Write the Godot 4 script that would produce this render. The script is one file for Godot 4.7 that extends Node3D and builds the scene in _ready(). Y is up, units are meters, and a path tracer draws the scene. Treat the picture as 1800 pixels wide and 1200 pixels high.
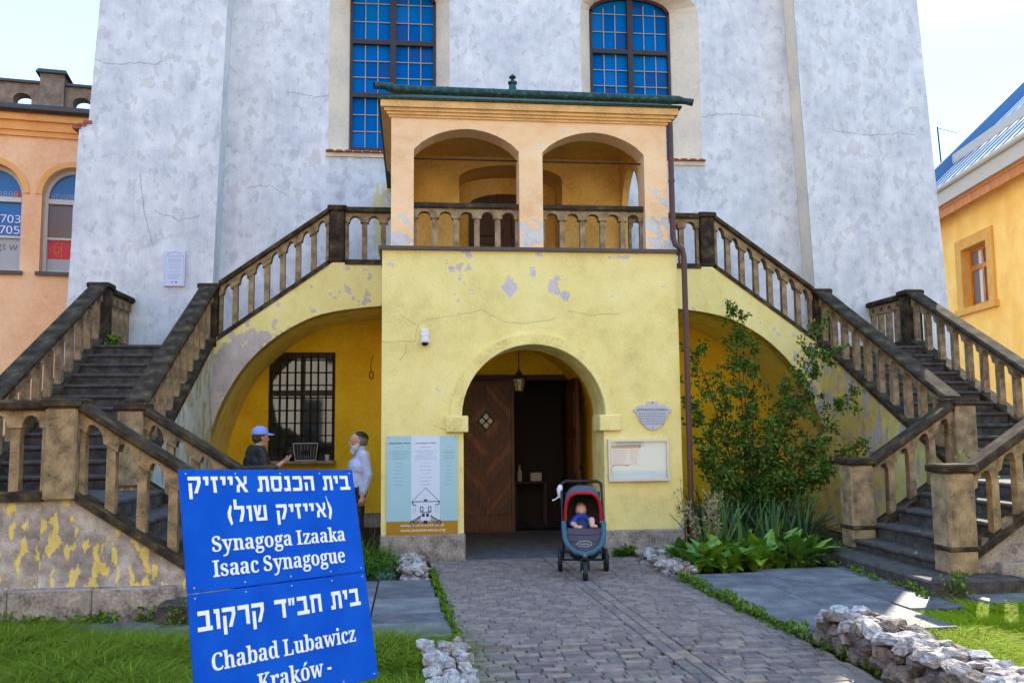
extends Node3D
# A baroque synagogue front with a two-flight outer staircase, entrance porch, forecourt and visitors. Units: metres, y up,
# z = 0 is the front of the porch, +z towards the street.

var M := {}
var taken := {}
var rng := RandomNumberGenerator.new()

class MB:
	var v := PackedVector3Array()
	var nn := PackedVector3Array()
	var uv := PackedVector2Array()
	var cc := PackedColorArray()
	var col := Color(1, 1, 1)
	var xf := Transform3D.IDENTITY
	var ro := Rect2(0, 0, 1, 1)

	func pt(p: Vector3, n: Vector3, u: Vector2) -> void:
		v.append(xf * p)
		nn.append((xf.basis * n).normalized())
		uv.append(u)
		cc.append(col)

	func uvof(p: Vector3, n: Vector3) -> Vector2:
		var a := n.abs()
		var q := Vector2(p.x, p.y)
		if a.x > a.y and a.x > a.z:
			q = Vector2(p.z, p.y)
		elif a.y > a.z:
			q = Vector2(p.x, -p.z)
		return Vector2((q.x - ro.position.x) / ro.size.x, (ro.position.y - q.y) / ro.size.y)

	func tri(a: Vector3, b: Vector3, c: Vector3) -> void:
		var n := (b - a).cross(c - a)
		if n.length_squared() < 1e-16:
			return
		n = n.normalized()
		pt(a, n, uvof(a, n))
		pt(c, n, uvof(c, n))
		pt(b, n, uvof(b, n))

	func quad(a: Vector3, b: Vector3, c: Vector3, d: Vector3) -> void:
		tri(a, b, c)
		tri(a, c, d)

	func stri(a: Vector3, b: Vector3, c: Vector3, na: Vector3, nb: Vector3, nc: Vector3) -> void:
		pt(a, na, uvof(a, na))
		pt(c, nc, uvof(c, nc))
		pt(b, nb, uvof(b, nb))

	func hexa(p: Array) -> void:
		quad(p[3], p[2], p[1], p[0])
		quad(p[4], p[5], p[6], p[7])
		for i in 4:
			var j := (i + 1) % 4
			quad(p[i], p[j], p[j + 4], p[i + 4])

	func box(c: Vector3, s: Vector3) -> void:
		var h := s / 2
		var p := []
		for y in [-h.y, h.y]:
			for q in [Vector2(-1, -1), Vector2(-1, 1), Vector2(1, 1), Vector2(1, -1)]:
				p.append(c + Vector3(q.x * h.x, y, q.y * h.z))
		hexa(p)

	func bx(x0: float, x1: float, y0: float, y1: float, z0: float, z1: float) -> void:
		box(Vector3(x0 + x1, y0 + y1, z0 + z1) / 2, Vector3(absf(x1 - x0), absf(y1 - y0), absf(z1 - z0)))

	func cbox(c: Vector3, s: Vector3, b: float, full := true) -> void:
		var rings := []
		var h := s / 2
		var lv := [[-h.y, b], [-h.y + b, 0.0], [h.y - b, 0.0], [h.y, b]] if full else [[-h.y, 0.0], [h.y - b, 0.0], [h.y, b]]
		for l in lv:
			var r := []
			var hx: float = h.x - l[1]
			var hz: float = h.z - l[1]
			for q in [Vector3(-hx, 0, -hz + b), Vector3(-hx, 0, hz - b), Vector3(-hx + b, 0, hz), Vector3(hx - b, 0, hz), Vector3(hx, 0, hz - b), Vector3(hx, 0, -hz + b), Vector3(hx - b, 0, -hz), Vector3(-hx + b, 0, -hz)]:
				r.append(c + q + Vector3(0, l[0], 0))
			rings.append(r)
		for k in rings.size() - 1:
			for i in 8:
				var j := (i + 1) % 8
				quad(rings[k][i], rings[k][j], rings[k + 1][j], rings[k + 1][i])
		for i in range(1, 7):
			tri(rings[-1][0], rings[-1][i], rings[-1][i + 1])
			if full:
				tri(rings[0][0], rings[0][i + 1], rings[0][i])

	func prism(poly: PackedVector2Array, z0: float, z1: float) -> void:
		var p := poly
		var area := 0.0
		for i in p.size():
			area += p[i].cross(p[(i + 1) % p.size()])
		if area < 0:
			p = p.duplicate()
			p.reverse()
		var t := Geometry2D.triangulate_polygon(p)
		for i in range(0, t.size(), 3):
			var a := p[t[i]]
			var b := p[t[i + 1]]
			var c := p[t[i + 2]]
			if (b - a).cross(c - a) < 0:
				var q := b
				b = c
				c = q
			tri(Vector3(a.x, a.y, z1), Vector3(b.x, b.y, z1), Vector3(c.x, c.y, z1))
			tri(Vector3(a.x, a.y, z0), Vector3(c.x, c.y, z0), Vector3(b.x, b.y, z0))
		for i in p.size():
			var a := p[i]
			var b := p[(i + 1) % p.size()]
			quad(Vector3(a.x, a.y, z0), Vector3(b.x, b.y, z0), Vector3(b.x, b.y, z1), Vector3(a.x, a.y, z1))

	func sweep(a: Vector3, b: Vector3, prof: Array) -> void:
		# prof: [side, up] points, counter-clockwise seen along a -> b from behind; ends stay upright
		var d := b - a
		var side := Vector3(d.x, 0, d.z).normalized().cross(Vector3.UP)
		var pa := []
		var pb := []
		for q in prof:
			pa.append(a + side * q[0] + Vector3.UP * q[1])
			pb.append(b + side * q[0] + Vector3.UP * q[1])
		var n := prof.size()
		for i in n:
			var j := (i + 1) % n
			quad(pa[i], pb[i], pb[j], pa[j])
		for i in range(1, n - 1):
			tri(pa[0], pa[i], pa[i + 1])
			tri(pb[0], pb[i + 1], pb[i])

	func tube(pts: Array, rad: Variant, sides := 8, caps := true) -> void:
		var n := pts.size()
		var up := Vector3.UP
		var prev := []
		var pn := []
		for i in n:
			var p: Vector3 = pts[i]
			var d: Vector3 = (pts[mini(i + 1, n - 1)] - pts[maxi(i - 1, 0)]).normalized()
			if absf(d.dot(up)) > 0.95:
				up = Vector3.RIGHT if absf(d.x) < 0.7 else Vector3.BACK
			var x := d.cross(up).normalized()
			up = x.cross(d).normalized()
			var r: float = rad[i] if rad is Array else rad
			var ring := []
			var rn := []
			for k in sides:
				var an := TAU * k / sides
				var o := x * cos(an) + up * sin(an)
				ring.append(p + o * r)
				rn.append(o)
			if i > 0:
				for k in sides:
					var j := (k + 1) % sides
					stri(prev[k], ring[j], prev[j], pn[k], rn[j], pn[j])
					stri(prev[k], ring[k], ring[j], pn[k], rn[k], rn[j])
			if caps and (i == 0 or i == n - 1):
				for k in range(1, sides - 1):
					if i == 0:
						tri(ring[0], ring[k], ring[k + 1])
					else:
						tri(ring[0], ring[k + 1], ring[k])
			prev = ring
			pn = rn

	func lathe(prof: Array, sides := 16, c := Vector3.ZERO) -> void:
		for i in prof.size() - 1:
			var a: Vector2 = prof[i]
			var b: Vector2 = prof[i + 1]
			var sl := Vector2(b.y - a.y, a.x - b.x).normalized()
			for k in sides:
				var a0 := TAU * k / sides
				var a1 := TAU * (k + 1) / sides
				var d0 := Vector3(cos(a0), 0, -sin(a0))
				var d1 := Vector3(cos(a1), 0, -sin(a1))
				var n0 := d0 * sl.x + Vector3.UP * sl.y
				var n1 := d1 * sl.x + Vector3.UP * sl.y
				var p00 := c + d0 * a.x + Vector3.UP * a.y
				var p10 := c + d1 * a.x + Vector3.UP * a.y
				var p01 := c + d0 * b.x + Vector3.UP * b.y
				var p11 := c + d1 * b.x + Vector3.UP * b.y
				stri(p00, p10, p11, n0, n1, n1)
				stri(p00, p11, p01, n0, n1, n0)

	func ball(c: Vector3, r: Vector3, rings := 8, segs := 12, from := 0.0, to := PI) -> void:
		for i in rings:
			var t0 := lerpf(from, to, float(i) / rings)
			var t1 := lerpf(from, to, float(i + 1) / rings)
			for k in segs:
				var q := []
				var qn := []
				for w in [[t1, k], [t1, k + 1], [t0, k + 1], [t0, k]]:
					var an: float = TAU * w[1] / segs
					var d := Vector3(sin(w[0]) * cos(an), cos(w[0]), -sin(w[0]) * sin(an))
					q.append(c + d * r)
					qn.append((d / r).normalized())
				stri(q[0], q[1], q[2], qn[0], qn[1], qn[2])
				stri(q[0], q[2], q[3], qn[0], qn[2], qn[3])

	func leaf(p: Vector3, d: Vector3, up: Vector3, l: float, w: float, bend := 0.25) -> void:
		var s := d.cross(up).normalized() * w / 2
		var n := s.cross(d).normalized()
		var m := p + d * l * 0.45 + n * l * bend * 0.4
		var e := p + d * l - n * l * bend * 0.2
		tri(p, m + s - n * w * 0.12, m)
		tri(p, m, m - s - n * w * 0.12)
		tri(m, m + s - n * w * 0.12, e)
		tri(m, e, m - s - n * w * 0.12)

	func mesh() -> ArrayMesh:
		var a := []
		a.resize(Mesh.ARRAY_MAX)
		a[Mesh.ARRAY_VERTEX] = v
		a[Mesh.ARRAY_NORMAL] = nn
		a[Mesh.ARRAY_TEX_UV] = uv
		a[Mesh.ARRAY_COLOR] = cc
		var m := ArrayMesh.new()
		m.add_surface_from_arrays(Mesh.PRIMITIVE_TRIANGLES, a)
		return m

# ---------------------------------------------------------------- nodes
func numbered(called: String) -> String:
	taken[called] = taken.get(called, -1) + 1
	return called if taken[called] == 0 else "%s_%03d" % [called, taken[called]]

func tag(o: Node, label: String, category: String, group := "") -> void:
	o.set_meta("label", label)
	o.set_meta("category", category)
	if group:
		o.set_meta("group", group)

func thing(called: String, label: String, category: String, at := Vector3.ZERO, group := "") -> Node3D:
	var o := Node3D.new()
	o.name = numbered(called)
	add_child(o)
	o.position = at
	tag(o, label, category, group)
	return o

func put(shape: Variant, called: String, m: Material, parent: Node = self, at := Vector3.ZERO) -> MeshInstance3D:
	var o := MeshInstance3D.new()
	o.mesh = shape.mesh() if shape is MB else shape
	o.material_override = m
	o.position = at
	if parent == self:
		o.name = numbered(called)
		add_child(o)
	else:
		o.name = called
		parent.add_child(o, true)
	return o

func struct(shape: Variant, called: String, m: Material) -> MeshInstance3D:
	var o := put(shape, called, m)
	o.set_meta("kind", "structure")
	return o

func lin(r: float, g: float, b: float) -> Color:
	return Color(r, g, b).linear_to_srgb()

func mk(c: Color, rough := 0.9, o := {}) -> StandardMaterial3D:
	var m := StandardMaterial3D.new()
	m.albedo_color = c
	m.roughness = rough
	m.metallic = o.get("metal", 0.0)
	m.metallic_specular = o.get("spec", 0.5)
	if o.has("tex"):
		m.albedo_texture = o.tex
		m.texture_repeat = o.get("repeat", true)
	if o.has("height"):
		m.heightmap_enabled = true
		m.heightmap_texture = o.height
		m.heightmap_scale = o.get("relief", 0.5)
	if o.has("tri"):
		m.uv1_triplanar = true
		m.uv1_world_triplanar = o.get("world", true)
		m.uv1_scale = Vector3.ONE / o.tri
		m.uv1_triplanar_sharpness = 6.0
	if o.has("alpha"):
		m.transparency = BaseMaterial3D.TRANSPARENCY_ALPHA
		m.albedo_color.a = o.alpha
	if o.get("vc", false):
		m.vertex_color_use_as_albedo = true
	if o.has("back"):
		m.backlight_enabled = true
		m.backlight = o.back
	m.cull_mode = BaseMaterial3D.CULL_DISABLED
	return m

# ---------------------------------------------------------------- textures
func nz(seed_: int, freq: float, w: int, h: int, oct := 4, seamless := false) -> PackedByteArray:
	var n := FastNoiseLite.new()
	n.seed = seed_
	n.noise_type = FastNoiseLite.TYPE_SIMPLEX_SMOOTH
	n.frequency = freq
	n.fractal_octaves = oct
	var im := n.get_seamless_image(w, h, false, false, 0.15, true) if seamless else n.get_image(w, h, false, false, true)
	im.convert(Image.FORMAT_L8)
	return im.get_data()

func ramp(stops: Array) -> PackedByteArray:
	var g := Gradient.new()
	g.offsets = PackedFloat32Array()
	var off := PackedFloat32Array()
	var cols := PackedColorArray()
	for s in stops:
		off.append(s[0])
		cols.append(Color(s[1], s[2], s[3]))
	g.offsets = off
	g.colors = cols
	var b := PackedByteArray()
	for i in 256:
		var c := g.sample(i / 255.0)
		b.append(int(c.r * 255))
		b.append(int(c.g * 255))
		b.append(int(c.b * 255))
	return b

func pic(b: PackedByteArray, w: int, h: int, grey := false) -> ImageTexture:
	return ImageTexture.create_from_image(Image.create_from_data(w, h, false, Image.FORMAT_L8 if grey else Image.FORMAT_RGB8, b))

# grain from two noises through a colour ramp: [colour, relief]
func tile(seed_: int, stops: Array, f1: float, f2: float, mixing := 0.5, s := 512) -> Array:
	var r := ramp(stops)
	var a := nz(seed_, f1, s, s, 4, true)
	var c := nz(seed_ + 7, f2, s, s, 3, true)
	var out := PackedByteArray()
	out.resize(s * s * 3)
	var hh := PackedByteArray()
	hh.resize(s * s)
	var m1 := 1.0 - mixing
	for i in s * s:
		var t := int(clampf((a[i] * m1 + c[i] * mixing - 128.0) * 1.5 + 128.0, 0, 255))
		hh[i] = t
		var k := t * 3
		out[i * 3] = r[k]
		out[i * 3 + 1] = r[k + 1]
		out[i * 3 + 2] = r[k + 2]
	return [pic(out, s, s), pic(hh, s, s, true)]

# plaster that has come away in patches: coat over bare ground; spots [u, v, ru, rv, strength] (0..1) say where
func peeled(seed_: int, coat: Array, bare: Array, w: int, h: int, ppm: float, spots: Array, level: float, cracks := [], vstretch := 1.0, streak := 0.0) -> Array:
	var rc := ramp(coat)
	var rb := ramp(bare)
	var big := nz(seed_, 0.9 / ppm, w, h, 4)
	var mid := nz(seed_ + 1, 3.4 / ppm, w, h, 5)
	var fine := nz(seed_ + 2, 22.0 / ppm, w, h, 2)
	var bias := PackedFloat32Array()
	var bw := w / 8
	var bh := h / 8
	bias.resize(bw * bh)
	for y in bh:
		for x in bw:
			var s := 0.0
			for q in spots:
				var dx: float = ((x + 0.5) / bw - q[0]) / q[2]
				var dy: float = ((y + 0.5) / bh - q[1]) / q[3]
				s += q[4] * exp(-(dx * dx + dy * dy))
			bias[y * bw + x] = s
	var out := PackedByteArray()
	out.resize(w * h * 3)
	var hh := PackedByteArray()
	hh.resize(w * h)
	for y in h:
		var yy := int(y / vstretch) % h
		for x in w:
			var i := y * w + x
			var j := yy * w + x
			var bi := bias[mini(y / 8, bh - 1) * bw + mini(x / 8, bw - 1)]
			var f := (mid[j] * 0.65 + big[i] * 0.25 + fine[i] * 0.10) / 255.0 + bi
			var off := f > level
			var tone := big[i] * 0.45 + mid[i] * 0.33 + fine[i] * 0.22 - 128
			if streak > 0.0:
				tone = tone * (1.0 - streak * 0.5) + (mid[(y / 9) * w + x] * 0.6 + fine[(y / 14) * w + x] * 0.4 - 128) * streak
			var t := int(clampf(tone * 1.35 + 128, 0, 255)) * 3
			var r := rb if off else rc
			if off and f < level + 0.012:
				t = maxi(t - 120, 0) / 3 * 3
			out[i * 3] = r[t]
			out[i * 3 + 1] = r[t + 1]
			out[i * 3 + 2] = r[t + 2]
			hh[i] = int(clampf((90 if off else 170) + (fine[i] - 128) * 0.25 + (mid[i] - 128) * 0.25, 0, 255))
	var lrng := RandomNumberGenerator.new()
	lrng.seed = seed_
	for c in cracks:
		for k in c.size() - 1:
			var a := Vector2(c[k][0] * w, c[k][1] * h)
			var b := Vector2(c[k + 1][0] * w, c[k + 1][1] * h)
			var n := int(a.distance_to(b)) * 2 + 2
			var wob := 0.0
			for s in n:
				wob = clampf(wob + lrng.randf_range(-0.6, 0.6), -3, 3)
				var p := a.lerp(b, float(s) / n)
				var x := int(p.x + wob * 0.5)
				var y := int(p.y + wob)
				if x >= 0 and y >= 0 and x < w and y < h:
					var i := y * w + x
					for q in 3:
						out[i * 3 + q] = int(out[i * 3 + q] * 0.86)
					hh[i] = 40
	return [pic(out, w, h), pic(hh, w, h, true)]

# ---------------------------------------------------------------- scene
func _ready() -> void:
	rng.seed = 11
	var cam := Camera3D.new()
	cam.name = "camera"
	add_child(cam)
	cam.transform = Transform3D(Basis(Vector3(0.993705, -0.009206, 0.111648), Vector3(-0.00182, 0.99516, 0.09825), Vector3(-0.112012, -0.097835, 0.988879)).orthonormalized(), Vector3(-1.59, 1.7, 11.541))
	cam.fov = 42.32
	cam.near = 0.05
	cam.far = 400.0
	cam.current = true
	var env := Environment.new()
	env.background_mode = Environment.BG_SKY
	var sky := Sky.new()
	var sm := ProceduralSkyMaterial.new()
	sm.sky_top_color = Color(0.60, 0.78, 0.98)
	sm.sky_horizon_color = Color(0.95, 0.975, 1.0)
	sm.sky_curve = 0.13
	sm.sky_energy_multiplier = 1.0
	sm.ground_bottom_color = Color(0.3, 0.29, 0.28)
	sm.ground_horizon_color = Color(0.7, 0.75, 0.8)
	sky.sky_material = sm
	env.sky = sky
	env.ambient_light_source = Environment.AMBIENT_SOURCE_SKY
	env.tonemap_mode = Environment.TONE_MAPPER_LINEAR
	env.tonemap_exposure = 2.25
	env.sdfgi_enabled = true
	env.ssao_enabled = true
	env.ssil_enabled = true
	var we := WorldEnvironment.new()
	we.name = "environment"
	we.environment = env
	add_child(we)
	var sun := DirectionalLight3D.new()
	sun.name = "sun"
	add_child(sun)
	var el := deg_to_rad(33.0)
	var to_sun := Vector3(0.585 * cos(el), sin(el), -0.811 * cos(el))
	sun.look_at_from_position(to_sun * 50.0, Vector3.ZERO)
	sun.light_energy = 1.5
	sun.light_color = Color(1.0, 0.95, 0.86)
	sun.light_angular_distance = 0.5
	sun.shadow_enabled = true

	materials()
	print("materials ", Time.get_ticks_msec())
	ground()
	tower()
	porch()
	staircase(1.0)
	staircase(-1.0)
	print("building ", Time.get_ticks_msec())
	neighbours()
	forecourt()
	print("forecourt ", Time.get_ticks_msec())
	wall_fittings()
	street_sign()
	pushchair()
	people()
	print("people ", Time.get_ticks_msec())
	plants()
	print("done ", Time.get_ticks_msec())

func materials() -> void:
	# --- plaster of the tall front: limewash, mottled grey and cream
	var fw := 1536
	var fh := 704
	var t := peeled(3, [[0, 0.68, 0.685, 0.71], [0.3, 0.79, 0.79, 0.80], [0.6, 0.865, 0.86, 0.86], [1, 0.955, 0.94, 0.925]],
		[[0, 0.66, 0.665, 0.69], [0.5, 0.785, 0.78, 0.785], [1, 0.90, 0.86, 0.82]], fw, fh, 85.0,
		[[0.20, 0.55, 0.1, 0.2, 0.05], [0.88, 0.5, 0.06, 0.5, 0.06], [0.30, 0.86, 0.05, 0.05, 0.04], [0.07, 0.3, 0.05, 0.2, 0.04], [0.30, 0.60, 0.022, 0.05, 0.12], [0.686, 0.59, 0.02, 0.05, 0.14], [0.56, 0.12, 0.015, 0.03, 0.16], [0.145, 0.92, 0.05, 0.05, 0.06]], 0.66,
		[[[0.10, 0.62], [0.105, 0.70], [0.115, 0.78]], [[0.115, 0.70], [0.14, 0.72], [0.16, 0.71]], [[0.24, 0.40], [0.27, 0.41], [0.30, 0.40]], [[0.20, 0.63], [0.225, 0.625], [0.24, 0.64]], [[0.03, 0.36], [0.08, 0.37], [0.12, 0.365]], [[0.83, 0.47], [0.88, 0.48], [0.93, 0.475]], [[0.64, 0.42], [0.7, 0.425], [0.76, 0.42]]], 1.4, 0.26)
	# run of yellow paint below the porch eaves
	var wash: Image = t[0].get_image()
	var run := nz(9, 0.05, fw, 64, 3)
	for x in range(508, 540):
		var drop := int(run[x] * 0.95) - 20
		for y in range(430, clampi(430 + drop, 431, fh)):
			if run[((y / 7) % 64) * fw + x] + (16 - absi(x - 524)) * 5 > 150:
				wash.set_pixel(x, y, wash.get_pixel(x, y).lerp(Color(0.86, 0.78, 0.40), 0.55))
	t[0] = ImageTexture.create_from_image(wash)
	M.facade = mk(Color(1, 1, 1), 0.92, {"tex": t[0], "height": t[1], "relief": 0.6, "repeat": true})
	t = tile(14, [[0, 0.84, 0.79, 0.72], [0.5, 0.93, 0.86, 0.76], [1, 0.98, 0.90, 0.78]], 0.006, 0.05, 0.4)
	M.reveal = mk(Color(1, 1, 1), 0.92, {"tex": t[0], "height": t[1], "relief": 0.2, "tri": 2.2})
	# --- yellow distemper
	var yel := [[0, 0.84, 0.78, 0.50], [0.4, 0.915, 0.855, 0.555], [0.7, 0.94, 0.885, 0.60], [1, 0.96, 0.915, 0.68]]
	var lil := [[0, 0.56, 0.54, 0.55], [0.5, 0.74, 0.72, 0.75], [1, 0.84, 0.81, 0.80]]
	t = peeled(21, yel, lil, 768, 768, 190.0,
		[[0.235, 0.055, 0.05, 0.025, 0.30], [0.29, 0.01, 0.07, 0.012, 0.22], [0.27, 0.13, 0.05, 0.03, 0.22], [0.42, 0.125, 0.045, 0.035, 0.26], [0.585, 0.12, 0.05, 0.04, 0.28], [0.50, 0.08, 0.02, 0.02, 0.2], [0.62, 0.16, 0.03, 0.02, 0.24],
		[0.86, 0.93, 0.15, 0.03, 0.12], [0.78, 0.86, 0.06, 0.05, 0.12], [0.99, 0.90, 0.03, 0.05, 0.2], [0.03, 0.04, 0.03, 0.02, 0.22], [0.55, 0.012, 0.05, 0.01, 0.16], [0.8, 0.012, 0.1, 0.01, 0.12]], 0.765,
		[[[0.06, 0.215], [0.12, 0.25], [0.16, 0.23], [0.25, 0.215], [0.325, 0.195], [0.40, 0.235], [0.47, 0.24], [0.58, 0.225]], [[0.12, 0.25], [0.11, 0.30], [0.0, 0.305]], [[0.08, 0.31], [0.08, 0.34], [0.06, 0.37]], [[0.62, 0.20], [0.7, 0.215], [0.8, 0.21]], [[0.17, 0.575], [0.21, 0.59]]])
	M.yellow_front = mk(Color(1, 1, 1), 0.9, {"tex": t[0], "height": t[1], "relief": 0.8, "repeat": false})
	t = peeled(22, yel, [[0, 0.55, 0.51, 0.52], [0.5, 0.74, 0.69, 0.68], [1, 0.87, 0.79, 0.75]], 768, 768, 190.0,
		[[0.9, 0.10, 0.09, 0.13, 0.30], [0.72, 0.15, 0.06, 0.05, 0.12], [0.35, 0.34, 0.22, 0.08, 0.36], [0.18, 0.46, 0.14, 0.13, 0.52], [0.05, 0.6, 0.07, 0.3, 0.45]], 0.715,
		[[[0.06, 0.50], [0.14, 0.485], [0.2, 0.45], [0.22, 0.42]], [[0.35, 0.30], [0.45, 0.26], [0.55, 0.2]], [[0.08, 0.66], [0.16, 0.62], [0.2, 0.58]]])
	M.spandrel_l = mk(Color(1, 1, 1), 0.92, {"tex": t[0], "height": t[1], "relief": 1.0, "repeat": false})
	t = peeled(23, yel, lil, 768, 768, 190.0,
		[[0.06, 0.08, 0.1, 0.05, 0.36], [0.33, 0.17, 0.07, 0.03, 0.14], [0.85, 0.48, 0.1, 0.14, 0.32], [0.95, 0.75, 0.08, 0.3, 0.4], [0.6, 0.33, 0.1, 0.04, 0.12]], 0.75,
		[[[0.02, 0.2], [0.2, 0.22], [0.35, 0.25]]])
	M.spandrel_r = mk(Color(1, 1, 1), 0.92, {"tex": t[0], "height": t[1], "relief": 0.5, "repeat": false})
	t = peeled(24, [[0, 0.75, 0.66, 0.38], [0.5, 0.88, 0.79, 0.45], [1, 0.95, 0.87, 0.55]], [[0, 0.42, 0.38, 0.36], [0.45, 0.60, 0.56, 0.54], [1, 0.86, 0.83, 0.80]], 512, 512, 105.0, [[0.5, 0.95, 0.7, 0.35, 0.16], [0.5, 0.2, 0.5, 0.2, 0.03]], 0.44, [], 2.2)
	M.stripped = mk(Color(1, 1, 1), 0.93, {"tex": t[0], "height": t[1], "relief": 0.7, "repeat": true})
	t = peeled(25, [[0, 0.66, 0.69, 0.70], [0.5, 0.77, 0.80, 0.80], [1, 0.87, 0.87, 0.84]], [[0, 0.48, 0.48, 0.46], [0.6, 0.70, 0.68, 0.60], [1, 0.88, 0.82, 0.58]], 512, 512, 190.0, [[0.5, 0.5, 0.4, 0.4, 0.05]], 0.56, [], 2.6)
	M.side_l = mk(Color(1, 1, 1), 0.93, {"tex": t[0], "height": t[1], "relief": 0.6, "repeat": true})
	t = peeled(26, [[0, 0.78, 0.71, 0.42], [0.5, 0.88, 0.81, 0.49], [1, 0.93, 0.87, 0.58]], lil, 512, 512, 190.0, [[0.5, 0.5, 0.4, 0.4, 0.08]], 0.60, [], 2.0)
	M.side_r = mk(Color(1, 1, 1), 0.93, {"tex": t[0], "height": t[1], "relief": 0.6, "repeat": true})
	t = tile(31, [[0, 0.90, 0.72, 0.10], [0.5, 0.95, 0.78, 0.14], [1, 0.98, 0.83, 0.20]], 0.006, 0.06, 0.4)
	M.yellow = mk(Color(1, 1, 1), 0.9, {"tex": t[0], "height": t[1], "relief": 0.2, "tri": 2.6})
	t = tile(32, [[0, 0.82, 0.76, 0.47], [0.5, 0.92, 0.86, 0.56], [1, 0.95, 0.90, 0.64]], 0.008, 0.07, 0.4)
	M.yellow_trim = mk(Color(1, 1, 1), 0.9, {"tex": t[0], "height": t[1], "relief": 0.25, "tri": 1.7})
	# --- upper storey of the porch: peach limewash, worn grey at the feet of the piers
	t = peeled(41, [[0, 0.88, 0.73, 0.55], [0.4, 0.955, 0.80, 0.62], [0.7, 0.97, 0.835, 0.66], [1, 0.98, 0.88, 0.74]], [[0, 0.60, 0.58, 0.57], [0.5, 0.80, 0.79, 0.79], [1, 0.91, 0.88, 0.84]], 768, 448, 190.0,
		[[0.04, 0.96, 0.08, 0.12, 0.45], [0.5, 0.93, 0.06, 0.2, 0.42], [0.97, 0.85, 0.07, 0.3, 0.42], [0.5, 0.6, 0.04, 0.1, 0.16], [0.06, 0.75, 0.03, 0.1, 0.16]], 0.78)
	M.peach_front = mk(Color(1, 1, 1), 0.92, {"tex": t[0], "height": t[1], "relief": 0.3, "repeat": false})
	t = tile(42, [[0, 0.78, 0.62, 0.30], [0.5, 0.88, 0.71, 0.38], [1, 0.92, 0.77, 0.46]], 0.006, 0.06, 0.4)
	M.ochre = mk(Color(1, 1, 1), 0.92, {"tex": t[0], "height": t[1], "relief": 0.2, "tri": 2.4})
	t = tile(43, [[0, 0.80, 0.66, 0.46], [0.5, 0.92, 0.76, 0.52], [1, 0.96, 0.82, 0.58]], 0.008, 0.08, 0.4)
	M.cornice = mk(Color(1, 1, 1), 0.9, {"tex": t[0], "tri": 1.6})
	# --- stone
	t = tile(51, [[0, 0.17, 0.15, 0.13], [0.35, 0.25, 0.22, 0.19], [0.6, 0.31, 0.275, 0.235], [0.85, 0.39, 0.35, 0.265], [1, 0.46, 0.43, 0.27]], 0.008, 0.09, 0.35)
	M.rail = mk(Color(0.95, 0.93, 0.9), 0.9, {"spec": 0.2, "tex": t[0], "height": t[1], "relief": 0.5, "tri": 0.9})
	t = tile(52, [[0, 0.33, 0.28, 0.215], [0.25, 0.48, 0.41, 0.31], [0.6, 0.60, 0.515, 0.385], [1, 0.69, 0.60, 0.46]], 0.007, 0.05, 0.3)
	M.baluster = mk(Color(1, 1, 1), 0.9, {"tex": t[0], "height": t[1], "relief": 0.5, "tri": 0.8})
	t = tile(53, [[0, 0.14, 0.128, 0.12], [0.4, 0.255, 0.235, 0.222], [0.7, 0.32, 0.30, 0.285], [1, 0.42, 0.395, 0.37]], 0.012, 0.1, 0.5)
	M.step = mk(Color(1, 1, 1), 0.85, {"tex": t[0], "height": t[1], "relief": 0.4, "tri": 1.0})
	t = tile(54, [[0, 0.36, 0.33, 0.31], [0.4, 0.55, 0.51, 0.48], [0.8, 0.66, 0.62, 0.57], [1, 0.75, 0.71, 0.65]], 0.009, 0.06, 0.45)
	M.plinth = mk(Color(1, 1, 1), 0.92, {"tex": t[0], "height": t[1], "relief": 0.5, "tri": 1.3})
	t = tile(55, [[0, 0.33, 0.34, 0.36], [0.3, 0.46, 0.47, 0.49], [0.6, 0.53, 0.54, 0.56], [1, 0.66, 0.66, 0.67]], 0.008, 0.07, 0.35)
	M.slab = mk(Color(0.74, 0.73, 0.74), 0.7, {"tex": t[0], "height": t[1], "relief": 0.15, "tri": 1.5})
	M.slab_b = mk(Color(0.66, 0.65, 0.67), 0.7, {"tex": t[0], "height": t[1], "relief": 0.15, "tri": 1.1})
	M.slab_c = mk(Color(0.80, 0.79, 0.79), 0.7, {"tex": t[0], "height": t[1], "relief": 0.15, "tri": 1.8})
	t = tile(56, [[0, 0.42, 0.40, 0.40], [0.5, 0.56, 0.53, 0.52], [1, 0.66, 0.625, 0.61]], 0.02, 0.14, 0.5, 256)
	var tones := [Color(0.80, 0.75, 0.74), Color(0.93, 0.87, 0.83), Color(0.72, 0.67, 0.67), Color(0.98, 0.91, 0.84), Color(0.86, 0.80, 0.78), Color(0.98, 0.91, 0.79), Color(0.9, 0.76, 0.70)]
	M.setts = []
	for c in tones:
		M.setts.append(mk(c, 0.72, {"tex": t[0], "height": t[1], "relief": 0.3, "tri": 0.5}))
	t = tile(57, [[0, 0.36, 0.34, 0.34], [0.25, 0.62, 0.60, 0.60], [0.6, 0.82, 0.80, 0.79], [1, 0.94, 0.92, 0.89]], 0.015, 0.08, 0.4, 256)
	M.rocks = [mk(Color(0.92, 0.92, 0.93), 0.92, {"tex": t[0], "height": t[1], "relief": 1.3, "tri": 0.3}), mk(Color(0.80, 0.77, 0.76), 0.92, {"tex": t[0], "height": t[1], "relief": 1.3, "tri": 0.35}), mk(Color(0.66, 0.60, 0.55), 0.92, {"tex": t[0], "height": t[1], "relief": 1.3, "tri": 0.27}), mk(Color(0.55, 0.51, 0.49), 0.92, {"tex": t[0], "height": t[1], "relief": 1.3, "tri": 0.4})]
	t = tile(58, [[0, 0.16, 0.13, 0.10], [0.5, 0.27, 0.23, 0.18], [1, 0.38, 0.34, 0.27]], 0.02, 0.12, 0.6)
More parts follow.
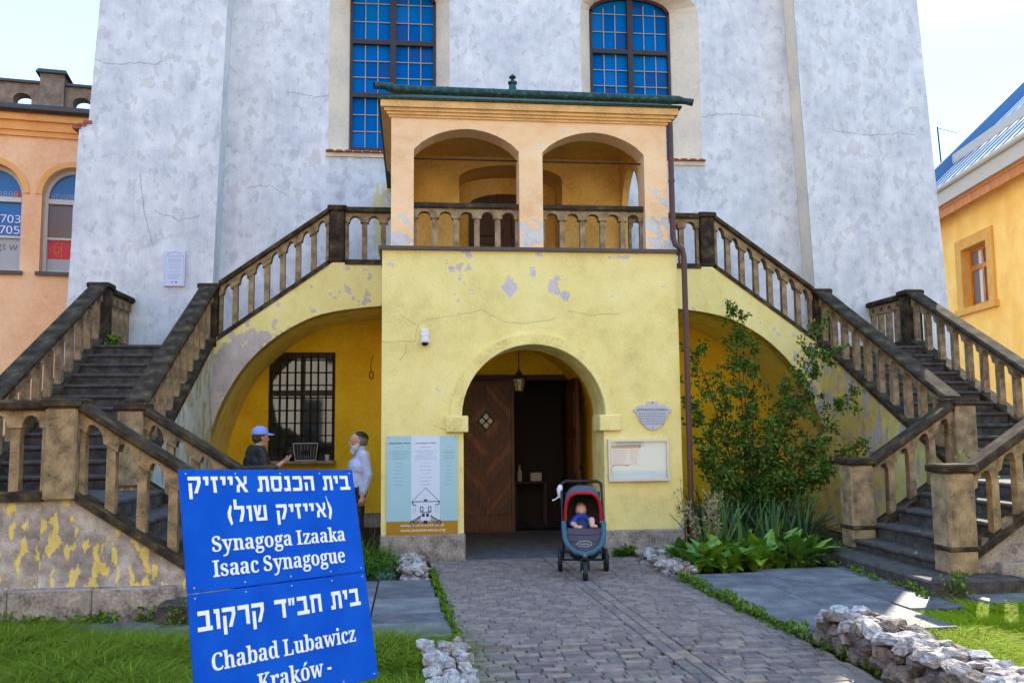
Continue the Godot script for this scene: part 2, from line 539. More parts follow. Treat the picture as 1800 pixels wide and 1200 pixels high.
	M.soil = mk(Color(1, 1, 1), 0.97, {"spec": 0.1, "tex": t[0], "height": t[1], "relief": 2.0, "tri": 1.3})
	# --- wood, metal, glass
	t = wood_grain()
	M.door = mk(Color(0.50, 0.34, 0.26), 0.55, {"tex": t[0], "height": t[1], "relief": 0.2, "tri": 0.55, "world": false})
	M.door_b = mk(Color(0.42, 0.28, 0.22), 0.5, {"tex": t[0], "height": t[1], "relief": 0.2, "tri": 0.6, "world": false})
	M.door_c = mk(Color(0.60, 0.40, 0.27), 0.5, {"tex": t[0], "height": t[1], "relief": 0.2, "tri": 0.5, "world": false})
	M.dark_wood = mk(Color(0.34, 0.24, 0.20), 0.6, {"tex": t[0], "tri": 0.7})
	M.orange_wood = mk(Color(0.95, 0.62, 0.20), 0.5, {"tex": t[0], "tri": 0.7})
	M.eaves = mk(Color(0.98, 0.66, 0.26), 0.6, {"tex": t[0], "tri": 1.1})
	t = tile(61, [[0, 0.07, 0.14, 0.135], [0.45, 0.09, 0.24, 0.225], [0.75, 0.13, 0.34, 0.31], [1, 0.30, 0.54, 0.48]], 0.015, 0.09, 0.4)
	M.copper = mk(Color(1, 1, 1), 0.55, {"tex": t[0], "tri": 0.9, "metal": 0.25})
	M.pipe = mk(Color(0.30, 0.17, 0.155), 0.45)
	M.flashing = mk(Color(0.30, 0.28, 0.28), 0.45, {"metal": 0.6})
	M.iron = mk(Color(0.13, 0.10, 0.09), 0.55, {"metal": 0.3})
	M.black = mk(Color(0.07, 0.07, 0.075), 0.55)
	M.frame_wood = mk(Color(0.20, 0.135, 0.12), 0.6)
	M.lead = mk(Color(0.62, 0.58, 0.55), 0.6, {"metal": 0.1})
	M.blue_glass = [mk(lin(0.0, 0.075, 0.28), 0.12, {"spec": 0.25}), mk(lin(0.0, 0.14, 0.46), 0.18, {"spec": 0.2}), mk(lin(0.0, 0.115, 0.40), 0.3, {"spec": 0.08}), mk(lin(0.0, 0.13, 0.43), 0.35, {"spec": 0.08}), mk(lin(0.0, 0.10, 0.36), 0.3, {"spec": 0.08}), mk(lin(0.0, 0.14, 0.41), 0.35, {"spec": 0.08})]
	M.glass = mk(Color(0.86, 0.92, 0.93), 0.03, {"alpha": 0.16})
	M.dark_glass = mk(lin(0.03, 0.035, 0.04), 0.04, {"spec": 0.75})
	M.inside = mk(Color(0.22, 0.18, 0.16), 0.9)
	M.tile_red = mk(Color(0.60, 0.33, 0.26), 0.85)
	M.white = mk(Color(0.86, 0.86, 0.88), 0.5)
	M.off_white = mk(Color(0.80, 0.79, 0.76), 0.7)
	M.alu = mk(Color(0.74, 0.77, 0.82), 0.35, {"metal": 0.7})
	M.plate = mk(Color(0.66, 0.71, 0.80), 0.35, {"metal": 0.2})
	M.ink = mk(Color(0.12, 0.13, 0.18), 0.8)
	t = tile(75, [[0, 0.0, 0.29, 0.72], [0.5, 0.0, 0.325, 0.765], [1, 0.04, 0.36, 0.79]], 0.006, 0.12, 0.35)
	M.sign_blue = mk(Color(1, 1, 1), 0.42, {"spec": 0.2, "tex": t[0], "tri": 0.9, "world": false})
	M.sign_white = mk(Color(0.93, 0.94, 0.96), 0.4)
	t = tile(71, [[0, 0.93, 0.69, 0.50], [0.5, 0.97, 0.75, 0.56], [1, 0.99, 0.80, 0.62]], 0.005, 0.06, 0.35)
	M.salmon = mk(Color(1, 1, 1), 0.92, {"tex": t[0], "tri": 3.2})
	M.salmon_trim = mk(Color(0.97, 0.90, 0.70), 0.9, {"tex": t[0], "tri": 2.0})
	t = tile(72, [[0, 0.96, 0.75, 0.37], [0.5, 1.0, 0.80, 0.43], [1, 1.0, 0.85, 0.50]], 0.005, 0.06, 0.35)
	M.amber = mk(Color(1, 1, 1), 0.92, {"tex": t[0], "tri": 3.0})
	M.sandstone = mk(Color(0.86, 0.80, 0.72), 0.9, {"tex": t[0], "tri": 1.2})
	t = tile(73, [[0, 0.42, 0.37, 0.33], [0.5, 0.54, 0.48, 0.43], [1, 0.63, 0.57, 0.51]], 0.01, 0.07, 0.4)
	M.parapet = mk(Color(1.0, 0.97, 0.92), 0.92, {"tex": t[0], "tri": 1.3})
	M.zinc = mk(Color(0.90, 0.90, 0.92), 0.5)
	M.zinc_blue = mk(Color(0.26, 0.44, 0.60), 0.6)
	M.seam = mk(Color(0.36, 0.38, 0.48), 0.5, {"metal": 0.4})
	M.grey_paint = mk(Color(0.72, 0.70, 0.66), 0.6)
	M.leaf = mk(Color(1, 1, 1), 0.8, {"spec": 0.15, "vc": true, "back": Color(0.16, 0.24, 0.05)})
	M.bark = mk(Color(0.33, 0.27, 0.22), 0.9)
	M.skin = mk(Color(1, 1, 1), 0.6, {"vc": true})

func wood_grain() -> Array:
	var s := 256
	var r := ramp([[0, 0.50, 0.42, 0.36], [0.5, 0.78, 0.70, 0.62], [1, 1.0, 0.95, 0.9]])
	var a := nz(81, 0.02, s, s, 3, true)
	var c := nz(82, 0.10, s, s, 3, true)
	var out := PackedByteArray()
	var hh := PackedByteArray()
	for y in s:
		for x in s:
			var t := int(clampf(a[(y / 8) * s + x] * 0.3 + c[(y / 16) * s + x] * 0.7, 0, 255))
			hh.append(t)
			for k in 3:
				out.append(r[t * 3 + k])
	return [pic(out, s, s), pic(hh, s, s, true)]

const ZY := Transform3D(Basis(Vector3(0, 0, 1), Vector3(0, 1, 0), Vector3(-1, 0, 0)), Vector3.ZERO)

func arc(cx: float, cy: float, rx: float, ry: float, from: float, to: float, n: int) -> Array:
	var out := []
	for i in n + 1:
		var a := lerpf(from, to, float(i) / n)
		out.append(Vector2(cx + rx * cos(a), cy + ry * sin(a)))
	return out

func ground() -> void:
	var g := MB.new()
	g.quad(Vector3(-150, 0, 150), Vector3(150, 0, 150), Vector3(150, 0, -150), Vector3(-150, 0, -150))
	struct(g, "ground", M.soil)

# one line of balustrade: rail, arcaded panel, balusters, base rail. a and b: ends of the rail's top line
func balustrade(parent: Node3D, a: Vector3, b: Vector3, n: int, h := 0.82, rw := 0.27, label := "", ends := true) -> void:
	var rh := 0.095 if h > 0.7 else 0.08
	var d := b - a
	var flat := Vector3(d.x, 0, d.z)
	var length := flat.length()
	var dir := flat / length
	var slope := d.y / length
	var side := dir.cross(Vector3.UP)
	var th := 0.075 if h > 0.7 else 0.06
	# arcaded panel: the part itself
	var p := MB.new()
	var top := []
	var low := []
	var step := length / n
	var bw := 0.053 if h > 0.7 else 0.046
	var deep := 0.25 if h > 0.7 else 0.21
	var crown := 0.14 if h > 0.7 else 0.12
	for i in n:
		var s0 := step * i
		top.append(s0)
		low.append([s0, -deep])
		low.append([s0 + bw + 0.012, -deep])
		low.append([s0 + bw + 0.014, -deep + 0.03])
		low.append([s0 + bw + 0.016, -deep + 0.032])
		var half := step / 2 - bw - 0.016
		for k in range(0, 9):
			var an := PI - PI * k / 8.0
			low.append([s0 + step / 2 + half * cos(an), -deep + 0.032 + (deep - crown - 0.032) * sin(an)])
		low.append([s0 + step - bw - 0.016, -deep + 0.032])
		low.append([s0 + step - bw - 0.014, -deep + 0.03])
		low.append([s0 + step - bw - 0.012, -deep])
	low.append([length, -deep])
	for k in low.size() - 1:
		var u0: float = low[k][0]
		var u1: float = low[k + 1][0]
		var q := []
		for e in [[u0, low[k][1]], [u1, low[k + 1][1]], [u1, -rh + 0.01], [u0, -rh + 0.01]]:
			q.append(a + dir * e[0] + Vector3.UP * (slope * e[0] + e[1]))
		var f := side * th
		p.quad(q[0] + f, q[1] + f, q[2] + f, q[3] + f)
		p.quad(q[1] - f, q[0] - f, q[3] - f, q[2] - f)
		p.quad(q[0] - f, q[1] - f, q[1] + f, q[0] + f)
	var panel := put(p, "balustrade", M.baluster, parent)
	if label:
		panel.set_meta("label", label)
	var r := MB.new()
	var w := rw / 2
	r.sweep(a, b, [[-w + 0.02, -rh], [w - 0.02, -rh], [w, -rh + 0.02], [w, -0.025], [w - 0.03, 0.0], [-w + 0.03, 0.0], [-w, -0.025], [-w, -rh + 0.02]])
	put(r, "handrail", M.rail, panel)
	r = MB.new()
	w = rw / 2 - 0.01
	r.sweep(a - Vector3.UP * h, b - Vector3.UP * h, [[-w, -0.09], [w, -0.09], [w, -0.015], [w - 0.02, 0.0], [-w + 0.02, 0.0], [-w, -0.015]])
	put(r, "base_rail", M.rail, panel)
	for i in range(0, n + 1):
		if not ends and (i == 0 or i == n):
			continue
		var s := clampf(step * i, bw * 0.5, length - bw * 0.5)
		var c := a + dir * s + Vector3.UP * slope * s
		var hb := bw * (0.45 if i == 0 or i == n else 0.80)
		var m := MB.new()
		var pts := []
		for y in [0, 1]:
			for q in [Vector2(-1, -1), Vector2(-1, 1), Vector2(1, 1), Vector2(1, -1)]:
				var wide := hb * (1.0 if y == 0 else 0.94)
				var o: float = q.x * wide
				var yy: float = -h + slope * o - 0.002 if y == 0 else -deep + slope * o + 0.002
				pts.append(dir * o - side * (q.y * -th * 0.62) + Vector3.UP * yy)
		m.hexa(pts)
		put(m, "baluster", M.baluster, panel, c)

func post(parent: Node3D, x: float, z: float, y0: float, y1: float, w := 0.3, cap := true, base := false) -> void:
	var m := MB.new()
	m.cbox(Vector3(0, (y1 - y0 - 0.08) / 2, 0), Vector3(w, y1 - y0 - 0.08, w), 0.018)
	var o := put(m, "newel_post", M.baluster if cap else M.rail, parent, Vector3(x, y0, z))
	m = MB.new()
	var cw := w + 0.07
	m.cbox(Vector3(0, y1 - y0 - 0.04, 0), Vector3(cw, 0.085, cw), 0.016)
	put(m, "cap", M.rail, o)
	if base:
		m = MB.new()
		m.cbox(Vector3(0, 0.25, 0), Vector3(w + 0.03, 0.05, w + 0.03), 0.012)
		put(m, "band", M.rail, o)

func tower() -> void:
	var s := thing("synagogue", "tall synagogue front of mottled grey-white plaster with two blue windows", "building")
	var w := MB.new()
	w.ro = Rect2(-8.0, 11.0, 17.2, 7.88)
	var top := 14.0
	var wins := [[-3.13, -0.91, -2.78, -1.16], [1.59, 3.92, 1.86, 3.47]]
	for q in [[-5.2, -3.13], [-0.91, 1.59], [3.92, 6.1]]:
		w.bx(q[0], q[1], 0.0, top, -4.95, -4.4)
	for q in wins:
		w.bx(q[0], q[1], 0.0, 6.74, -4.95, -4.4)
		var cx: float = (q[0] + q[1]) / 2
		var half: float = (q[1] - q[0]) / 2
		var poly := PackedVector2Array([Vector2(q[1], top), Vector2(q[0], top)])
		for p in arc(cx, 9.7, half, 0.55, PI, 0, 12):
			poly.append(p)
		w.prism(poly, -4.95, -4.4)
	put(w, "wall", M.facade, s)
	w = MB.new()
	w.ro = Rect2(-8.0, 11.0, 17.2, 7.88)
	w.prism(PackedVector2Array([Vector2(-7.50, 0), Vector2(-5.135, 0), Vector2(-4.75, 14), Vector2(-6.81, 14), Vector2(-7.16, 7.02), Vector2(-7.31, 6.91)]), -5.5, -3.95)
	put(w, "pilaster", M.facade, s)
	w = MB.new()
	w.ro = Rect2(-8.0, 11.0, 17.2, 7.88)
	w.prism(PackedVector2Array([Vector2(5.99, 0), Vector2(8.67, 0), Vector2(8.0, 14), Vector2(5.53, 14)]), -5.5, -3.95)
	put(w, "pilaster", M.facade, s)
	w = MB.new()
	w.quad(Vector3(5.985, 0, -4.39), Vector3(5.985, 0, -3.96), Vector3(5.525, 14, -3.96), Vector3(5.525, 14, -4.39))
	put(w, "pilaster_return", M.reveal, s)
	w = MB.new()
	w.bx(-5.4, 6.3, 0.0, 13.6, -17.0, -4.96)
	put(w, "wall", M.facade, s)
	w = MB.new()
	w.quad(Vector3(-7.4, 13.9, -3.5), Vector3(8.4, 13.9, -3.5), Vector3(3.0, 17.5, -10.0), Vector3(-2.0, 17.5, -10.0))
	w.quad(Vector3(8.4, 13.9, -17.5), Vector3(-7.4, 13.9, -17.5), Vector3(-2.0, 17.5, -10.0), Vector3(3.0, 17.5, -10.0))
	w.tri(Vector3(8.4, 13.9, -3.5), Vector3(8.4, 13.9, -17.5), Vector3(3.0, 17.5, -10.0))
	w.tri(Vector3(-7.4, 13.9, -17.5), Vector3(-7.4, 13.9, -3.5), Vector3(-2.0, 17.5, -10.0))
	w.quad(Vector3(-7.4, 13.88, -17.5), Vector3(8.4, 13.88, -17.5), Vector3(8.4, 13.88, -3.5), Vector3(-7.4, 13.88, -3.5))
	put(w, "roof", M.tile_red, s)
	w = MB.new()
	for k in 3:
		w.bx(-7.42 + k * 0.09, -7.28 + k * 0.09, 6.90 + k * 0.045, 6.955 + k * 0.045, -5.5, -3.93)
	put(w, "coping", M.tile_red, s)
	for q in wins:
		tall_window(s, q)

func tall_window(s: Node3D, q: Array) -> void:
	var zi := -4.85
	var x0: float = q[2]
	var x1: float = q[3]
	var yb := 6.93
	var outer := [Vector2(q[0], 6.74), Vector2(q[1], 6.74)]
	outer.append_array(arc((q[0] + q[1]) / 2, 9.7, (q[1] - q[0]) / 2, 0.55, 0, PI, 12))
	var inner := [Vector2(x0, yb), Vector2(x1, yb)]
	inner.append_array(arc((x0 + x1) / 2, 9.87, (x1 - x0) / 2, 0.32, 0, PI, 12))
	var r := MB.new()
	for i in outer.size():
		var j := (i + 1) % outer.size()
		r.quad(Vector3(outer[j].x, outer[j].y, -4.4), Vector3(outer[i].x, outer[i].y, -4.4), Vector3(inner[i].x, inner[i].y, zi), Vector3(inner[j].x, inner[j].y, zi))
	put(r, "window_reveal", M.reveal, s)
	# frame is the window part; panes and bars are its pieces
	var f := MB.new()
	var cx := (x0 + x1) / 2
	var ty := [8.0, 9.05]
	f.bx(x0, x0 + 0.05, yb, 9.9, zi - 0.1, zi + 0.03)
	f.bx(x1 - 0.05, x1, yb, 9.9, zi - 0.1, zi + 0.03)
	f.bx(cx - 0.055, cx + 0.055, yb, 10.2, zi - 0.1, zi + 0.05)
	f.bx(x0 + 0.05, x1 - 0.05, yb, yb + 0.05, zi - 0.1, zi + 0.028)
	for t in ty:
		f.bx(x0 + 0.05, cx - 0.055, t - 0.045, t + 0.045, zi - 0.1, zi + 0.045)
		f.bx(cx + 0.055, x1 - 0.05, t - 0.045, t + 0.045, zi - 0.1, zi + 0.045)
	var ar := arc(cx, 9.87, (x1 - x0) / 2, 0.32, 0, PI, 12)
	var ai := arc(cx, 9.84, (x1 - x0) / 2 - 0.05, 0.29, 0, PI, 12)
	ai.reverse()
	var ring := PackedVector2Array(ar)
	ring.append_array(PackedVector2Array(ai))
	f.prism(ring, zi - 0.1, zi + 0.03)
	var win := put(f, "window", M.frame_wood, s)
	var clip := PackedVector2Array(inner)
	var ys := [yb + 0.05, 7.955, 8.045, 9.005, 9.095, 10.2]
	for sec in 3:
		var y0: float = ys[sec * 2]
		var y1: float = ys[sec * 2 + 1]
		for half in 2:
			var a0 := x0 + 0.05 if half == 0 else cx + 0.055
			var a1 := cx - 0.055 if half == 0 else x1 - 0.05
			var cw := (a1 - a0) / 3
			var ch := (y1 - y0) / 3
			for i in 3:
				for j in 3:
					var cell := PackedVector2Array([Vector2(a0 + cw * i, y0 + ch * j), Vector2(a0 + cw * (i + 1), y0 + ch * j), Vector2(a0 + cw * (i + 1), y0 + ch * (j + 1)), Vector2(a0 + cw * i, y0 + ch * (j + 1))])
					var parts: Array = [cell] if sec < 2 else Geometry2D.intersect_polygons(cell, clip)
					if parts.is_empty() or parts[0].size() < 3:
						continue
					var g := MB.new()
					var c0 := Vector2(a0 + cw * (i + 0.5), y0 + ch * (j + 0.5))
					var loc := PackedVector2Array()
					for p in parts[0]:
						loc.append(p - c0)
					g.prism(loc, -0.004, 0.004)
					var o := put(g, "pane", M.blue_glass[rng.randi() % 6], win, Vector3(c0.x, c0.y, zi - 0.045))
					o.rotation = Vector3(rng.randf_range(-0.02, 0.02), rng.randf_range(-0.02, 0.02), 0)
			for i in [1, 2]:
				var b := MB.new()
				b.box(Vector3.ZERO, Vector3(0.017, y1 - y0, 0.02))
				var hh := (y1 - y0)
				if sec == 2:
					b = MB.new()
					hh = 0.93 if absf(a0 + cw * i - cx) < 0.4 else 0.86
					b.box(Vector3(0, (hh - (y1 - y0)) / 2, 0), Vector3(0.017, hh, 0.02))
				put(b, "glazing_bar", M.lead, win, Vector3(a0 + cw * i, (y0 + y1) / 2, zi - 0.025))
				b = MB.new()
				b.box(Vector3.ZERO, Vector3(a1 - a0, 0.016, 0.02))
				put(b, "glazing_bar", M.lead, win, Vector3((a0 + a1) / 2, y0 + ch * i, zi - 0.022))
	# red tiles along the sill
	var base := MB.new()
	base.hexa([Vector3(q[0] - 0.04, 6.66, zi), Vector3(q[0] - 0.04, 6.66, -4.37), Vector3(q[1] + 0.04, 6.66, -4.37), Vector3(q[1] + 0.04, 6.66, zi), Vector3(q[0] - 0.04, 6.91, zi), Vector3(q[0] - 0.04, 6.735, -4.37), Vector3(q[1] + 0.04, 6.735, -4.37), Vector3(q[1] + 0.04, 6.91, zi)])
	var sill := put(base, "window_sill", M.reveal, s)
	var n := 14
	for i in n:
		var m := MB.new()
		var tw: float = (q[1] - q[0] + 0.08) / n
		var pts := PackedVector2Array(arc(0, 0, tw * 0.49, 0.035, 0, PI, 6))
		m.prism(pts, -0.06, 0.06)
		put(m, "tile", M.tile_red, sill, Vector3(q[0] - 0.04 + tw * (i + 0.5), 6.735 + rng.randf_range(-0.004, 0.004), -4.36))

func porch() -> void:
	var s := thing("entrance_porch", "yellow two-storey entrance porch with arched doorway and peach open loggia", "porch")
	# lower front with its round arch
	var w := MB.new()
	w.ro = Rect2(-2.0, 4.05, 4.0, 4.0)
	var poly := PackedVector2Array([Vector2(-1.99, 0.36), Vector2(-0.93, 0.36), Vector2(-0.93, 1.85)])
	for p in arc(0, 1.85, 0.95, 0.95, PI, 0, 24):
		poly.append(p)
	for p in [Vector2(0.93, 1.85), Vector2(0.93, 0.36), Vector2(1.99, 0.36), Vector2(1.99, 4.05), Vector2(-1.99, 4.05)]:
		poly.append(p)
	w.prism(poly, -0.75, 0.0)
	put(w, "front_wall", M.yellow_front, s)
	w = MB.new()
	w.cbox(Vector3(-1.455, 0.18, -0.36), Vector3(1.09, 0.36, 0.79), 0.02)
	put(w, "plinth", M.plinth, s)
	w = MB.new()
	w.cbox(Vector3(1.455, 0.18, -0.36), Vector3(1.09, 0.36, 0.79), 0.02)
	put(w, "plinth", M.plinth, s)
	# soffit and jambs of the arch painted in the inner yellow
	w = MB.new()
	var prev := Vector2(0.927, 0.362)
	var line := [Vector2(0.927, 1.83)]
	line.append_array(arc(0, 1.85, 0.946, 0.946, 0, PI, 24))
	line.append(Vector2(-0.927, 1.83))
	line.append(Vector2(-0.927, 0.362))
	for p in line:
		w.quad(Vector3(prev.x, prev.y, -0.004), Vector3(prev.x, prev.y, -0.746), Vector3(p.x, p.y, -0.746), Vector3(p.x, p.y, -0.004))
		prev = p
	put(w, "arch_soffit", M.yellow_trim, s)
	var arch := PackedVector2Array(arc(0, 1.85, 0.955, 0.955, 0, PI, 28))
	var outer := arc(0, 1.85, 1.105, 1.09, 0, PI, 28)
	outer.reverse()
	arch.append_array(PackedVector2Array(outer))
	w = MB.new()
	w.prism(arch, 0.002, 0.045)
	put(w, "archivolt", M.yellow_trim, s)
	for e in [-1.0, 1.0]:
		w = MB.new()
		w.cbox(Vector3(e * 1.015, 1.76, -0.17), Vector3(0.29, 0.215, 0.46), 0.012)
		put(w, "impost", M.yellow_trim, s)
	# passage behind the arch
	w = MB.new()
	w.bx(-1.98, -1.15, 0.0, 4.04, -4.4, -0.752)
	w.bx(1.15, 1.98, 0.0, 4.04, -4.4, -0.752)
	w.bx(-1.15, 1.15, 3.1, 4.04, -4.4, -0.752)
	put(w, "side_wall", M.yellow, s)
	w = MB.new()
	prev = Vector2(1.149, 1.85)
	for p in arc(0, 1.85, 1.149, 1.149, 0, PI, 24):
		w.quad(Vector3(prev.x, prev.y, -0.753), Vector3(prev.x, prev.y, -2.9), Vector3(p.x, p.y, -2.9), Vector3(p.x, p.y, -0.753))
		prev = p
	put(w, "vault", M.yellow, s)
	w = MB.new()
	w.bx(-1.149, -0.93, 0.0, 3.05, -3.0, -2.8)
	w.bx(1.02, 1.149, 0.0, 3.05, -3.0, -2.8)
	w.bx(-0.93, 1.02, 2.56, 3.05, -3.0, -2.8)
	put(w, "rear_wall", M.yellow, s)
	w = MB.new()
	w.bx(-0.93, -0.87, 0.0, 2.48, -2.95, -2.77)
	w.bx(0.97, 1.02, 0.0, 2.48, -2.95, -2.77)
	w.bx(-0.95, 1.04, 2.48, 2.57, -2.95, -2.76)
	put(w, "door_frame", M.dark_wood, s)
	door_leaf(s)
	# vestibule
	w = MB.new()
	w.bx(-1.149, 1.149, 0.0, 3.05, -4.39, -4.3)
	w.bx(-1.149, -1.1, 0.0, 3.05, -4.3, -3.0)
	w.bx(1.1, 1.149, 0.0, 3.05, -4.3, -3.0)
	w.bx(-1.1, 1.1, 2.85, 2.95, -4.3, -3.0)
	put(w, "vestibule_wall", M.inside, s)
	w = MB.new()
	w.bx(-0.92, 0.92, 0.0, 0.035, -4.3, 0.02)
	put(w, "passage_floor", M.slab_b, s)
	w = MB.new()
	w.bx(0.13, 0.8, 0.036, 0.05, -3.25, -2.85)
	put(w, "door_mat", M.black, s)
	# ledge between the storeys
	w = MB.new()
	w.bx(-2.04, 2.05, 4.052, 4.10, -4.4, 0.05)
	put(w, "ledge", M.flashing, s)
	loggia(s)

func door_leaf(s: Node3D) -> void:
	var leaf := MB.new()
	leaf.bx(-0.86, 0.06, 0.04, 2.47, -2.87, -2.83)
	var o := put(leaf, "door", M.door_b, s)
	var cx := -0.40
	var cy := 1.82
	var mats := [M.door, M.door_b, M.door, M.door_c]
	for qx in [-1, 1]:
		for qy in [-1, 1]:
			var lim := PackedVector2Array([Vector2(0, 0), Vector2(0.40 * qx, 0), Vector2(0.40 * qx, (0.60 if qy > 0 else 1.50) * qy), Vector2(0, (0.60 if qy > 0 else 1.50) * qy)])
			for k in range(1, 13):
				var d0 := 0.155 * k + 0.004
				var d1 := 0.155 * (k + 1) - 0.004
				var sx := 1.0 / 1.12
				var band := PackedVector2Array([Vector2(d0 * sx * qx, 0), Vector2(d1 * sx * qx, 0), Vector2(0, d1 * qy), Vector2(0, d0 * qy)])
				for poly in Geometry2D.intersect_polygons(lim, band):
					if poly.size() < 3:
						continue
					var loc := PackedVector2Array()
					for p in poly:
						loc.append(p * Vector2(0.992, 1.0))
					var m := MB.new()
					# turned so that the grain runs along the plank
					m.prism(loc, 0.0, 0.02 + 0.004 * (k % 2))
					put(m, "plank", mats[(k * 3 + qx + qy + 4) % 4], o, Vector3(cx, cy, -2.83))
	var m := MB.new()
	m.prism(PackedVector2Array([Vector2(0.13, 0), Vector2(0, 0.145), Vector2(-0.13, 0), Vector2(0, -0.145)]), 0.001, 0.012)
	put(m, "glass_pane", mk(Color(0.62, 0.62, 0.62), 0.1), o, Vector3(cx, cy, -2.83))
	m = MB.new()
	for e in [[Vector3(-0.07, 0.07, 0), Vector3(0.07, -0.07, 0)], [Vector3(-0.07, -0.07, 0), Vector3(0.07, 0.07, 0)], [Vector3(-0.13, 0, 0), Vector3(0, 0.145, 0)], [Vector3(0, 0.145, 0), Vector3(0.13, 0, 0)], [Vector3(0.13, 0, 0), Vector3(0, -0.145, 0)], [Vector3(0, -0.145, 0), Vector3(-0.13, 0, 0)]]:
		m.tube([e[0] + Vector3(0, 0, 0.025), e[1] + Vector3(0, 0, 0.025)], 0.012, 6)
	put(m, "grille", M.iron, o, Vector3(cx, cy, -2.83))
	m = MB.new()
	m.bx(-0.40, 0.40, -1.78, -1.51, 0.0, 0.028)
	put(m, "kick_board", M.door, o, Vector3(cx, cy, -2.83))
	for e in [-0.43, 0.43]:
		m = MB.new()
		m.bx(-0.028, 0.028, -1.78, 0.65, 0.0, 0.035)
		put(m, "stile", M.door_b, o, Vector3(cx + e, cy, -2.83))
	# second leaf stands open towards the street
	m = MB.new()
	m.bx(0.915, 0.965, 0.04, 2.47, -2.75, -1.92)
	var p := put(m, "door", M.door_b, s)
	m = MB.new()
	m.ball(Vector3.ZERO, Vector3(0.03, 0.03, 0.03), 6, 10)
	put(m, "door_knob", M.iron, p, Vector3(1.0, 1.08, -2.0))
	for y in [0.2, 1.0, 1.7]:
		m = MB.new()
		m.bx(0.90, 0.914, y, y + 0.55, -2.68, -2.0)
		put(m, "panel", M.door, p)

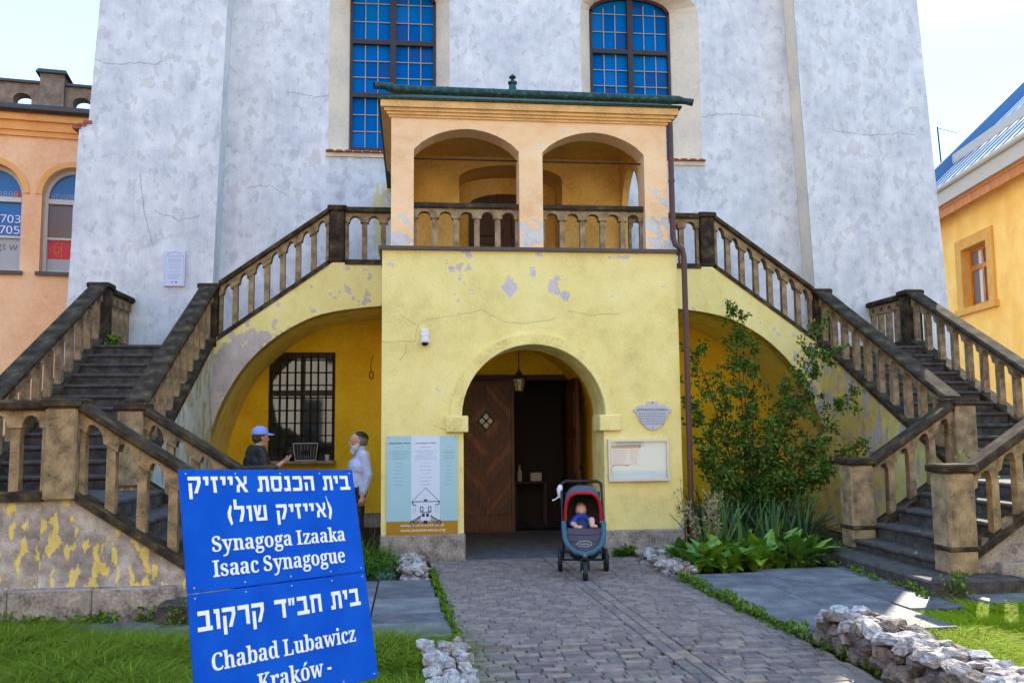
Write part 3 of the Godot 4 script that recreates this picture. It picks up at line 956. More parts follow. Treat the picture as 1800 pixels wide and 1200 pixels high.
func loggia(s: Node3D) -> void:
	var w := MB.new()
	w.ro = Rect2(-1.9, 5.95, 3.82, 1.85)
	var poly := PackedVector2Array([Vector2(-1.88, 4.10)])
	for b in [[-1.58, -0.16], [0.16, 1.575]]:
		poly.append(Vector2(b[0], 4.10))
		var cx: float = (b[0] + b[1]) / 2
		# flattened arch: straight flanks into a round crown
		for k in 15:
			var t := k / 14.0 * 2.0 - 1.0
			poly.append(Vector2(cx + t * (b[1] - b[0]) / 2, 5.43 + 0.30 * pow(1.0 - pow(absf(t), 1.9), 0.8)))
		poly.append(Vector2(b[1], 4.10))
	poly.append_array(PackedVector2Array([Vector2(1.90, 4.10), Vector2(1.90, 5.95), Vector2(-1.88, 5.95)]))
	w.prism(poly, -0.38, -0.03)
	put(w, "loggia_front", M.peach_front, s)
	# cornice in three steps
	w = MB.new()
	for c in [[5.86, 5.89, 0.03], [5.89, 5.925, 0.06], [5.925, 5.965, 0.095], [5.965, 6.055, 0.14]]:
		var e: float = c[2]
		w.bx(-1.88 - e, 1.90 + e, c[0], c[1] - 0.001, -2.9, -0.03 + e)
	put(w, "cornice", M.cornice, s)
	w = MB.new()
	w.bx(-2.06, 2.08, 6.055, 6.08, -3.0, 0.15)
	put(w, "roof_edge", M.copper, s)
	w = MB.new()
	var ap := Vector3(0, 7.05, -2.0)
	var cr := [Vector3(-2.06, 6.081, 0.15), Vector3(2.08, 6.081, 0.15), Vector3(2.08, 6.081, -4.39), Vector3(-2.06, 6.081, -4.39)]
	for i in 4:
		w.tri(cr[i], cr[(i + 1) % 4], ap)
	var roof := put(w, "roof", M.copper, s)
	w = MB.new()
	w.lathe([Vector2(0.085, 0), Vector2(0.075, 0.04), Vector2(0.05, 0.20), Vector2(0.07, 0.205), Vector2(0.075, 0.235), Vector2(0.03, 0.25), Vector2(0.025, 0.285), Vector2(0.06, 0.31), Vector2(0.055, 0.325), Vector2(0.0, 0.375)], 12)
	put(w, "finial", M.copper, roof, Vector3(-0.01, 6.97, -2.0))
	# gutter with joints, spouts at both ends
	w = MB.new()
	w.tube([Vector3(-1.86, 6.16, 0.20), Vector3(0, 6.15, 0.20), Vector3(2.02, 6.14, 0.20)], 0.058, 14)
	var gut := put(w, "gutter", M.copper, s)
	for k in 7:
		w = MB.new()
		w.tube([Vector3(-1.76 + k * 0.61, 6.16 - k * 0.0033, 0.2), Vector3(-1.735 + k * 0.61, 6.16 - k * 0.0033, 0.2)], 0.061, 14)
		put(w, "gutter_joint", M.copper, gut)
	w = MB.new()
	w.tube([Vector3(-1.86, 6.18, 0.2), Vector3(-1.97, 6.19, 0.22), Vector3(-2.1, 6.18, 0.26)], [0.06, 0.045, 0.05], 10, false)
	put(w, "spout", M.copper, gut)
	w = MB.new()
	w.tube([Vector3(2.02, 6.14, 0.2), Vector3(2.1, 6.12, 0.22), Vector3(2.2, 6.09, 0.26)], [0.055, 0.042, 0.05], 10, false)
	put(w, "spout", M.copper, gut)
	# room behind the arches
	w = MB.new()
	w.bx(-1.70, -0.89, 4.10, 5.84, -2.3, -1.6)
	w.bx(0.70, 1.70, 4.10, 5.84, -2.3, -1.6)
	poly = PackedVector2Array([Vector2(0.70, 5.84), Vector2(-0.89, 5.84)])
	for p in arc(-0.095, 5.5, 0.795, 0.22, PI, 0, 12):
		poly.append(p)
	w.prism(poly, -2.3, -1.6)
	w.bx(-1.875, 1.895, 5.84, 5.945, -2.3, -0.385)
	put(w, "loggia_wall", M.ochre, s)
	for e in [[-1.70, -1.60], [1.60, 1.70]]:
		w = MB.new()
		w.xf = ZY
		poly = PackedVector2Array([Vector2(-1.6, 4.10), Vector2(-1.5, 4.10), Vector2(-1.5, 4.75)])
		for p in arc(-0.96, 4.75, 0.54, 0.78, PI, 0, 12):
			poly.append(p)
		poly.append_array(PackedVector2Array([Vector2(-0.42, 4.10), Vector2(-0.385, 4.10), Vector2(-0.385, 5.84), Vector2(-1.6, 5.84)]))
		w.prism(poly, -e[1], -e[0])
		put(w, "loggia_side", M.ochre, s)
	w = MB.new()
	poly = PackedVector2Array([Vector2(-0.885, 4.10), Vector2(0.695, 4.10), Vector2(0.695, 5.4)])
	for p in arc(-0.095, 5.4, 0.79, 0.3, 0, PI, 12):
		poly.append(p)
	w.prism(poly, -2.4, -2.305)
	w = MB.new()
	w.bx(-0.93, 0.74, 4.10, 5.83, -2.4, -2.305)
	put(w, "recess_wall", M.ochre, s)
	w = MB.new()
	poly = PackedVector2Array([Vector2(-0.70, 4.10), Vector2(0.50, 4.10), Vector2(0.50, 5.25)])
	for p in arc(-0.10, 5.25, 0.60, 0.20, 0, PI, 12):
		poly.append(p)
	w.prism(poly, -2.30, -2.27)
	var d := put(w, "door", M.dark_wood, s)
	for x in [-0.62, -0.04]:
		for y in [4.2, 4.75]:
			w = MB.new()
			w.cbox(Vector3(x + 0.22, y + 0.22, -2.265), Vector3(0.4, 0.44, 0.03), 0.012)
			put(w, "panel", M.dark_wood, d)
	balustrade(s, Vector3(-1.58, 4.735, -0.2), Vector3(-0.16, 4.735, -0.2), 5, 0.62, 0.20)
	balustrade(s, Vector3(0.16, 4.735, -0.2), Vector3(1.575, 4.735, -0.2), 5, 0.62, 0.20)
	for b in [[-1.58, -0.16], [0.16, 1.575]]:
		w = MB.new()
		w.tube([Vector3(b[0], 5.36, -0.22), Vector3(b[1], 5.36, -0.22)], 0.011, 6)
		put(w, "tie_rod", M.iron, s)
	# downpipe
	w = MB.new()
	w.tube([Vector3(1.955, 5.9, -0.02), Vector3(1.955, 4.28, -0.02), Vector3(1.97, 4.17, 0.03), Vector3(2.05, 4.09, 0.09), Vector3(2.075, 3.98, 0.06), Vector3(2.075, 0.34, 0.06), Vector3(2.085, 0.24, 0.12)], 0.039, 10)
	var pipe := put(w, "downpipe", M.pipe, s)
	for y in [5.05, 3.2, 1.95, 0.9]:
		w = MB.new()
		var px := 1.955 if y > 4.2 else 2.075
		var pz := -0.02 if y > 4.2 else 0.06
		w.tube([Vector3(px, y, pz), Vector3(px, y + 0.035, pz)], 0.046, 10)
		put(w, "pipe_clip", M.pipe, pipe)

func staircase(s: float) -> void:
	var right := s > 0
	var n := thing("outer_staircase", "dark stone staircase climbing %s the yellow porch with sandstone balusters" % ("right of" if right else "left of"), "staircase")
	var X := func(x: float) -> float: return 0.27 + s * (x - 0.27)
	var seg := func(m: MB, x0: float, x1: float, y0: float, y1: float, z0: float, z1: float) -> void:
		m.bx(minf(X.call(x0), X.call(x1)), maxf(X.call(x0), X.call(x1)), y0, y1, z0, z1)
	# ----- steps
	var m := MB.new()
	m.cbox(Vector3(X.call(3.83), 0.105, 2.2), Vector3(1.0, 0.21, 2.5), 0.02)
	put(m, "step", M.step, n)
	for i in range(1, 6):
		m = MB.new()
		var y := 0.15 + 0.18 * i
		var x0 := 3.75 + 0.29 * (i - 1)
		seg.call(m, x0, 5.25, 0.212 if i < 3 else y - 0.3, y - 0.05, 1.16, 2.94)
		var c := Vector3((X.call(x0 - 0.03) + X.call(x0 + 0.4)) / 2, y - 0.026, 2.05)
		m.cbox(c, Vector3(0.43 if i < 5 else 0.40, 0.052, 1.77), 0.015)
		put(m, "step", M.step, n)
	m = MB.new()
	seg.call(m, 5.26, 6.88, 0.85, 1.051, 1.0, 2.94)
	put(m, "landing", M.step, n)
	for i in range(1, 13):
		m = MB.new()
		var y := 1.05 + 0.1625 * i
		var z1 := 0.98 - 0.29 * (i - 1)
		seg.call(m, 5.43, 6.85, y - 0.4, y - 0.05, z1 - 0.34, z1)
		m.cbox(Vector3(X.call(6.14), y - 0.026, z1 - 0.15), Vector3(1.42, 0.052, 0.36), 0.016)
		put(m, "step", M.step, n)
	m = MB.new()
	seg.call(m, 5.44, 6.85, 2.85, 2.999, -3.945, -2.25)
	put(m, "landing", M.step, n)
	for i in range(1, 8):
		m = MB.new()
		var y := 3.0 + 0.171 * i
		var x1 := 5.05 - 0.24 * (i - 1)
		seg.call(m, x1 - 0.30, x1, y - 0.3, y, -4.39, -2.86)
		put(m, "step", M.step, n)
	m = MB.new()
	seg.call(m, 2.0, 3.37, 3.9, 4.197, -4.39, -2.86)
	put(m, "landing", M.step, n)
	# ----- arched wall that carries the upper flight
	var prof := [Vector2(2.0, 3.68), Vector2(2.5, 3.67), Vector2(2.9, 3.64), Vector2(3.4, 3.565), Vector2(3.8, 3.44), Vector2(4.3, 3.14), Vector2(4.72, 2.73), Vector2(5.02, 2.25), Vector2(5.2, 1.8), Vector2(5.3, 1.4), Vector2(5.35, 0.9), Vector2(5.36, 0.0)]
	var fine := []
	for k in prof.size() - 1:
		for t in 4:
			var pa: Vector2 = prof[maxi(k - 1, 0)]
			var pb: Vector2 = prof[mini(k + 2, prof.size() - 1)]
			fine.append(prof[k].cubic_interpolate(prof[k + 1], pa, pb, t / 4.0))
	fine.append(prof[-1])
	prof = fine
	var poly := PackedVector2Array()
	for p in prof:
		poly.append(Vector2(X.call(p.x), p.y))
	for p in [Vector2(5.46, 0), Vector2(5.46, 3.08), Vector2(5.3, 3.08), Vector2(3.4, 4.36), Vector2(2.0, 4.36)]:
		poly.append(Vector2(X.call(p.x), p.y))
	var w := MB.new()
	w.ro = Rect2(X.call(2.0) if right else X.call(5.46), 4.4, 3.46, 4.4)
	w.prism(poly, -2.86, -2.58)
	put(w, "spandrel_wall", M.spandrel_r if right else M.spandrel_l, n)
	w = MB.new()
	for k in prof.size() - 1:
		var a := Vector2(X.call(prof[k].x), prof[k].y)
		var b := Vector2(X.call(prof[k + 1].x), prof[k + 1].y)
		w.quad(Vector3(a.x, a.y, -2.585), Vector3(a.x, a.y, -4.39), Vector3(b.x, b.y, -4.39), Vector3(b.x, b.y, -2.585))
	put(w, "vault", M.yellow_trim, n)
	# niche behind the arch: yellow wall, window on the left
	w = MB.new()
	var nx0 := minf(X.call(2.0), X.call(5.4))
	var nx1 := maxf(X.call(2.0), X.call(5.4))
	var under := PackedVector2Array()
	for p in prof:
		under.append(Vector2(X.call(p.x), p.y + 0.02))
	under.append(Vector2(X.call(2.0), 0.0))
	var rects := [[nx0, nx1, 0.25, 3.8]] if right else [[nx0, -4.1, 0.25, 3.8], [-2.95, nx1, 0.25, 3.8], [-4.1, -2.95, 0.25, 1.17], [-4.1, -2.95, 3.07, 3.8]]
	for q in rects:
		var rc := PackedVector2Array([Vector2(q[0], q[2]), Vector2(q[1], q[2]), Vector2(q[1], q[3]), Vector2(q[0], q[3])])
		for piece in Geometry2D.intersect_polygons(rc, under):
			w.prism(piece, -4.397, -4.36 if right else -4.3)
	put(w, "niche_wall", M.yellow, n)
	w = MB.new()
	w.bx(nx0, nx1, 0.0, 0.25, -4.397, -4.28)
	put(w, "niche_plinth", M.plinth, n)
	if not right:
		grille_window(n)
	# ----- side wall under the middle flight, seen from the path
	w = MB.new()
	w.xf = ZY
	w.ro = Rect2(0, 3.2, 2.4, 2.4)
	var yw := func(z: float) -> float: return 3.08 - (z + 2.55) * 0.549
	poly = PackedVector2Array([Vector2(-2.575, 0), Vector2(1.0, 0), Vector2(1.0, yw.call(1.0)), Vector2(-2.55, 3.08), Vector2(-2.575, 3.08)])
	w.prism(poly, -maxf(X.call(5.22), X.call(5.43)), -minf(X.call(5.22), X.call(5.43)))
	put(w, "side_wall", M.side_r if right else M.side_l, n)
	w = MB.new()
	w.xf = ZY
	w.ro = Rect2(0, 3.2, 2.4, 2.4)
	poly = PackedVector2Array([Vector2(-3.94, 0), Vector2(3.0, 0), Vector2(3.0, 1.09), Vector2(1.07, 1.09), Vector2(-2.55, 3.08), Vector2(-3.94, 3.08)])
	w.prism(poly, -maxf(X.call(6.86), X.call(7.06)), -minf(X.call(6.86), X.call(7.06)))
	put(w, "side_wall", M.stripped, n)
	w = MB.new()
	w.ro = Rect2(0, 1.6, 2.4, 2.4)
	poly = PackedVector2Array()
	for p in [Vector2(4.0, 0), Vector2(5.4, 0), Vector2(5.4, 1.09), Vector2(5.17, 1.09), Vector2(4.0, 0.38)]:
		poly.append(Vector2(X.call(p.x), p.y))
	w.prism(poly, 0.985, 1.155)
	put(w, "stringer_wall", M.stripped, n)
	# ----- front wall with its plinth
	w = MB.new()
	w.ro = Rect2(-4.9, 1.14, 2.4, 2.4)
	poly = PackedVector2Array()
	for p in [Vector2(4.0, 0.0), Vector2(7.06, 0), Vector2(7.06, 1.09), Vector2(5.17, 1.09), Vector2(4.0, 0.38)]:
		poly.append(Vector2(X.call(p.x), p.y))
	w.prism(poly, 2.94, 3.10)
	put(w, "front_wall", M.plinth if right else M.stripped, n)
	for k in 4:
		m = MB.new()
		var a := 4.24 + 0.71 * k
		m.cbox(Vector3(X.call(a + 0.353), 0.16, 3.09), Vector3(0.704, 0.32 + 0.006 * (k % 2), 0.24), 0.014)
		put(m, "plinth_stone", M.plinth, n)
	# ----- balustrades
	balustrade(n, Vector3(X.call(4.03), 1.27, 3.03), Vector3(X.call(5.14), 1.985, 3.03), 4)
	balustrade(n, Vector3(X.call(5.42), 1.995, 3.03), Vector3(X.call(6.82), 1.995, 3.03), 5)
	balustrade(n, Vector3(X.call(4.03), 1.27, 1.07), Vector3(X.call(5.14), 1.985, 1.07), 4)
	balustrade(n, Vector3(X.call(5.31), 2.06, 0.92), Vector3(X.call(5.31), 3.965, -2.55), 10)
	balustrade(n, Vector3(X.call(6.96), 2.06, 0.92), Vector3(X.call(6.96), 3.965, -2.55), 10)
	balustrade(n, Vector3(X.call(6.96), 1.995, 2.88), Vector3(X.call(6.96), 1.995, 1.22), 6)
	balustrade(n, Vector3(X.call(5.16), 4.05, -2.69), Vector3(X.call(3.47), 5.265, -2.69), 7, 0.86)
	balustrade(n, Vector3(X.call(3.21), 5.275, -2.69), Vector3(X.call(2.0), 5.275, -2.69), 4, 0.86)
	balustrade(n, Vector3(X.call(6.96), 3.965, -2.84), Vector3(X.call(6.96), 3.965, -3.945), 4)
	post(n, X.call(3.87), 3.03, 0.21, 1.295, 0.3, true, true)
	post(n, X.call(3.87), 1.07, 0.21, 1.295, 0.3, true, true)
	post(n, X.call(5.28), 3.03, 1.092, 2.005, 0.28)
	post(n, X.call(6.96), 3.03, 1.092, 2.005, 0.28)
	post(n, X.call(5.28), 1.07, 1.092, 2.02, 0.28)
	post(n, X.call(6.96), 1.07, 1.092, 2.02, 0.26)
	post(n, X.call(5.31), -2.69, 3.0, 4.0, 0.27, false)
	post(n, X.call(6.96), -2.69, 3.0, 4.0, 0.27, false)
	post(n, X.call(3.34), -2.69, 4.362, 5.29, 0.24, false)

func grille_window(n: Node3D) -> void:
	var f := MB.new()
	for q in [[-4.1, -4.04], [-3.56, -3.48], [-3.01, -2.95]]:
		f.bx(q[0], q[1], 1.24, 3.02, -4.395, -4.36)
	for q in [[1.17, 1.24], [2.30, 2.40], [2.96, 3.07]]:
		f.bx(-4.1, -2.95, q[0], q[1], -4.396, -4.355)
	var win := put(f, "niche_window", M.frame_wood, n)
	for q in [[-4.04, -3.56, 1.24, 2.30], [-3.48, -3.01, 1.24, 2.30], [-4.04, -3.56, 2.40, 2.96], [-3.48, -3.01, 2.40, 2.96]]:
		var g := MB.new()
		g.box(Vector3.ZERO, Vector3(q[1] - q[0], q[3] - q[2], 0.006))
		var o := put(g, "pane", M.dark_glass, win, Vector3((q[0] + q[1]) / 2, (q[2] + q[3]) / 2, -4.385))
		o.rotation = Vector3(rng.randf_range(-0.02, 0.03), rng.randf_range(-0.03, 0.03), 0)
	for k in 9:
		var b := MB.new()
		b.tube([Vector3(0, 1.19, 0), Vector3(0, 3.05, 0)], 0.011, 6)
		put(b, "bar", M.iron, win, Vector3(-4.06 + k * 0.134 + 0.008 * (k % 2), 0, -4.31))
	for k in 8:
		var b := MB.new()
		b.tube([Vector3(-4.1, 0, 0), Vector3(-2.95, 0, 0)], 0.011, 6)
		put(b, "bar", M.iron, win, Vector3(0, 1.38 + k * 0.222, -4.325))

func neighbours() -> void:
	# ----- salmon house on the left; local x along its front, 0 at its corner behind the pilaster
	var s := thing("neighbour_house", "salmon plastered house with arched windows and pierced stone parapet", "building", Vector3(-7.4, 0, -5.75))
	s.rotation.y = deg_to_rad(9.0)
	var w := MB.new()
	# openings: [centre x, half width]
	var ops := [[-0.62, 0.52], [-1.98, 0.52]]
	var y0 := 4.68
	var sp := 6.12
	w.bx(-9.0, 0.6, 0.0, y0, -0.5, 0.0)
	var edge := 0.6
	for o in ops:
		w.bx(o[0] + o[1], edge, y0, 7.25, -0.5, 0.0)
		var poly := PackedVector2Array([Vector2(o[0] + o[1], 7.25), Vector2(o[0] - o[1], 7.25)])
		for p in arc(o[0], sp, o[1], o[1] * 1.12, PI, 0, 14):
			poly.append(p)
		w.prism(poly, -0.5, 0.0)
		edge = o[0] - o[1]
	w.bx(-9.0, edge, y0, 7.25, -0.5, 0.0)
	put(w, "wall", M.salmon, s)
	w = MB.new()
	w.bx(-9.0, 0.6, 7.25, 7.35, -0.5, 0.05)
	w.bx(-9.0, 0.6, 7.35, 7.52, -0.5, 0.09)
	w.bx(-9.0, 0.6, 7.52, 7.66, -0.5, 0.16)
	put(w, "cornice", M.salmon_trim, s)
	w = MB.new()
	w.tube([Vector3(-9.0, 7.72, 0.22), Vector3(0.6, 7.72, 0.22)], 0.08, 10)
	put(w, "gutter", M.flashing, s)
	# parapet with arched openings between pedestals
	w = MB.new()
	var xs := [0.28, -0.52, -1.55, -2.38]
	edge = 0.6
	for x in xs:
		w.bx(x + 0.20, edge, 7.80, 8.10, -0.3, 0.0)
		edge = x - 0.20
		var poly := PackedVector2Array([Vector2(x + 0.2, 8.10), Vector2(x + 0.2, 8.3), Vector2(x - 0.2, 8.3), Vector2(x - 0.2, 8.10)])
		for p in [Vector2(x - 0.16, 8.0), Vector2(x - 0.16, 7.98)]:
			pass
		w.bx(x - 0.20, x - 0.155, 7.80, 8.0, -0.3, 0.0)
		w.bx(x + 0.155, x + 0.20, 7.80, 8.0, -0.3, 0.0)
		poly = PackedVector2Array([Vector2(x + 0.2, 8.0), Vector2(x + 0.2, 8.10), Vector2(x - 0.2, 8.10), Vector2(x - 0.2, 8.0)])
		for p in arc(x, 7.99, 0.15, 0.10, PI, 0, 8):
			poly.append(p)
		w.prism(poly, -0.3, 0.0)
	w.bx(-9.0, edge, 7.80, 8.10, -0.3, 0.0)
	w.bx(-9.0, 0.6, 8.10, 8.28, -0.3, 0.0)
	w.bx(-9.0, 0.6, 7.66, 7.80, -0.4, 0.02)
	put(w, "parapet", M.parapet, s)
	w = MB.new()
	w.bx(-9.0, 0.6, 8.281, 8.33, -0.36, 0.06)
	put(w, "coping", M.flashing, s)
	w = MB.new()
	w.bx(-1.24, -0.82, 7.79, 8.47, -0.4, 0.1)
	var ped := put(w, "pedestal", M.parapet, s)
	w = MB.new()
	w.hexa([Vector3(-1.31, 8.47, -0.48), Vector3(-1.31, 8.47, 0.18), Vector3(-0.75, 8.47, 0.18), Vector3(-0.75, 8.47, -0.48), Vector3(-1.27, 8.55, -0.44), Vector3(-1.27, 8.55, 0.14), Vector3(-0.79, 8.55, 0.14), Vector3(-0.79, 8.55, -0.44)])
	put(w, "cap", M.flashing, ped)
	var red := mk(lin(0.62, 0.0, 0.02), 0.4)
	var film := mk(Color(0.66, 0.66, 0.68), 0.35)
	var sky_glass := mk(lin(0.0, 0.13, 0.40), 0.12)
	var grey_glass := mk(lin(0.14, 0.11, 0.11), 0.12)
	for i in 2:
		var x: float = ops[i][0]
		var h: float = ops[i][1]
		var f := MB.new()
		var out := arc(x, sp, h - 0.002, h * 1.12 - 0.002, 0, PI, 14)
		var inn := arc(x, sp, h - 0.07, h * 1.12 - 0.07, 0, PI, 14)
		inn.reverse()
		var ring := PackedVector2Array(out)
		ring.append_array(PackedVector2Array(inn))
		f.prism(ring, -0.3, -0.2)
		f.bx(x - h + 0.002, x - h + 0.07, y0, sp, -0.3, -0.2)
		f.bx(x + h - 0.07, x + h - 0.002, y0, sp, -0.3, -0.2)
		f.bx(x - h + 0.07, x + h - 0.07, 6.03, 6.12, -0.3, -0.19)
		f.bx(x - h + 0.07, x + h - 0.07, y0, y0 + 0.06, -0.3, -0.2)
		f.bx(x - h + 0.07, x + h - 0.07, 5.34, 5.38, -0.3, -0.21)
		f.bx(x - 0.025, x + 0.025, y0 + 0.06, 6.03, -0.3, -0.198)
		if i == 1:
			f.bx(x - 0.02, x + 0.02, 6.12, sp + h * 1.05, -0.3, -0.21)
		var win := put(f, "window", M.off_white, s)
		f = MB.new()
		var fan := PackedVector2Array(arc(x, sp, h - 0.07, h * 1.12 - 0.07, 0, PI, 14))
		f.prism(fan, -0.27, -0.262)
		put(f, "pane", sky_glass, win)
		for e in [[x - h + 0.07, x - 0.025], [x + 0.025, x + h - 0.07]]:
			f = MB.new()
			f.bx(e[0], e[1], 5.38, 6.03, -0.27, -0.262)
			put(f, "pane", sky_glass if i == 1 else grey_glass, win)
			f = MB.new()
			f.bx(e[0], e[1], y0 + 0.06, 5.34, -0.27, -0.262)
			put(f, "pane", film, win)
			if i == 0:
				f = MB.new()
				f.bx(e[0] + 0.01, e[1] - 0.005, 4.98, 5.335, -0.2618, -0.256)
				put(f, "red_film", red, win)
		f = MB.new()
		f.bx(x - h - 0.05, x + h + 0.05, y0 - 0.07, y0, -0.2, 0.07)
		put(f, "window_sill", M.flashing, win)
		# raised archivolt
		var big := arc(x, sp, h + 0.11, h * 1.12 + 0.11, PI * 0.02, PI * 0.98, 14)
		var sml := arc(x, sp, h + 0.002, h * 1.12 + 0.002, PI * 0.02, PI * 0.98, 14)
		sml.reverse()
		ring = PackedVector2Array(big)
		ring.append_array(PackedVector2Array(sml))
		f = MB.new()
		f.prism(ring, 0.001, 0.03)
		put(f, "archivolt", M.salmon_trim, win)
		# lace of circles along the foot of the fanlight
		f = MB.new()
		for k in 9:
			for r in 2:
				var cx := x - h + 0.13 + k * 0.09
				var cy := 6.16 + r * 0.05
				for t in 8:
					var a0 := TAU * t / 8.0
					var a1 := TAU * (t + 1) / 8.0
					f.tube([Vector3(cx + 0.035 * cos(a0), cy + 0.025 * sin(a0), -0.259), Vector3(cx + 0.035 * cos(a1), cy + 0.025 * sin(a1), -0.259)], 0.004, 4, false)
		put(f, "lace_band", M.off_white, win)
		if i == 1:
			lettering(win, "703", "Droid Sans", Rect2(x + 0.09, 5.64, 0.34, 0.15), -0.258, M.sign_white)
			lettering(win, "705", "Droid Sans", Rect2(x + 0.08, 5.43, 0.34, 0.15), -0.258, M.sign_white)
			lettering(win, "gt w", "Droid Sans", Rect2(x + 0.04, 5.08, 0.36, 0.16), -0.258, mk(Color(0.45, 0.40, 0.42), 0.6))
			f = MB.new()
			f.bx(x + 0.32, x + 0.42, 6.125, 6.24, -0.261, -0.2575)
			put(f, "red_film", red, win)
		else:
			f = MB.new()
			for e in [[Vector3(-0.25, 5.31, 0), Vector3(-0.41, 5.16, 0)], [Vector3(-0.41, 5.16, 0), Vector3(-0.25, 5.01, 0)], [Vector3(-0.2, 5.32, 0), Vector3(-0.2, 4.99, 0)], [Vector3(-0.34, 5.16, 0), Vector3(-0.3, 5.22, 0)], [Vector3(-0.3, 5.22, 0), Vector3(-0.23, 5.2, 0)], [Vector3(-0.23, 5.2, 0), Vector3(-0.22, 5.12, 0)], [Vector3(-0.22, 5.12, 0), Vector3(-0.3, 5.09, 0)], [Vector3(-0.3, 5.09, 0), Vector3(-0.34, 5.16, 0)]]:
				f.tube([e[0] + Vector3(x, 0, -0.252), e[1] + Vector3(x, 0, -0.252)], 0.004, 4)
			put(f, "outline_print", M.salmon_trim, win)
	# ----- amber house on the right: wall in the local xy plane, x runs away from the street
	s = thing("neighbour_house", "amber house with seamed metal roof and one wooden window in stone frame", "building", Vector3(14.6, -0.595, -10.1))
	s.scale = Vector3.ONE * 1.35
	s.rotation.y = deg_to_rad(80.0)
	# local +x = away from the street (and a little right), local -z = into the house -> wall face is at local z = 0 looking to -x world
	w = MB.new()
	w.bx(-3.0, 1.02, 0.0, 6.66, 0.0, 0.5)
	w.bx(2.74, 7.0, 0.0, 6.66, 0.0, 0.5)
	w.bx(1.02, 2.74, 0.0, 4.30, 0.0, 0.5)
	w.bx(1.02, 2.74, 5.82, 6.66, 0.0, 0.5)
	w.bx(-3.0, 7.0, 0.0, 6.66, 0.5, 7.0)
	put(w, "wall", M.amber, s)
	w = MB.new()
	w.bx(1.0, 1.28, 4.28, 5.86, -0.05, 0.2)
	w.bx(2.48, 2.77, 4.28, 5.86, -0.05, 0.2)
	w.bx(1.28, 2.48, 5.62, 5.86, -0.05, 0.2)
	w.bx(0.93, 2.84, 4.14, 4.28, -0.1, 0.2)
	put(w, "stone_frame", M.sandstone, s)
	w = MB.new()
	for q in [[1.28, 1.36], [1.83, 1.92], [2.40, 2.48]]:
		w.bx(q[0], q[1], 4.28, 5.62, 0.15, 0.22)
	for q in [[4.28, 4.37], [5.12, 5.23], [5.54, 5.62]]:
		w.bx(1.36, 2.40, q[0], q[1], 0.151, 0.219)
	var win := put(w, "window", M.orange_wood, s)
	for q in [[1.36, 1.83, 4.37, 5.12], [1.92, 2.40, 4.37, 5.12], [1.36, 1.83, 5.23, 5.54], [1.92, 2.40, 5.23, 5.54]]:
		w = MB.new()
		w.bx(q[0], q[1], q[2], q[3], 0.185, 0.19)
		put(w, "pane", mk(lin(0.16, 0.17, 0.19), 0.06), win)
		w = MB.new()
		w.bx(q[0] + 0.02, q[0] + 0.2, q[2], q[3], 0.181, 0.1845)
		put(w, "curtain", M.off_white, win)
	w = MB.new()
	w.bx(-3.0, 7.0, 6.60, 6.661, -0.38, -0.002)
	w.bx(-3.0, 7.0, 6.42, 6.60, -0.36, -0.30)
	put(w, "eaves", M.eaves, s)
	w = MB.new()
	w.bx(-3.0, 7.0, 6.662, 6.98, -0.46, 0.0)
	put(w, "fascia", M.grey_paint, s)
	w = MB.new()
	w.tube([Vector3(-3, 7.02, -0.50), Vector3(7, 7.02, -0.50)], 0.06, 10)
	var gut := put(w, "gutter", M.grey_paint, s)
	for k in 10:
		w = MB.new()
		w.tube([Vector3(-2.6 + k, 7.02, -0.5), Vector3(-2.57 + k, 7.02, -0.5)], 0.067, 10)
		put(w, "gutter_joint", M.grey_paint, gut)
	# roof: rises from the gutter, seams run up the slope
	var e0 := Vector3(0, 7.03, -0.48)
	var up := Vector3(0, 0.95, 1.0).normalized()
	w = MB.new()
	w.hexa([Vector3(-3, 6.98, -0.44), Vector3(4.0, 6.98, -0.44), Vector3(4.0, 10.21, 2.95), Vector3(-3, 10.21, 2.95), Vector3(-3, 7.03, -0.48), Vector3(4.0, 7.03, -0.48), Vector3(4.0, 10.26, 2.90), Vector3(-3, 10.26, 2.90)])
	var roof := put(w, "roof", M.zinc, s)
	for k in 15:
		w = MB.new()
		var a := Vector3(-2.9 + k * 0.46, 7.045, -0.47)
		w.tube([a, a + up * 4.6], 0.022, 5)
		put(w, "roof_seam", M.seam, roof)
	w = MB.new()
	w.bx(-3, 3.9, 8.06, 8.28, 0.52, 0.56)
	put(w, "snow_guard", M.grey_paint, roof)
	w = MB.new()
	w.hexa([Vector3(4.0, 6.9, -0.5), Vector3(4.3, 6.9, -0.5), Vector3(4.3, 10.2, 3.0), Vector3(4.0, 10.2, 3.0), Vector3(4.0, 7.35, -0.5), Vector3(4.3, 7.35, -0.5), Vector3(4.3, 10.7, 3.0), Vector3(4.0, 10.7, 3.0)])
	put(w, "fire_wall", M.zinc_blue, roof)
	var ant := thing("aerial", "thin roof aerial standing beside the blue gable edge", "antenna", Vector3(20.3, 11.6, -22.0))
	w = MB.new()
	w.tube([Vector3(0, 0, 0), Vector3(-0.12, 2.45, 0)], 0.03, 6)
	put(w, "mast", M.iron, ant)
	w = MB.new()
	w.tube([Vector3(-0.1, 2.4, 0), Vector3(0.7, 2.2, 0.05)], 0.014, 5)
	put(w, "arm", M.iron, ant)
	# ----- street behind the viewer: its sunlit house fronts are what the panes mirror and what warms the shade
	w = MB.new()
	w.quad(Vector3(-40, 0.004, 18.6), Vector3(40, 0.004, 18.6), Vector3(40, 0.004, 12.6), Vector3(-40, 0.004, 12.6))
	struct(w, "road", M.slab)
	for q in [[12.0, 12.6], [18.6, 20.0]]:
		w = MB.new()
		w.bx(-40, 40, 0.0, 0.12, q[0], q[1])
		struct(w, "pavement", M.slab_c)
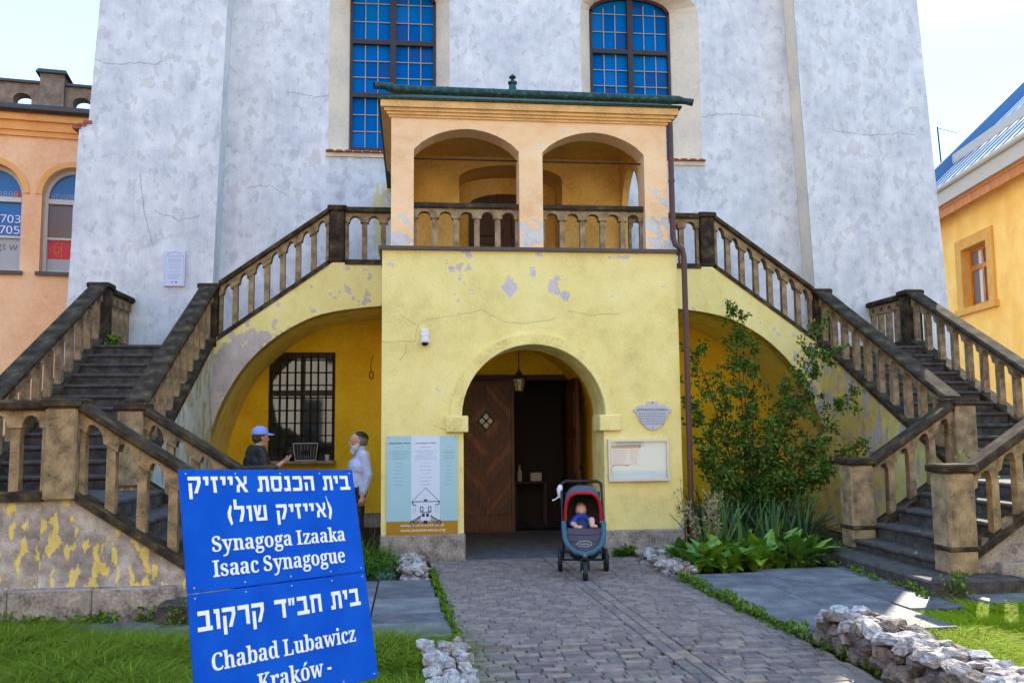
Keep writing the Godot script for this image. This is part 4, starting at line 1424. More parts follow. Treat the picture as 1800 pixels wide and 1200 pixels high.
	var cols := [[Color(0.95, 0.70, 0.46), -27.0, -9.0, 11.0], [Color(0.93, 0.90, 0.84), -9.0, 1.5, 12.5], [Color(0.95, 0.80, 0.58), 1.5, 11.0, 11.0], [Color(0.92, 0.86, 0.76), 11.0, 27.0, 12.0]]
	var names := ["long orange plastered house across the road", "off-white plastered house facing the synagogue across the road", "apricot plastered house facing the synagogue across the road", "long cream plastered house across the road"]
	for i in 4:
		var c: Array = cols[i]
		var o := thing("street_house", names[i], "building", Vector3(0, 0, 20.0))
		w = MB.new()
		w.bx(c[1], c[2], 0, c[3], 0, 8)
		put(w, "wall", mk(c[0], 0.9), o)
		var n := int((c[2] - c[1]) / 2.4)
		for fl in 3:
			for k in n:
				w = MB.new()
				var wx: float = lerpf(c[1], c[2], (k + 0.5) / n)
				w.bx(wx - 0.5, wx + 0.5, 1.0 + fl * 3.4, 2.8 + fl * 3.4, -0.04, -0.005)
				put(w, "window", M.dark_glass, o)
		w = MB.new()
		w.bx(c[1] - 0.05, c[2] + 0.05, c[3], c[3] + 0.25, -0.3, 8.2)
		put(w, "roof", M.tile_red, o)

func lettering(parent: Node, words: String, face: String, r: Rect2, z: float, m: Material, bold := false, xf := Transform3D.IDENTITY) -> MeshInstance3D:
	var f := SystemFont.new()
	f.font_names = PackedStringArray([face])
	f.font_weight = 700 if bold else 400
	var t := TextMesh.new()
	t.text = words
	t.font = f
	t.font_size = 48
	t.pixel_size = 0.01
	t.depth = 0.02
	t.curve_step = 3.0
	var am := ArrayMesh.new()
	am.add_surface_from_arrays(Mesh.PRIMITIVE_TRIANGLES, t.get_mesh_arrays())
	var b := am.get_aabb()
	var o := MeshInstance3D.new()
	o.mesh = am
	o.material_override = m
	o.name = "lettering"
	parent.add_child(o, true)
	var sx := r.size.x / b.size.x
	var sy := r.size.y / b.size.y
	var base := Basis.from_scale(Vector3(sx, sy, 0.1))
	o.transform = xf * Transform3D(base, Vector3(r.position.x - b.position.x * sx, r.position.y - b.position.y * sy, z))
	return o

func rock(seed_: int, r: Vector3) -> ArrayMesh:
	var n := FastNoiseLite.new()
	n.seed = seed_
	n.frequency = 0.9
	n.fractal_octaves = 3
	var m := MB.new()
	var rings := 8
	var segs := 12
	var cuts := []
	var rr := RandomNumberGenerator.new()
	rr.seed = seed_
	for i in 9:
		var z := rr.randf_range(-1, 1)
		var an := rr.randf() * TAU
		cuts.append([Vector3(sqrt(1 - z * z) * cos(an), z, sqrt(1 - z * z) * sin(an)), rr.randf_range(0.55, 0.85)])
	var g := []
	for i in rings + 1:
		var row := []
		var t := PI * i / rings
		for k in segs:
			var a := TAU * k / segs
			var d := Vector3(sin(t) * cos(a), cos(t), sin(t) * sin(a))
			# squared-off lump, broken by noise
			var q := Vector3(signf(d.x) * pow(absf(d.x), 0.7), signf(d.y) * pow(absf(d.y), 0.7), signf(d.z) * pow(absf(d.z), 0.7))
			q *= 1.0 + 0.35 * n.get_noise_3dv(d * 1.3)
			for c in cuts:
				var over: float = q.dot(c[0]) - c[1]
				if over > 0:
					q -= c[0] * over
			row.append(q * r * (1.0 + 0.30 * n.get_noise_3dv(d * 4.5 + Vector3.ONE * 9)))
		g.append(row)
	for i in rings:
		for k in segs:
			var j := (k + 1) % segs
			m.quad(g[i + 1][k], g[i][k], g[i][j], g[i + 1][j])
	return m.mesh()

func forecourt() -> void:
	# ----- path of long setts; runs a little askew to the porch
	var bed := MB.new()
	var ax := Vector3(0.0375, 0, 1.0).normalized()
	var sd := Vector3(1.0, 0, -0.0375).normalized()
	var o0 := Vector3(-0.06, 0, 0.05)
	var P := func(u: float, w: float) -> Vector3: return o0 + sd * u + ax * w
	bed.quad(P.call(-1.34, 8.6) + Vector3.UP * 0.004, P.call(1.36, 8.6) + Vector3.UP * 0.004, P.call(1.36, -0.05) + Vector3.UP * 0.004, P.call(-1.34, -0.05) + Vector3.UP * 0.004)
	var path := struct(bed, "path", M.soil)
	var rows := []
	var turn := atan2(-0.0375, 1.0) * -1.0
	var list := []
	var w := 0.02
	while w < 8.5:
		var rw := rng.randf_range(0.080, 0.092)
		var u := -1.32 - rng.randf_range(0.0, 0.15)
		while u < 1.33:
			var l := rng.randf_range(0.15, 0.225)
			var u0 := maxf(u, -1.32)
			var u1 := minf(u + l, 1.33)
			# the double row of lengthwise setts interrupts the courses
			var segs := [[u0, u1]]
			if u0 < 0.34 and u1 > 0.14:
				segs = [[u0, minf(u1, 0.137)], [maxf(u0, 0.343), u1]]
			for g in segs:
				if g[1] - g[0] > 0.035:
					list.append([(g[0] + g[1]) / 2, w + rw / 2, g[1] - g[0] - 0.006, rw - 0.006, 0.0])
			u += l
		w += rw
	for row in 2:
		w = 0.03
		while w < 8.4:
			var l := rng.randf_range(0.17, 0.23)
			list.append([0.19 + row * 0.1, w + l / 2, 0.092, l - 0.008, 0.0])
			w += l
	# nearest 300 that the view takes in are parts, the rest one part
	var shown := list.filter(func(q): return q[1] < 6.15)
	shown.sort_custom(func(a, b): return a[1] > b[1])
	var rest := [MB.new(), MB.new(), MB.new()]
	var shapes := {}
	for i in list.size():
		list[i][4] = rng.randi() % 100
	var k := 0
	for q in shown + list.filter(func(q): return q[1] >= 6.15):
		var pos: Vector3 = P.call(q[0], q[1])
		var tone: int = [0, 1, 2, 4, 0, 1, 4, 2, 3, 0][int(q[4]) % 10]
		if int(q[4]) > 95:
			tone = 5
		elif int(q[4]) > 92:
			tone = 6
		var dy := rng.randf_range(-0.004, 0.004)
		if k < 300:
			var key := "%d_%d" % [int(q[2] * 100), int(q[3] * 250)]
			if not shapes.has(key):
				var m := MB.new()
				m.cbox(Vector3.ZERO, Vector3(int(q[2] * 100) / 100.0, 0.06, int(q[3] * 250) / 250.0), 0.0045, false)
				shapes[key] = m.mesh()
			var s := put(shapes[key], "sett", M.setts[tone], path, pos + Vector3.UP * (0.005 + dy))
			s.rotation = Vector3(rng.randf_range(-0.012, 0.012), turn + rng.randf_range(-0.015, 0.015), rng.randf_range(-0.012, 0.012))
		else:
			var m: MB = rest[k % 3]
			m.xf = Transform3D(Basis.from_euler(Vector3(rng.randf_range(-0.012, 0.012), turn + rng.randf_range(-0.015, 0.015), rng.randf_range(-0.012, 0.012))), pos + Vector3.UP * (0.005 + dy))
			m.cbox(Vector3.ZERO, Vector3(q[2], 0.06, q[3]), 0.0045, false)
		k += 1
	for i in 3:
		if rest[i].v.size():
			put(rest[i], "far_setts", M.setts[[0, 1, 4][i]], path).set_meta("kind", "stuff")
	# ----- slab path on the left
	var g := MB.new()
	g.bx(-2.75, -1.36, 0.0, 0.012, 1.55, 4.3)
	var lp := struct(g, "slab_path", M.soil)
	for q in [[-1.95, -1.39, 1.58, 2.0, 0], [-1.95, -1.365, 2.01, 2.62, 1], [-1.95, -1.33, 2.63, 3.33, 2], [-1.95, -1.30, 3.34, 3.72, 1], [-1.95, -1.27, 3.73, 4.25, 2], [-2.72, -1.965, 1.58, 2.4, 0], [-2.72, -1.965, 2.41, 3.2, 2], [-2.72, -1.965, 3.21, 4.2, 0]]:
		var m := MB.new()
		m.cbox(Vector3(0, 0.03, 0), Vector3(q[1] - q[0], 0.06, q[3] - q[2]), 0.008, false)
		put(m, "slab", [M.slab, M.slab_b, M.slab_c][q[4]], lp, Vector3((q[0] + q[1]) / 2, -0.012 + rng.randf_range(0, 0.006), (q[2] + q[3]) / 2))
	g = MB.new()
	g.bx(-5.8, -3.3, 0.0, 0.01, 3.26, 4.0)
	lp = struct(g, "stair_apron", M.soil)
	for q in [[-4.55, -3.32, 3.3, 3.98, 0], [-5.75, -4.57, 3.3, 3.75, 2]]:
		var m := MB.new()
		m.cbox(Vector3(0, 0.02, 0), Vector3(q[1] - q[0], 0.045, q[3] - q[2]), 0.008, false)
		put(m, "slab", [M.slab, M.slab_b, M.slab_c][q[4]], lp, Vector3((q[0] + q[1]) / 2, 0.0, (q[2] + q[3]) / 2))
	# ----- raised slab terrace on the right
	g = MB.new()
	var base := PackedVector2Array([Vector2(1.40, -1.98), Vector2(3.3, -1.72), Vector2(3.35, -4.35), Vector2(1.60, -4.74)])
	g.xf = Transform3D(Basis(Vector3.RIGHT, -PI / 2), Vector3.ZERO)
	g.prism(base, 0.0, 0.025)
	var terr := struct(g, "terrace", M.plinth)
	var cuts := [[1.36, 2.28, 1.93, 2.75, 0], [2.29, 3.34, 1.70, 2.75, 2], [1.40, 2.05, 2.76, 3.75, 2], [2.06, 2.75, 2.76, 3.75, 0], [2.76, 3.30, 2.76, 4.0, 1], [1.45, 2.75, 3.76, 4.76, 0]]
	for q in cuts:
		var m := MB.new()
		m.cbox(Vector3(0, 0.03, 0), Vector3(q[1] - q[0], 0.062, q[3] - q[2]), 0.008)
		var o := put(m, "slab", [M.slab, M.slab_b, M.slab_c][q[4]], terr, Vector3((q[0] + q[1]) / 2, 0.025 + rng.randf_range(0, 0.003), (q[2] + q[3]) / 2))
		o.rotation.y = turn
	var st := MB.new()
	st.cbox(Vector3(3.95, 0.05, 3.66), Vector3(0.62, 0.07, 0.36), 0.012)
	var fs := put(st, "stepping_stone", M.slab)
	tag(fs, "loose grey slab lying in front of the right stair's bottom step", "slab")
	# ----- rough stone edgings and wall
	var lumps := []
	for i in 14:
		lumps.append(rock(100 + i, Vector3(0.115, 0.085, 0.095)))
	edging("stone_edging", "pale rough stone edging beside path, near the blue sign", Vector3(-1.36, 0, 4.75), Vector3(-1.30, 0, 6.6), 0.30, 3, 16, 0.085, lumps, [0, 0, 1])
	edging("stone_edging", "short pale stone edging by the porch's left plinth", Vector3(-1.62, 0, 0.40), Vector3(-1.55, 0, 1.5), 0.28, 3, 9, 0.13, lumps, [0, 1, 0])
	edging("stone_edging", "short pale stone edging below the notice case", Vector3(1.36, 0, 0.45), Vector3(1.42, 0, 1.88), 0.26, 3, 11, 0.13, lumps, [0, 1, 1])
	stone_wall(lumps)

func edging(called: String, label: String, a: Vector3, b: Vector3, wide: float, across: int, along: int, h: float, lumps: Array, tones: Array) -> void:
	var n := thing(called, label, "stone edging", a, "rough stone edgings along the path")
	var d := (b - a) / along
	var side := (b - a).normalized().cross(Vector3.UP)
	for i in along + 1:
		for k in across:
			for lay in 2:
				var p := d * i + side * (wide * ((k + 0.5) / across - 0.5)) + Vector3(rng.randf_range(-0.03, 0.03), 0.03 + lay * h * 0.75 + rng.randf_range(-0.015, 0.015), rng.randf_range(-0.03, 0.03))
				var o := put(lumps[rng.randi() % lumps.size()], "stone", M.rocks[tones[rng.randi() % tones.size()]], n, p)
				o.rotation = Vector3(rng.randf_range(-0.3, 0.3), rng.randf_range(-0.6, 0.6) + PI / 2 * (rng.randi() % 2), rng.randf_range(-0.3, 0.3))
				o.scale = Vector3(rng.randf_range(0.5, 0.8), rng.randf_range(0.4, 0.65), rng.randf_range(0.5, 0.75))

func stone_wall(lumps: Array) -> void:
	var n := thing("stone_wall", "low rubble stone wall edging the sunlit lawn on the right", "stone wall", Vector3(1.66, 0, 4.85))
	var d := Vector3(0.055, 0, 1.0).normalized()
	var side := Vector3(1, 0, -0.055)
	var core := MB.new()
	core.hexa([side * -0.09, side * -0.09 + d * 2.9, side * 0.2 + d * 2.9, side * 0.2, side * -0.09 + Vector3.UP * 0.24, side * -0.09 + d * 2.9 + Vector3.UP * 0.2, side * 0.2 + d * 2.9 + Vector3.UP * 0.2, side * 0.2 + Vector3.UP * 0.24])
	put(core, "core", M.plinth, n)
	for lay in 3:
		var t := 0.0 + lay * 0.06
		while t < 2.9:
			for k in (2 if lay < 2 else 3):
				if lay < 2 and k == 1:
					continue
				var off := -0.10 if lay < 2 else -0.12 + k * 0.13
				var p := d * t + side * off + Vector3(0, 0.07 + lay * 0.1 - t * 0.008 + rng.randf_range(-0.012, 0.012), 0)
				var o := put(lumps[rng.randi() % lumps.size()], "stone", M.rocks[(2 + rng.randi() % 2) if lay < 2 and rng.randf() < 0.85 else rng.randi() % 3], n, p)
				o.rotation = Vector3(rng.randf_range(-0.25, 0.25), rng.randf_range(-0.5, 0.5) + PI / 2, rng.randf_range(-0.25, 0.25))
				o.scale = Vector3(rng.randf_range(0.75, 1.3), rng.randf_range(0.7, 1.0) if lay < 2 else rng.randf_range(0.45, 0.7), rng.randf_range(0.7, 1.05))
			t += rng.randf_range(0.14, 0.19)

# ---------------------------------------------------------------- flat print
func dashes(im: Image, x0: int, x1: int, y: int, c: Color, rg: RandomNumberGenerator, thick := 1, centred := true) -> void:
	var l := x0
	var half := rg.randi_range(0, (x1 - x0) / 5) if centred else 0
	l = x0 + half
	var e := x1 - (half if centred else rg.randi_range(0, (x1 - x0) / 4))
	while l < e:
		var n := rg.randi_range(3, 9)
		for x in range(l, mini(l + n, e)):
			for t in thick:
				if rg.randf() < 0.8:
					im.set_pixel(x, y + t, im.get_pixel(x, y + t).lerp(c, rg.randf_range(0.45, 0.95)))
		l += n + 2

func stroke(im: Image, pts: Array, c: Color, ox: float, oy: float, k: float, thick := 1) -> void:
	for i in pts.size() - 1:
		var a := Vector2(ox + pts[i][0] * k, oy + pts[i][1] * k)
		var b := Vector2(ox + pts[i + 1][0] * k, oy + pts[i + 1][1] * k)
		var n := int(a.distance_to(b) * 2) + 1
		for s in n + 1:
			var p := a.lerp(b, float(s) / n)
			im.fill_rect(Rect2i(int(p.x), int(p.y), thick, thick), c)

func print_mat(im: Image, rough := 0.45) -> StandardMaterial3D:
	return mk(Color(1, 1, 1), rough, {"tex": ImageTexture.create_from_image(im), "repeat": false})

func poster() -> void:
	var rg := RandomNumberGenerator.new()
	rg.seed = 5
	var W := 364
	var H := 504
	var im := Image.create(W, H, false, Image.FORMAT_RGB8)
	im.fill(Color(0.63, 0.79, 0.83))
	im.fill_rect(Rect2i(126, 0, 146, H), Color(0.80, 0.86, 0.93))
	im.fill_rect(Rect2i(0, 434, W, 70), Color(0.66, 0.48, 0.04))
	var ink := Color(0.16, 0.20, 0.27)
	for col in [[8, 118], [134, 264], [280, 356]]:
		for y in [58, 76, 84, 92, 101, 110, 119, 138, 156, 175, 193, 211, 230, 248]:
			var narrow: int = 0 if y > 70 and y < 125 else (col[1] - col[0]) / 4
			dashes(im, col[0] + narrow, col[1] - narrow, y, ink, rg, 2)
	# line drawing of the building
	var dk := Color(0.10, 0.07, 0.16)
	var ox := 110.0
	var oy := 260.0
	var k := 1.62
	stroke(im, [[12, 46], [55, 3], [98, 46]], dk, ox, oy, k, 2)
	stroke(im, [[12, 46], [98, 46]], dk, ox, oy, k, 4)
	stroke(im, [[12, 48], [16, 56], [24, 56]], dk, ox, oy, k, 4)
	stroke(im, [[98, 48], [94, 56], [86, 56]], dk, ox, oy, k, 4)
	stroke(im, [[16, 56], [16, 84]], dk, ox, oy, k, 1)
	stroke(im, [[24, 58], [24, 82]], dk, ox, oy, k, 1)
	stroke(im, [[94, 56], [94, 84]], dk, ox, oy, k, 1)
	stroke(im, [[86, 58], [86, 82]], dk, ox, oy, k, 1)
	for x in [38, 63]:
		stroke(im, [[x, 62], [x + 8, 62], [x + 8, 76], [x, 76], [x, 62]], dk, ox, oy, k, 4)
	im.fill_rect(Rect2i(int(ox + 50 * k), int(oy + 40 * k), int(10 * k), int(6 * k)), dk)
	for x in [49, 60]:
		im.fill_rect(Rect2i(int(ox + x * k), int(oy + 28 * k), 3, 3), dk)
	stroke(im, [[40, 80], [70, 80]], dk, ox, oy, k, 4)
	for x in [44, 57]:
		im.fill_rect(Rect2i(int(ox + x * k), int(oy + 84 * k), int(9 * k), int(10 * k)), dk)
	im.fill_rect(Rect2i(int(ox + 49 * k), int(oy + 106 * k), int(12 * k), int(16 * k)), dk)
	for e in [1.0, -1.0]:
		var c := func(v: float) -> float: return 55 + e * (v - 55)
		stroke(im, [[c.call(70), 90], [c.call(96), 106], [c.call(88), 118], [c.call(102), 122]], dk, ox, oy, k, 4)
		stroke(im, [[c.call(72), 96], [c.call(92), 110], [c.call(100), 104], [c.call(104), 112], [c.call(98), 118]], dk, ox, oy, k, 3)
		stroke(im, [[c.call(70), 120], [c.call(84), 120], [c.call(80), 108], [c.call(70), 102]], dk, ox, oy, k, 3)
	var n := thing("poster_board", "tall pale blue information poster with gold foot on the porch wall", "poster", Vector3(-1.465, 0.352, 0.012))
	var m := MB.new()
	m.ro = Rect2(-0.455, 1.262, 0.91, 1.262)
	m.bx(-0.455, 0.455, 0.0, 1.262, 0.0, 0.012)
	put(m, "panel", print_mat(im), n)
	lettering(n, "Synagoga IZAAKA - Otwarta", "Droid Sans", Rect2(-0.425, 1.158, 0.265, 0.018), 0.0135, M.ink, true)
	lettering(n, "Isaac Synagogue - Kraków", "Droid Sans", Rect2(-0.085, 1.158, 0.26, 0.018), 0.0135, M.ink, true)
	lettering(n, "www.chabadkrakow.pl", "Droid Sans", Rect2(-0.275, 0.10, 0.55, 0.042), 0.0135, M.sign_white)
	lettering(n, "www.jewishkrakow.org", "Droid Sans", Rect2(-0.275, 0.035, 0.57, 0.045), 0.0135, M.sign_white)
	for e in [Vector3(-0.43, 1.24, 0.012), Vector3(0.43, 1.24, 0.012), Vector3(-0.43, 0.02, 0.012), Vector3(0.43, 0.02, 0.012)]:
		m = MB.new()
		m.ball(Vector3.ZERO, Vector3(0.006, 0.006, 0.004), 4, 8)
		put(m, "screw", M.iron, n, e)

func wall_fittings() -> void:
	poster()
	var rg := RandomNumberGenerator.new()
	rg.seed = 6
	# ----- notice case
	var n := thing("notice_case", "aluminium framed glass notice case with one pinned sheet", "notice board", Vector3(1.385, 1.265, 0.0))
	var im := Image.create(320, 216, false, Image.FORMAT_RGB8)
	im.fill(Color(0.80, 0.86, 0.85))
	var m := MB.new()
	m.bx(-0.385, 0.385, -0.25, 0.25, 0.004, 0.02)
	put(m, "backboard", mk(Color(0.82, 0.88, 0.87), 0.6), n)
	m = MB.new()
	for q in [[-0.41, 0.41, 0.245, 0.275], [-0.41, 0.41, -0.275, -0.245], [-0.41, -0.38, -0.245, 0.245], [0.38, 0.41, -0.245, 0.245]]:
		m.bx(q[0], q[1], q[2], q[3], 0.003, 0.062)
	put(m, "frame", M.alu, n)
	m = MB.new()
	m.bx(-0.38, 0.38, -0.245, 0.245, 0.045, 0.049)
	put(m, "glass_pane", mk(Color(0.9, 0.95, 0.96), 0.02, {"alpha": 0.10}), n)
	im = Image.create(200, 140, false, Image.FORMAT_RGB8)
	im.fill(Color(0.86, 0.85, 0.84))
	for y in range(12, 130, 6):
		dashes(im, 10, 118, y, Color(0.2, 0.22, 0.3), rg, 2, false)
		dashes(im, 128, 190, y, Color(0.2, 0.22, 0.3), rg, 2, false)
	im.fill_rect(Rect2i(0, 128, 130, 8), Color(0.62, 0.36, 0.22))
	m = MB.new()
	m.ro = Rect2(-0.355, 0.155, 0.38, 0.23)
	m.bx(-0.355, 0.025, -0.075, 0.155, 0.0205, 0.022)
	put(m, "sheet", print_mat(im, 0.8), n)
	m = MB.new()
	m.bx(-0.355, 0.035, 0.158, 0.20, 0.0205, 0.026)
	put(m, "clip_strip", mk(Color(0.72, 0.52, 0.24), 0.6), n)
	for e in [[Vector3(-0.345, 0.178, 0.028), Color(0.1, 0.1, 0.5)], [Vector3(0.022, 0.18, 0.028), Color(0.05, 0.35, 0.36)], [Vector3(-0.34, -0.08, 0.026), Color(0.05, 0.36, 0.34)], [Vector3(-0.16, -0.072, 0.026), Color(0.7, 0.1, 0.1)], [Vector3(-0.368, -0.105, 0.026), Color(0.7, 0.05, 0.2)], [Vector3(-0.366, -0.14, 0.026), Color(0.1, 0.2, 0.5)]]:
		m = MB.new()
		m.ball(Vector3.ZERO, Vector3(0.011, 0.011, 0.007), 5, 8)
		put(m, "pin", mk(e[1], 0.3), n, e[0])
	# ----- shield plate
	n = thing("shield_plaque", "polished metal shield plaque engraved above the notice case", "plaque", Vector3(1.595, 1.66, 0.012))
	m = MB.new()
	var half := [Vector2(0, 0), Vector2(0.055, 0.012), Vector2(0.12, 0.055), Vector2(0.17, 0.115), Vector2(0.205, 0.19), Vector2(0.215, 0.235), Vector2(0.245, 0.238), Vector2(0.262, 0.265), Vector2(0.235, 0.288), Vector2(0.19, 0.315), Vector2(0.155, 0.335), Vector2(0.13, 0.33), Vector2(0.075, 0.318), Vector2(0.07, 0.375), Vector2(0, 0.383)]
	var poly := PackedVector2Array(half)
	for i in range(half.size() - 2, 0, -1):
		poly.append(Vector2(-half[i].x, half[i].y))
	m.prism(poly, 0.0, 0.012)
	put(m, "plate", M.plate, n)
	lettering(n, "SYNAGOGA IZAAKA", "Droid Serif", Rect2(-0.185, 0.255, 0.37, 0.03), 0.0128, M.ink, true)
	for i in 8:
		m = MB.new()
		var hw := sqrt(maxf(0.0, 1.0 - pow((0.225 - (0.225 - i * 0.022)) / 0.235, 2.0))) * 0.19
		var x := -hw
		while x < hw - 0.012:
			var l := rg.randf_range(0.012, 0.035)
			m.bx(x, minf(x + l, hw), 0.225 - i * 0.022, 0.231 - i * 0.022, 0.0121, 0.0127)
			x += l + 0.008
		put(m, "engraved_line", M.ink, n)
	for e in [Vector3(0, 0.03, 0.013), Vector3(-0.2, 0.265, 0.013), Vector3(0.2, 0.265, 0.013), Vector3(0, 0.36, 0.013)]:
		m = MB.new()
		m.ball(Vector3.ZERO, Vector3(0.009, 0.009, 0.006), 5, 8)
		put(m, "screw", M.iron, n, e)
	# ----- white plaque on the pilaster
	n = thing("wall_plaque", "small white text plaque on the left pilaster above the stairs", "plaque", Vector3(-5.65, 4.47, -3.948))
	im = Image.create(128, 224, false, Image.FORMAT_RGB8)
	im.fill(Color(0.78, 0.80, 0.88))
	var arch := []
	for k in 13:
		var a := PI - PI * k / 12.0
		arch.append([64 + 54 * cos(a), 44 - 40 * sin(a)])
	stroke(im, arch, Color(0.5, 0.5, 0.62), 0, 0, 1.0, 2)
	stroke(im, [[10, 44], [6, 218]], Color(0.6, 0.6, 0.7), 0, 0, 1.0, 2)
	stroke(im, [[118, 44], [118, 218]], Color(0.6, 0.6, 0.7), 0, 0, 1.0, 2)
	for y in [30, 34, 48, 54, 60, 66, 72, 84, 90, 104, 110, 128, 134, 148, 154, 160, 166, 172, 178]:
		dashes(im, 18, 110, y, Color(0.32, 0.33, 0.46), rg, 2)
	im.fill_rect(Rect2i(50, 196, 8, 8), Color(0.15, 0.15, 0.25))
	im.fill_rect(Rect2i(72, 195, 10, 10), Color(0.12, 0.12, 0.22))
	m = MB.new()
	m.ro = Rect2(-0.175, 0.30, 0.35, 0.60)
	m.bx(-0.175, 0.175, -0.30, 0.30, 0.0, 0.045)
	put(m, "plate", print_mat(im, 0.5), n)
	# ----- security camera
	n = thing("security_camera", "white security camera on the yellow porch wall left of the arch", "camera", Vector3(-1.43, 2.78, 0.0))
	m = MB.new()
	m.cbox(Vector3(0, 0.17, 0.035), Vector3(0.105, 0.105, 0.066), 0.012)
	put(m, "junction_box", M.white, n)
	m = MB.new()
	m.lathe([Vector2(0.0, 0.115), Vector2(0.052, 0.113), Vector2(0.058, 0.06), Vector2(0.05, 0.035)], 16, Vector3(0, 0, 0.07))
	put(m, "housing", M.white, n)
	m = MB.new()
	m.ball(Vector3(0, 0.035, 0.075), Vector3(0.048, 0.045, 0.048), 8, 14)
	put(m, "lens_dome", mk(lin(0.01, 0.01, 0.012), 0.08), n)
	# ----- lantern in the passage
	n = thing("hanging_lantern", "black iron lantern hanging in the porch arch", "lantern", Vector3(-0.05, 2.2, -1.2))
	m = MB.new()
	for k in 9:
		m.tube([Vector3(0, 0.36 + k * 0.05, 0), Vector3(0, 0.40 + k * 0.05, 0)], 0.006 if k % 2 else 0.009, 6)
	put(m, "chain", M.iron, n)
	m = MB.new()
	m.lathe([Vector2(0.115, 0.215), Vector2(0.11, 0.235), Vector2(0.06, 0.27), Vector2(0.03, 0.32), Vector2(0.012, 0.35), Vector2(0.0, 0.37)], 6)
	put(m, "hood", M.iron, n)
	m = MB.new()
	for k in 6:
		var a := TAU * k / 6.0
		m.tube([Vector3(cos(a) * 0.095, 0.22, sin(a) * 0.095), Vector3(cos(a) * 0.06, 0.035, sin(a) * 0.06)], 0.006, 5)
	m.lathe([Vector2(0.0, -0.02), Vector2(0.03, 0.0), Vector2(0.066, 0.03), Vector2(0.062, 0.04)], 6)
	put(m, "cage", M.iron, n)
	m = MB.new()
	m.lathe([Vector2(0.056, 0.04), Vector2(0.09, 0.215)], 6)
	put(m, "glass_pane", mk(Color(0.85, 0.80, 0.62), 0.15, {"alpha": 0.35}), n)
	# ----- loose wire on the niche wall
	n = thing("wire_loop", "loose wire with a loop hanging on the yellow niche wall", "wire", Vector3(-2.32, 2.55, -4.285))
	m = MB.new()
	m.tube([Vector3(0.03, 0.46, 0), Vector3(0.0, 0.36, 0.02), Vector3(-0.02, 0.26, 0.01), Vector3(0.0, 0.18, 0.02)], 0.006, 5)
	put(m, "wire", M.iron, n)
	m = MB.new()
	var ring := []
	for k in 13:
		ring.append(Vector3(0.035 * sin(TAU * k / 12.0), 0.11 + 0.07 * cos(TAU * k / 12.0), 0.015))
	m.tube(ring, 0.008, 5, false)
	put(m, "loop", M.iron, n)
	# ----- things on the window sill of the niche
	m = MB.new()
	m.bx(-4.12, -2.93, 1.13, 1.172, -4.30, -4.02)
	var led := put(m, "window_ledge", M.plinth)
	tag(led, "stone ledge below the barred niche window", "ledge")
	n = thing("wire_crate", "black printed crate standing on the niche window ledge", "crate", Vector3(-3.42, 1.172, -4.13))
	m = MB.new()
	m.hexa([Vector3(-0.17, 0, -0.09), Vector3(-0.17, 0, 0.09), Vector3(0.17, 0, 0.09), Vector3(0.17, 0, -0.09), Vector3(-0.21, 0.30, -0.1), Vector3(-0.21, 0.30, 0.1), Vector3(0.21, 0.30, 0.1), Vector3(0.21, 0.30, -0.1)])
	put(m, "body", M.black, n)
	m = MB.new()
	for y in [0.012, 0.30]:
		var hw: float = 0.17 + 0.04 * y / 0.3
		m.tube([Vector3(-hw, y, 0.104), Vector3(hw, y, 0.104)], 0.009, 5)
	for x in [-0.19, 0.19]:
		m.tube([Vector3(x * 0.9, 0.01, 0.1), Vector3(x * 1.1, 0.3, 0.106)], 0.009, 5)
	for k in 8:
		var x := -0.13 + k * 0.037
		m.tube([Vector3(x, 0.04, 0.1), Vector3(x + 0.03 * sin(k * 2.1), 0.27, 0.106)], 0.0035, 4)
	put(m, "trim", M.alu, n)
	m = MB.new()
	m.bx(-0.07, 0.07, 0.10, 0.19, 0.106, 0.11)
	put(m, "label_patch", M.ink, n)
	n = thing("paper_cup", "small pale paper cup on the niche window ledge", "cup", Vector3(-3.06, 1.172, -4.1))
	m = MB.new()
	m.lathe([Vector2(0.0, 0.0), Vector2(0.03, 0.0), Vector2(0.042, 0.1), Vector2(0.044, 0.105), Vector2(0.038, 0.1), Vector2(0.028, 0.01)], 14)
	put(m, "cup", M.off_white, n)
	n = thing("black_bag", "round black bag on the niche ledge beside the crate", "bag", Vector3(-3.68, 1.172, -4.12))
	m = MB.new()
	m.ball(Vector3(0, 0.14, 0), Vector3(0.14, 0.15, 0.1), 10, 14)
	put(m, "bag", M.black, n)
	m = MB.new()
	m.tube([Vector3(-0.06, 0.27, 0), Vector3(-0.04, 0.32, 0), Vector3(0.04, 0.32, 0), Vector3(0.06, 0.27, 0)], 0.012, 6)
	put(m, "handle", M.black, n)
	# ----- inside the vestibule
	n = thing("side_table", "dark wooden table inside the dim open doorway", "table", Vector3(0.45, 0.035, -4.0))
	m = MB.new()
	m.cbox(Vector3(0, 0.72, 0), Vector3(0.6, 0.035, 0.4), 0.008)
	put(m, "tabletop", M.dark_wood, n)
	for e in [Vector2(-0.26, -0.16), Vector2(0.26, -0.16), Vector2(-0.26, 0.16), Vector2(0.26, 0.16)]:
		m = MB.new()
		m.box(Vector3(e.x, 0.35, e.y), Vector3(0.045, 0.705, 0.045))
		put(m, "leg", M.dark_wood, n)
	m = MB.new()
	m.cbox(Vector3.ZERO, Vector3(0.2, 0.15, 0.16), 0.01)
	var bx := put(m, "cardboard_box", mk(Color(0.80, 0.76, 0.72), 0.8), self, Vector3(0.56, 0.85, -3.95))
	tag(bx, "pale box on the table inside the open doorway", "box")
	m = MB.new()
	m.lathe([Vector2(0, 0), Vector2(0.045, 0), Vector2(0.045, 0.17), Vector2(0.018, 0.21), Vector2(0.018, 0.28), Vector2(0, 0.285)], 12)
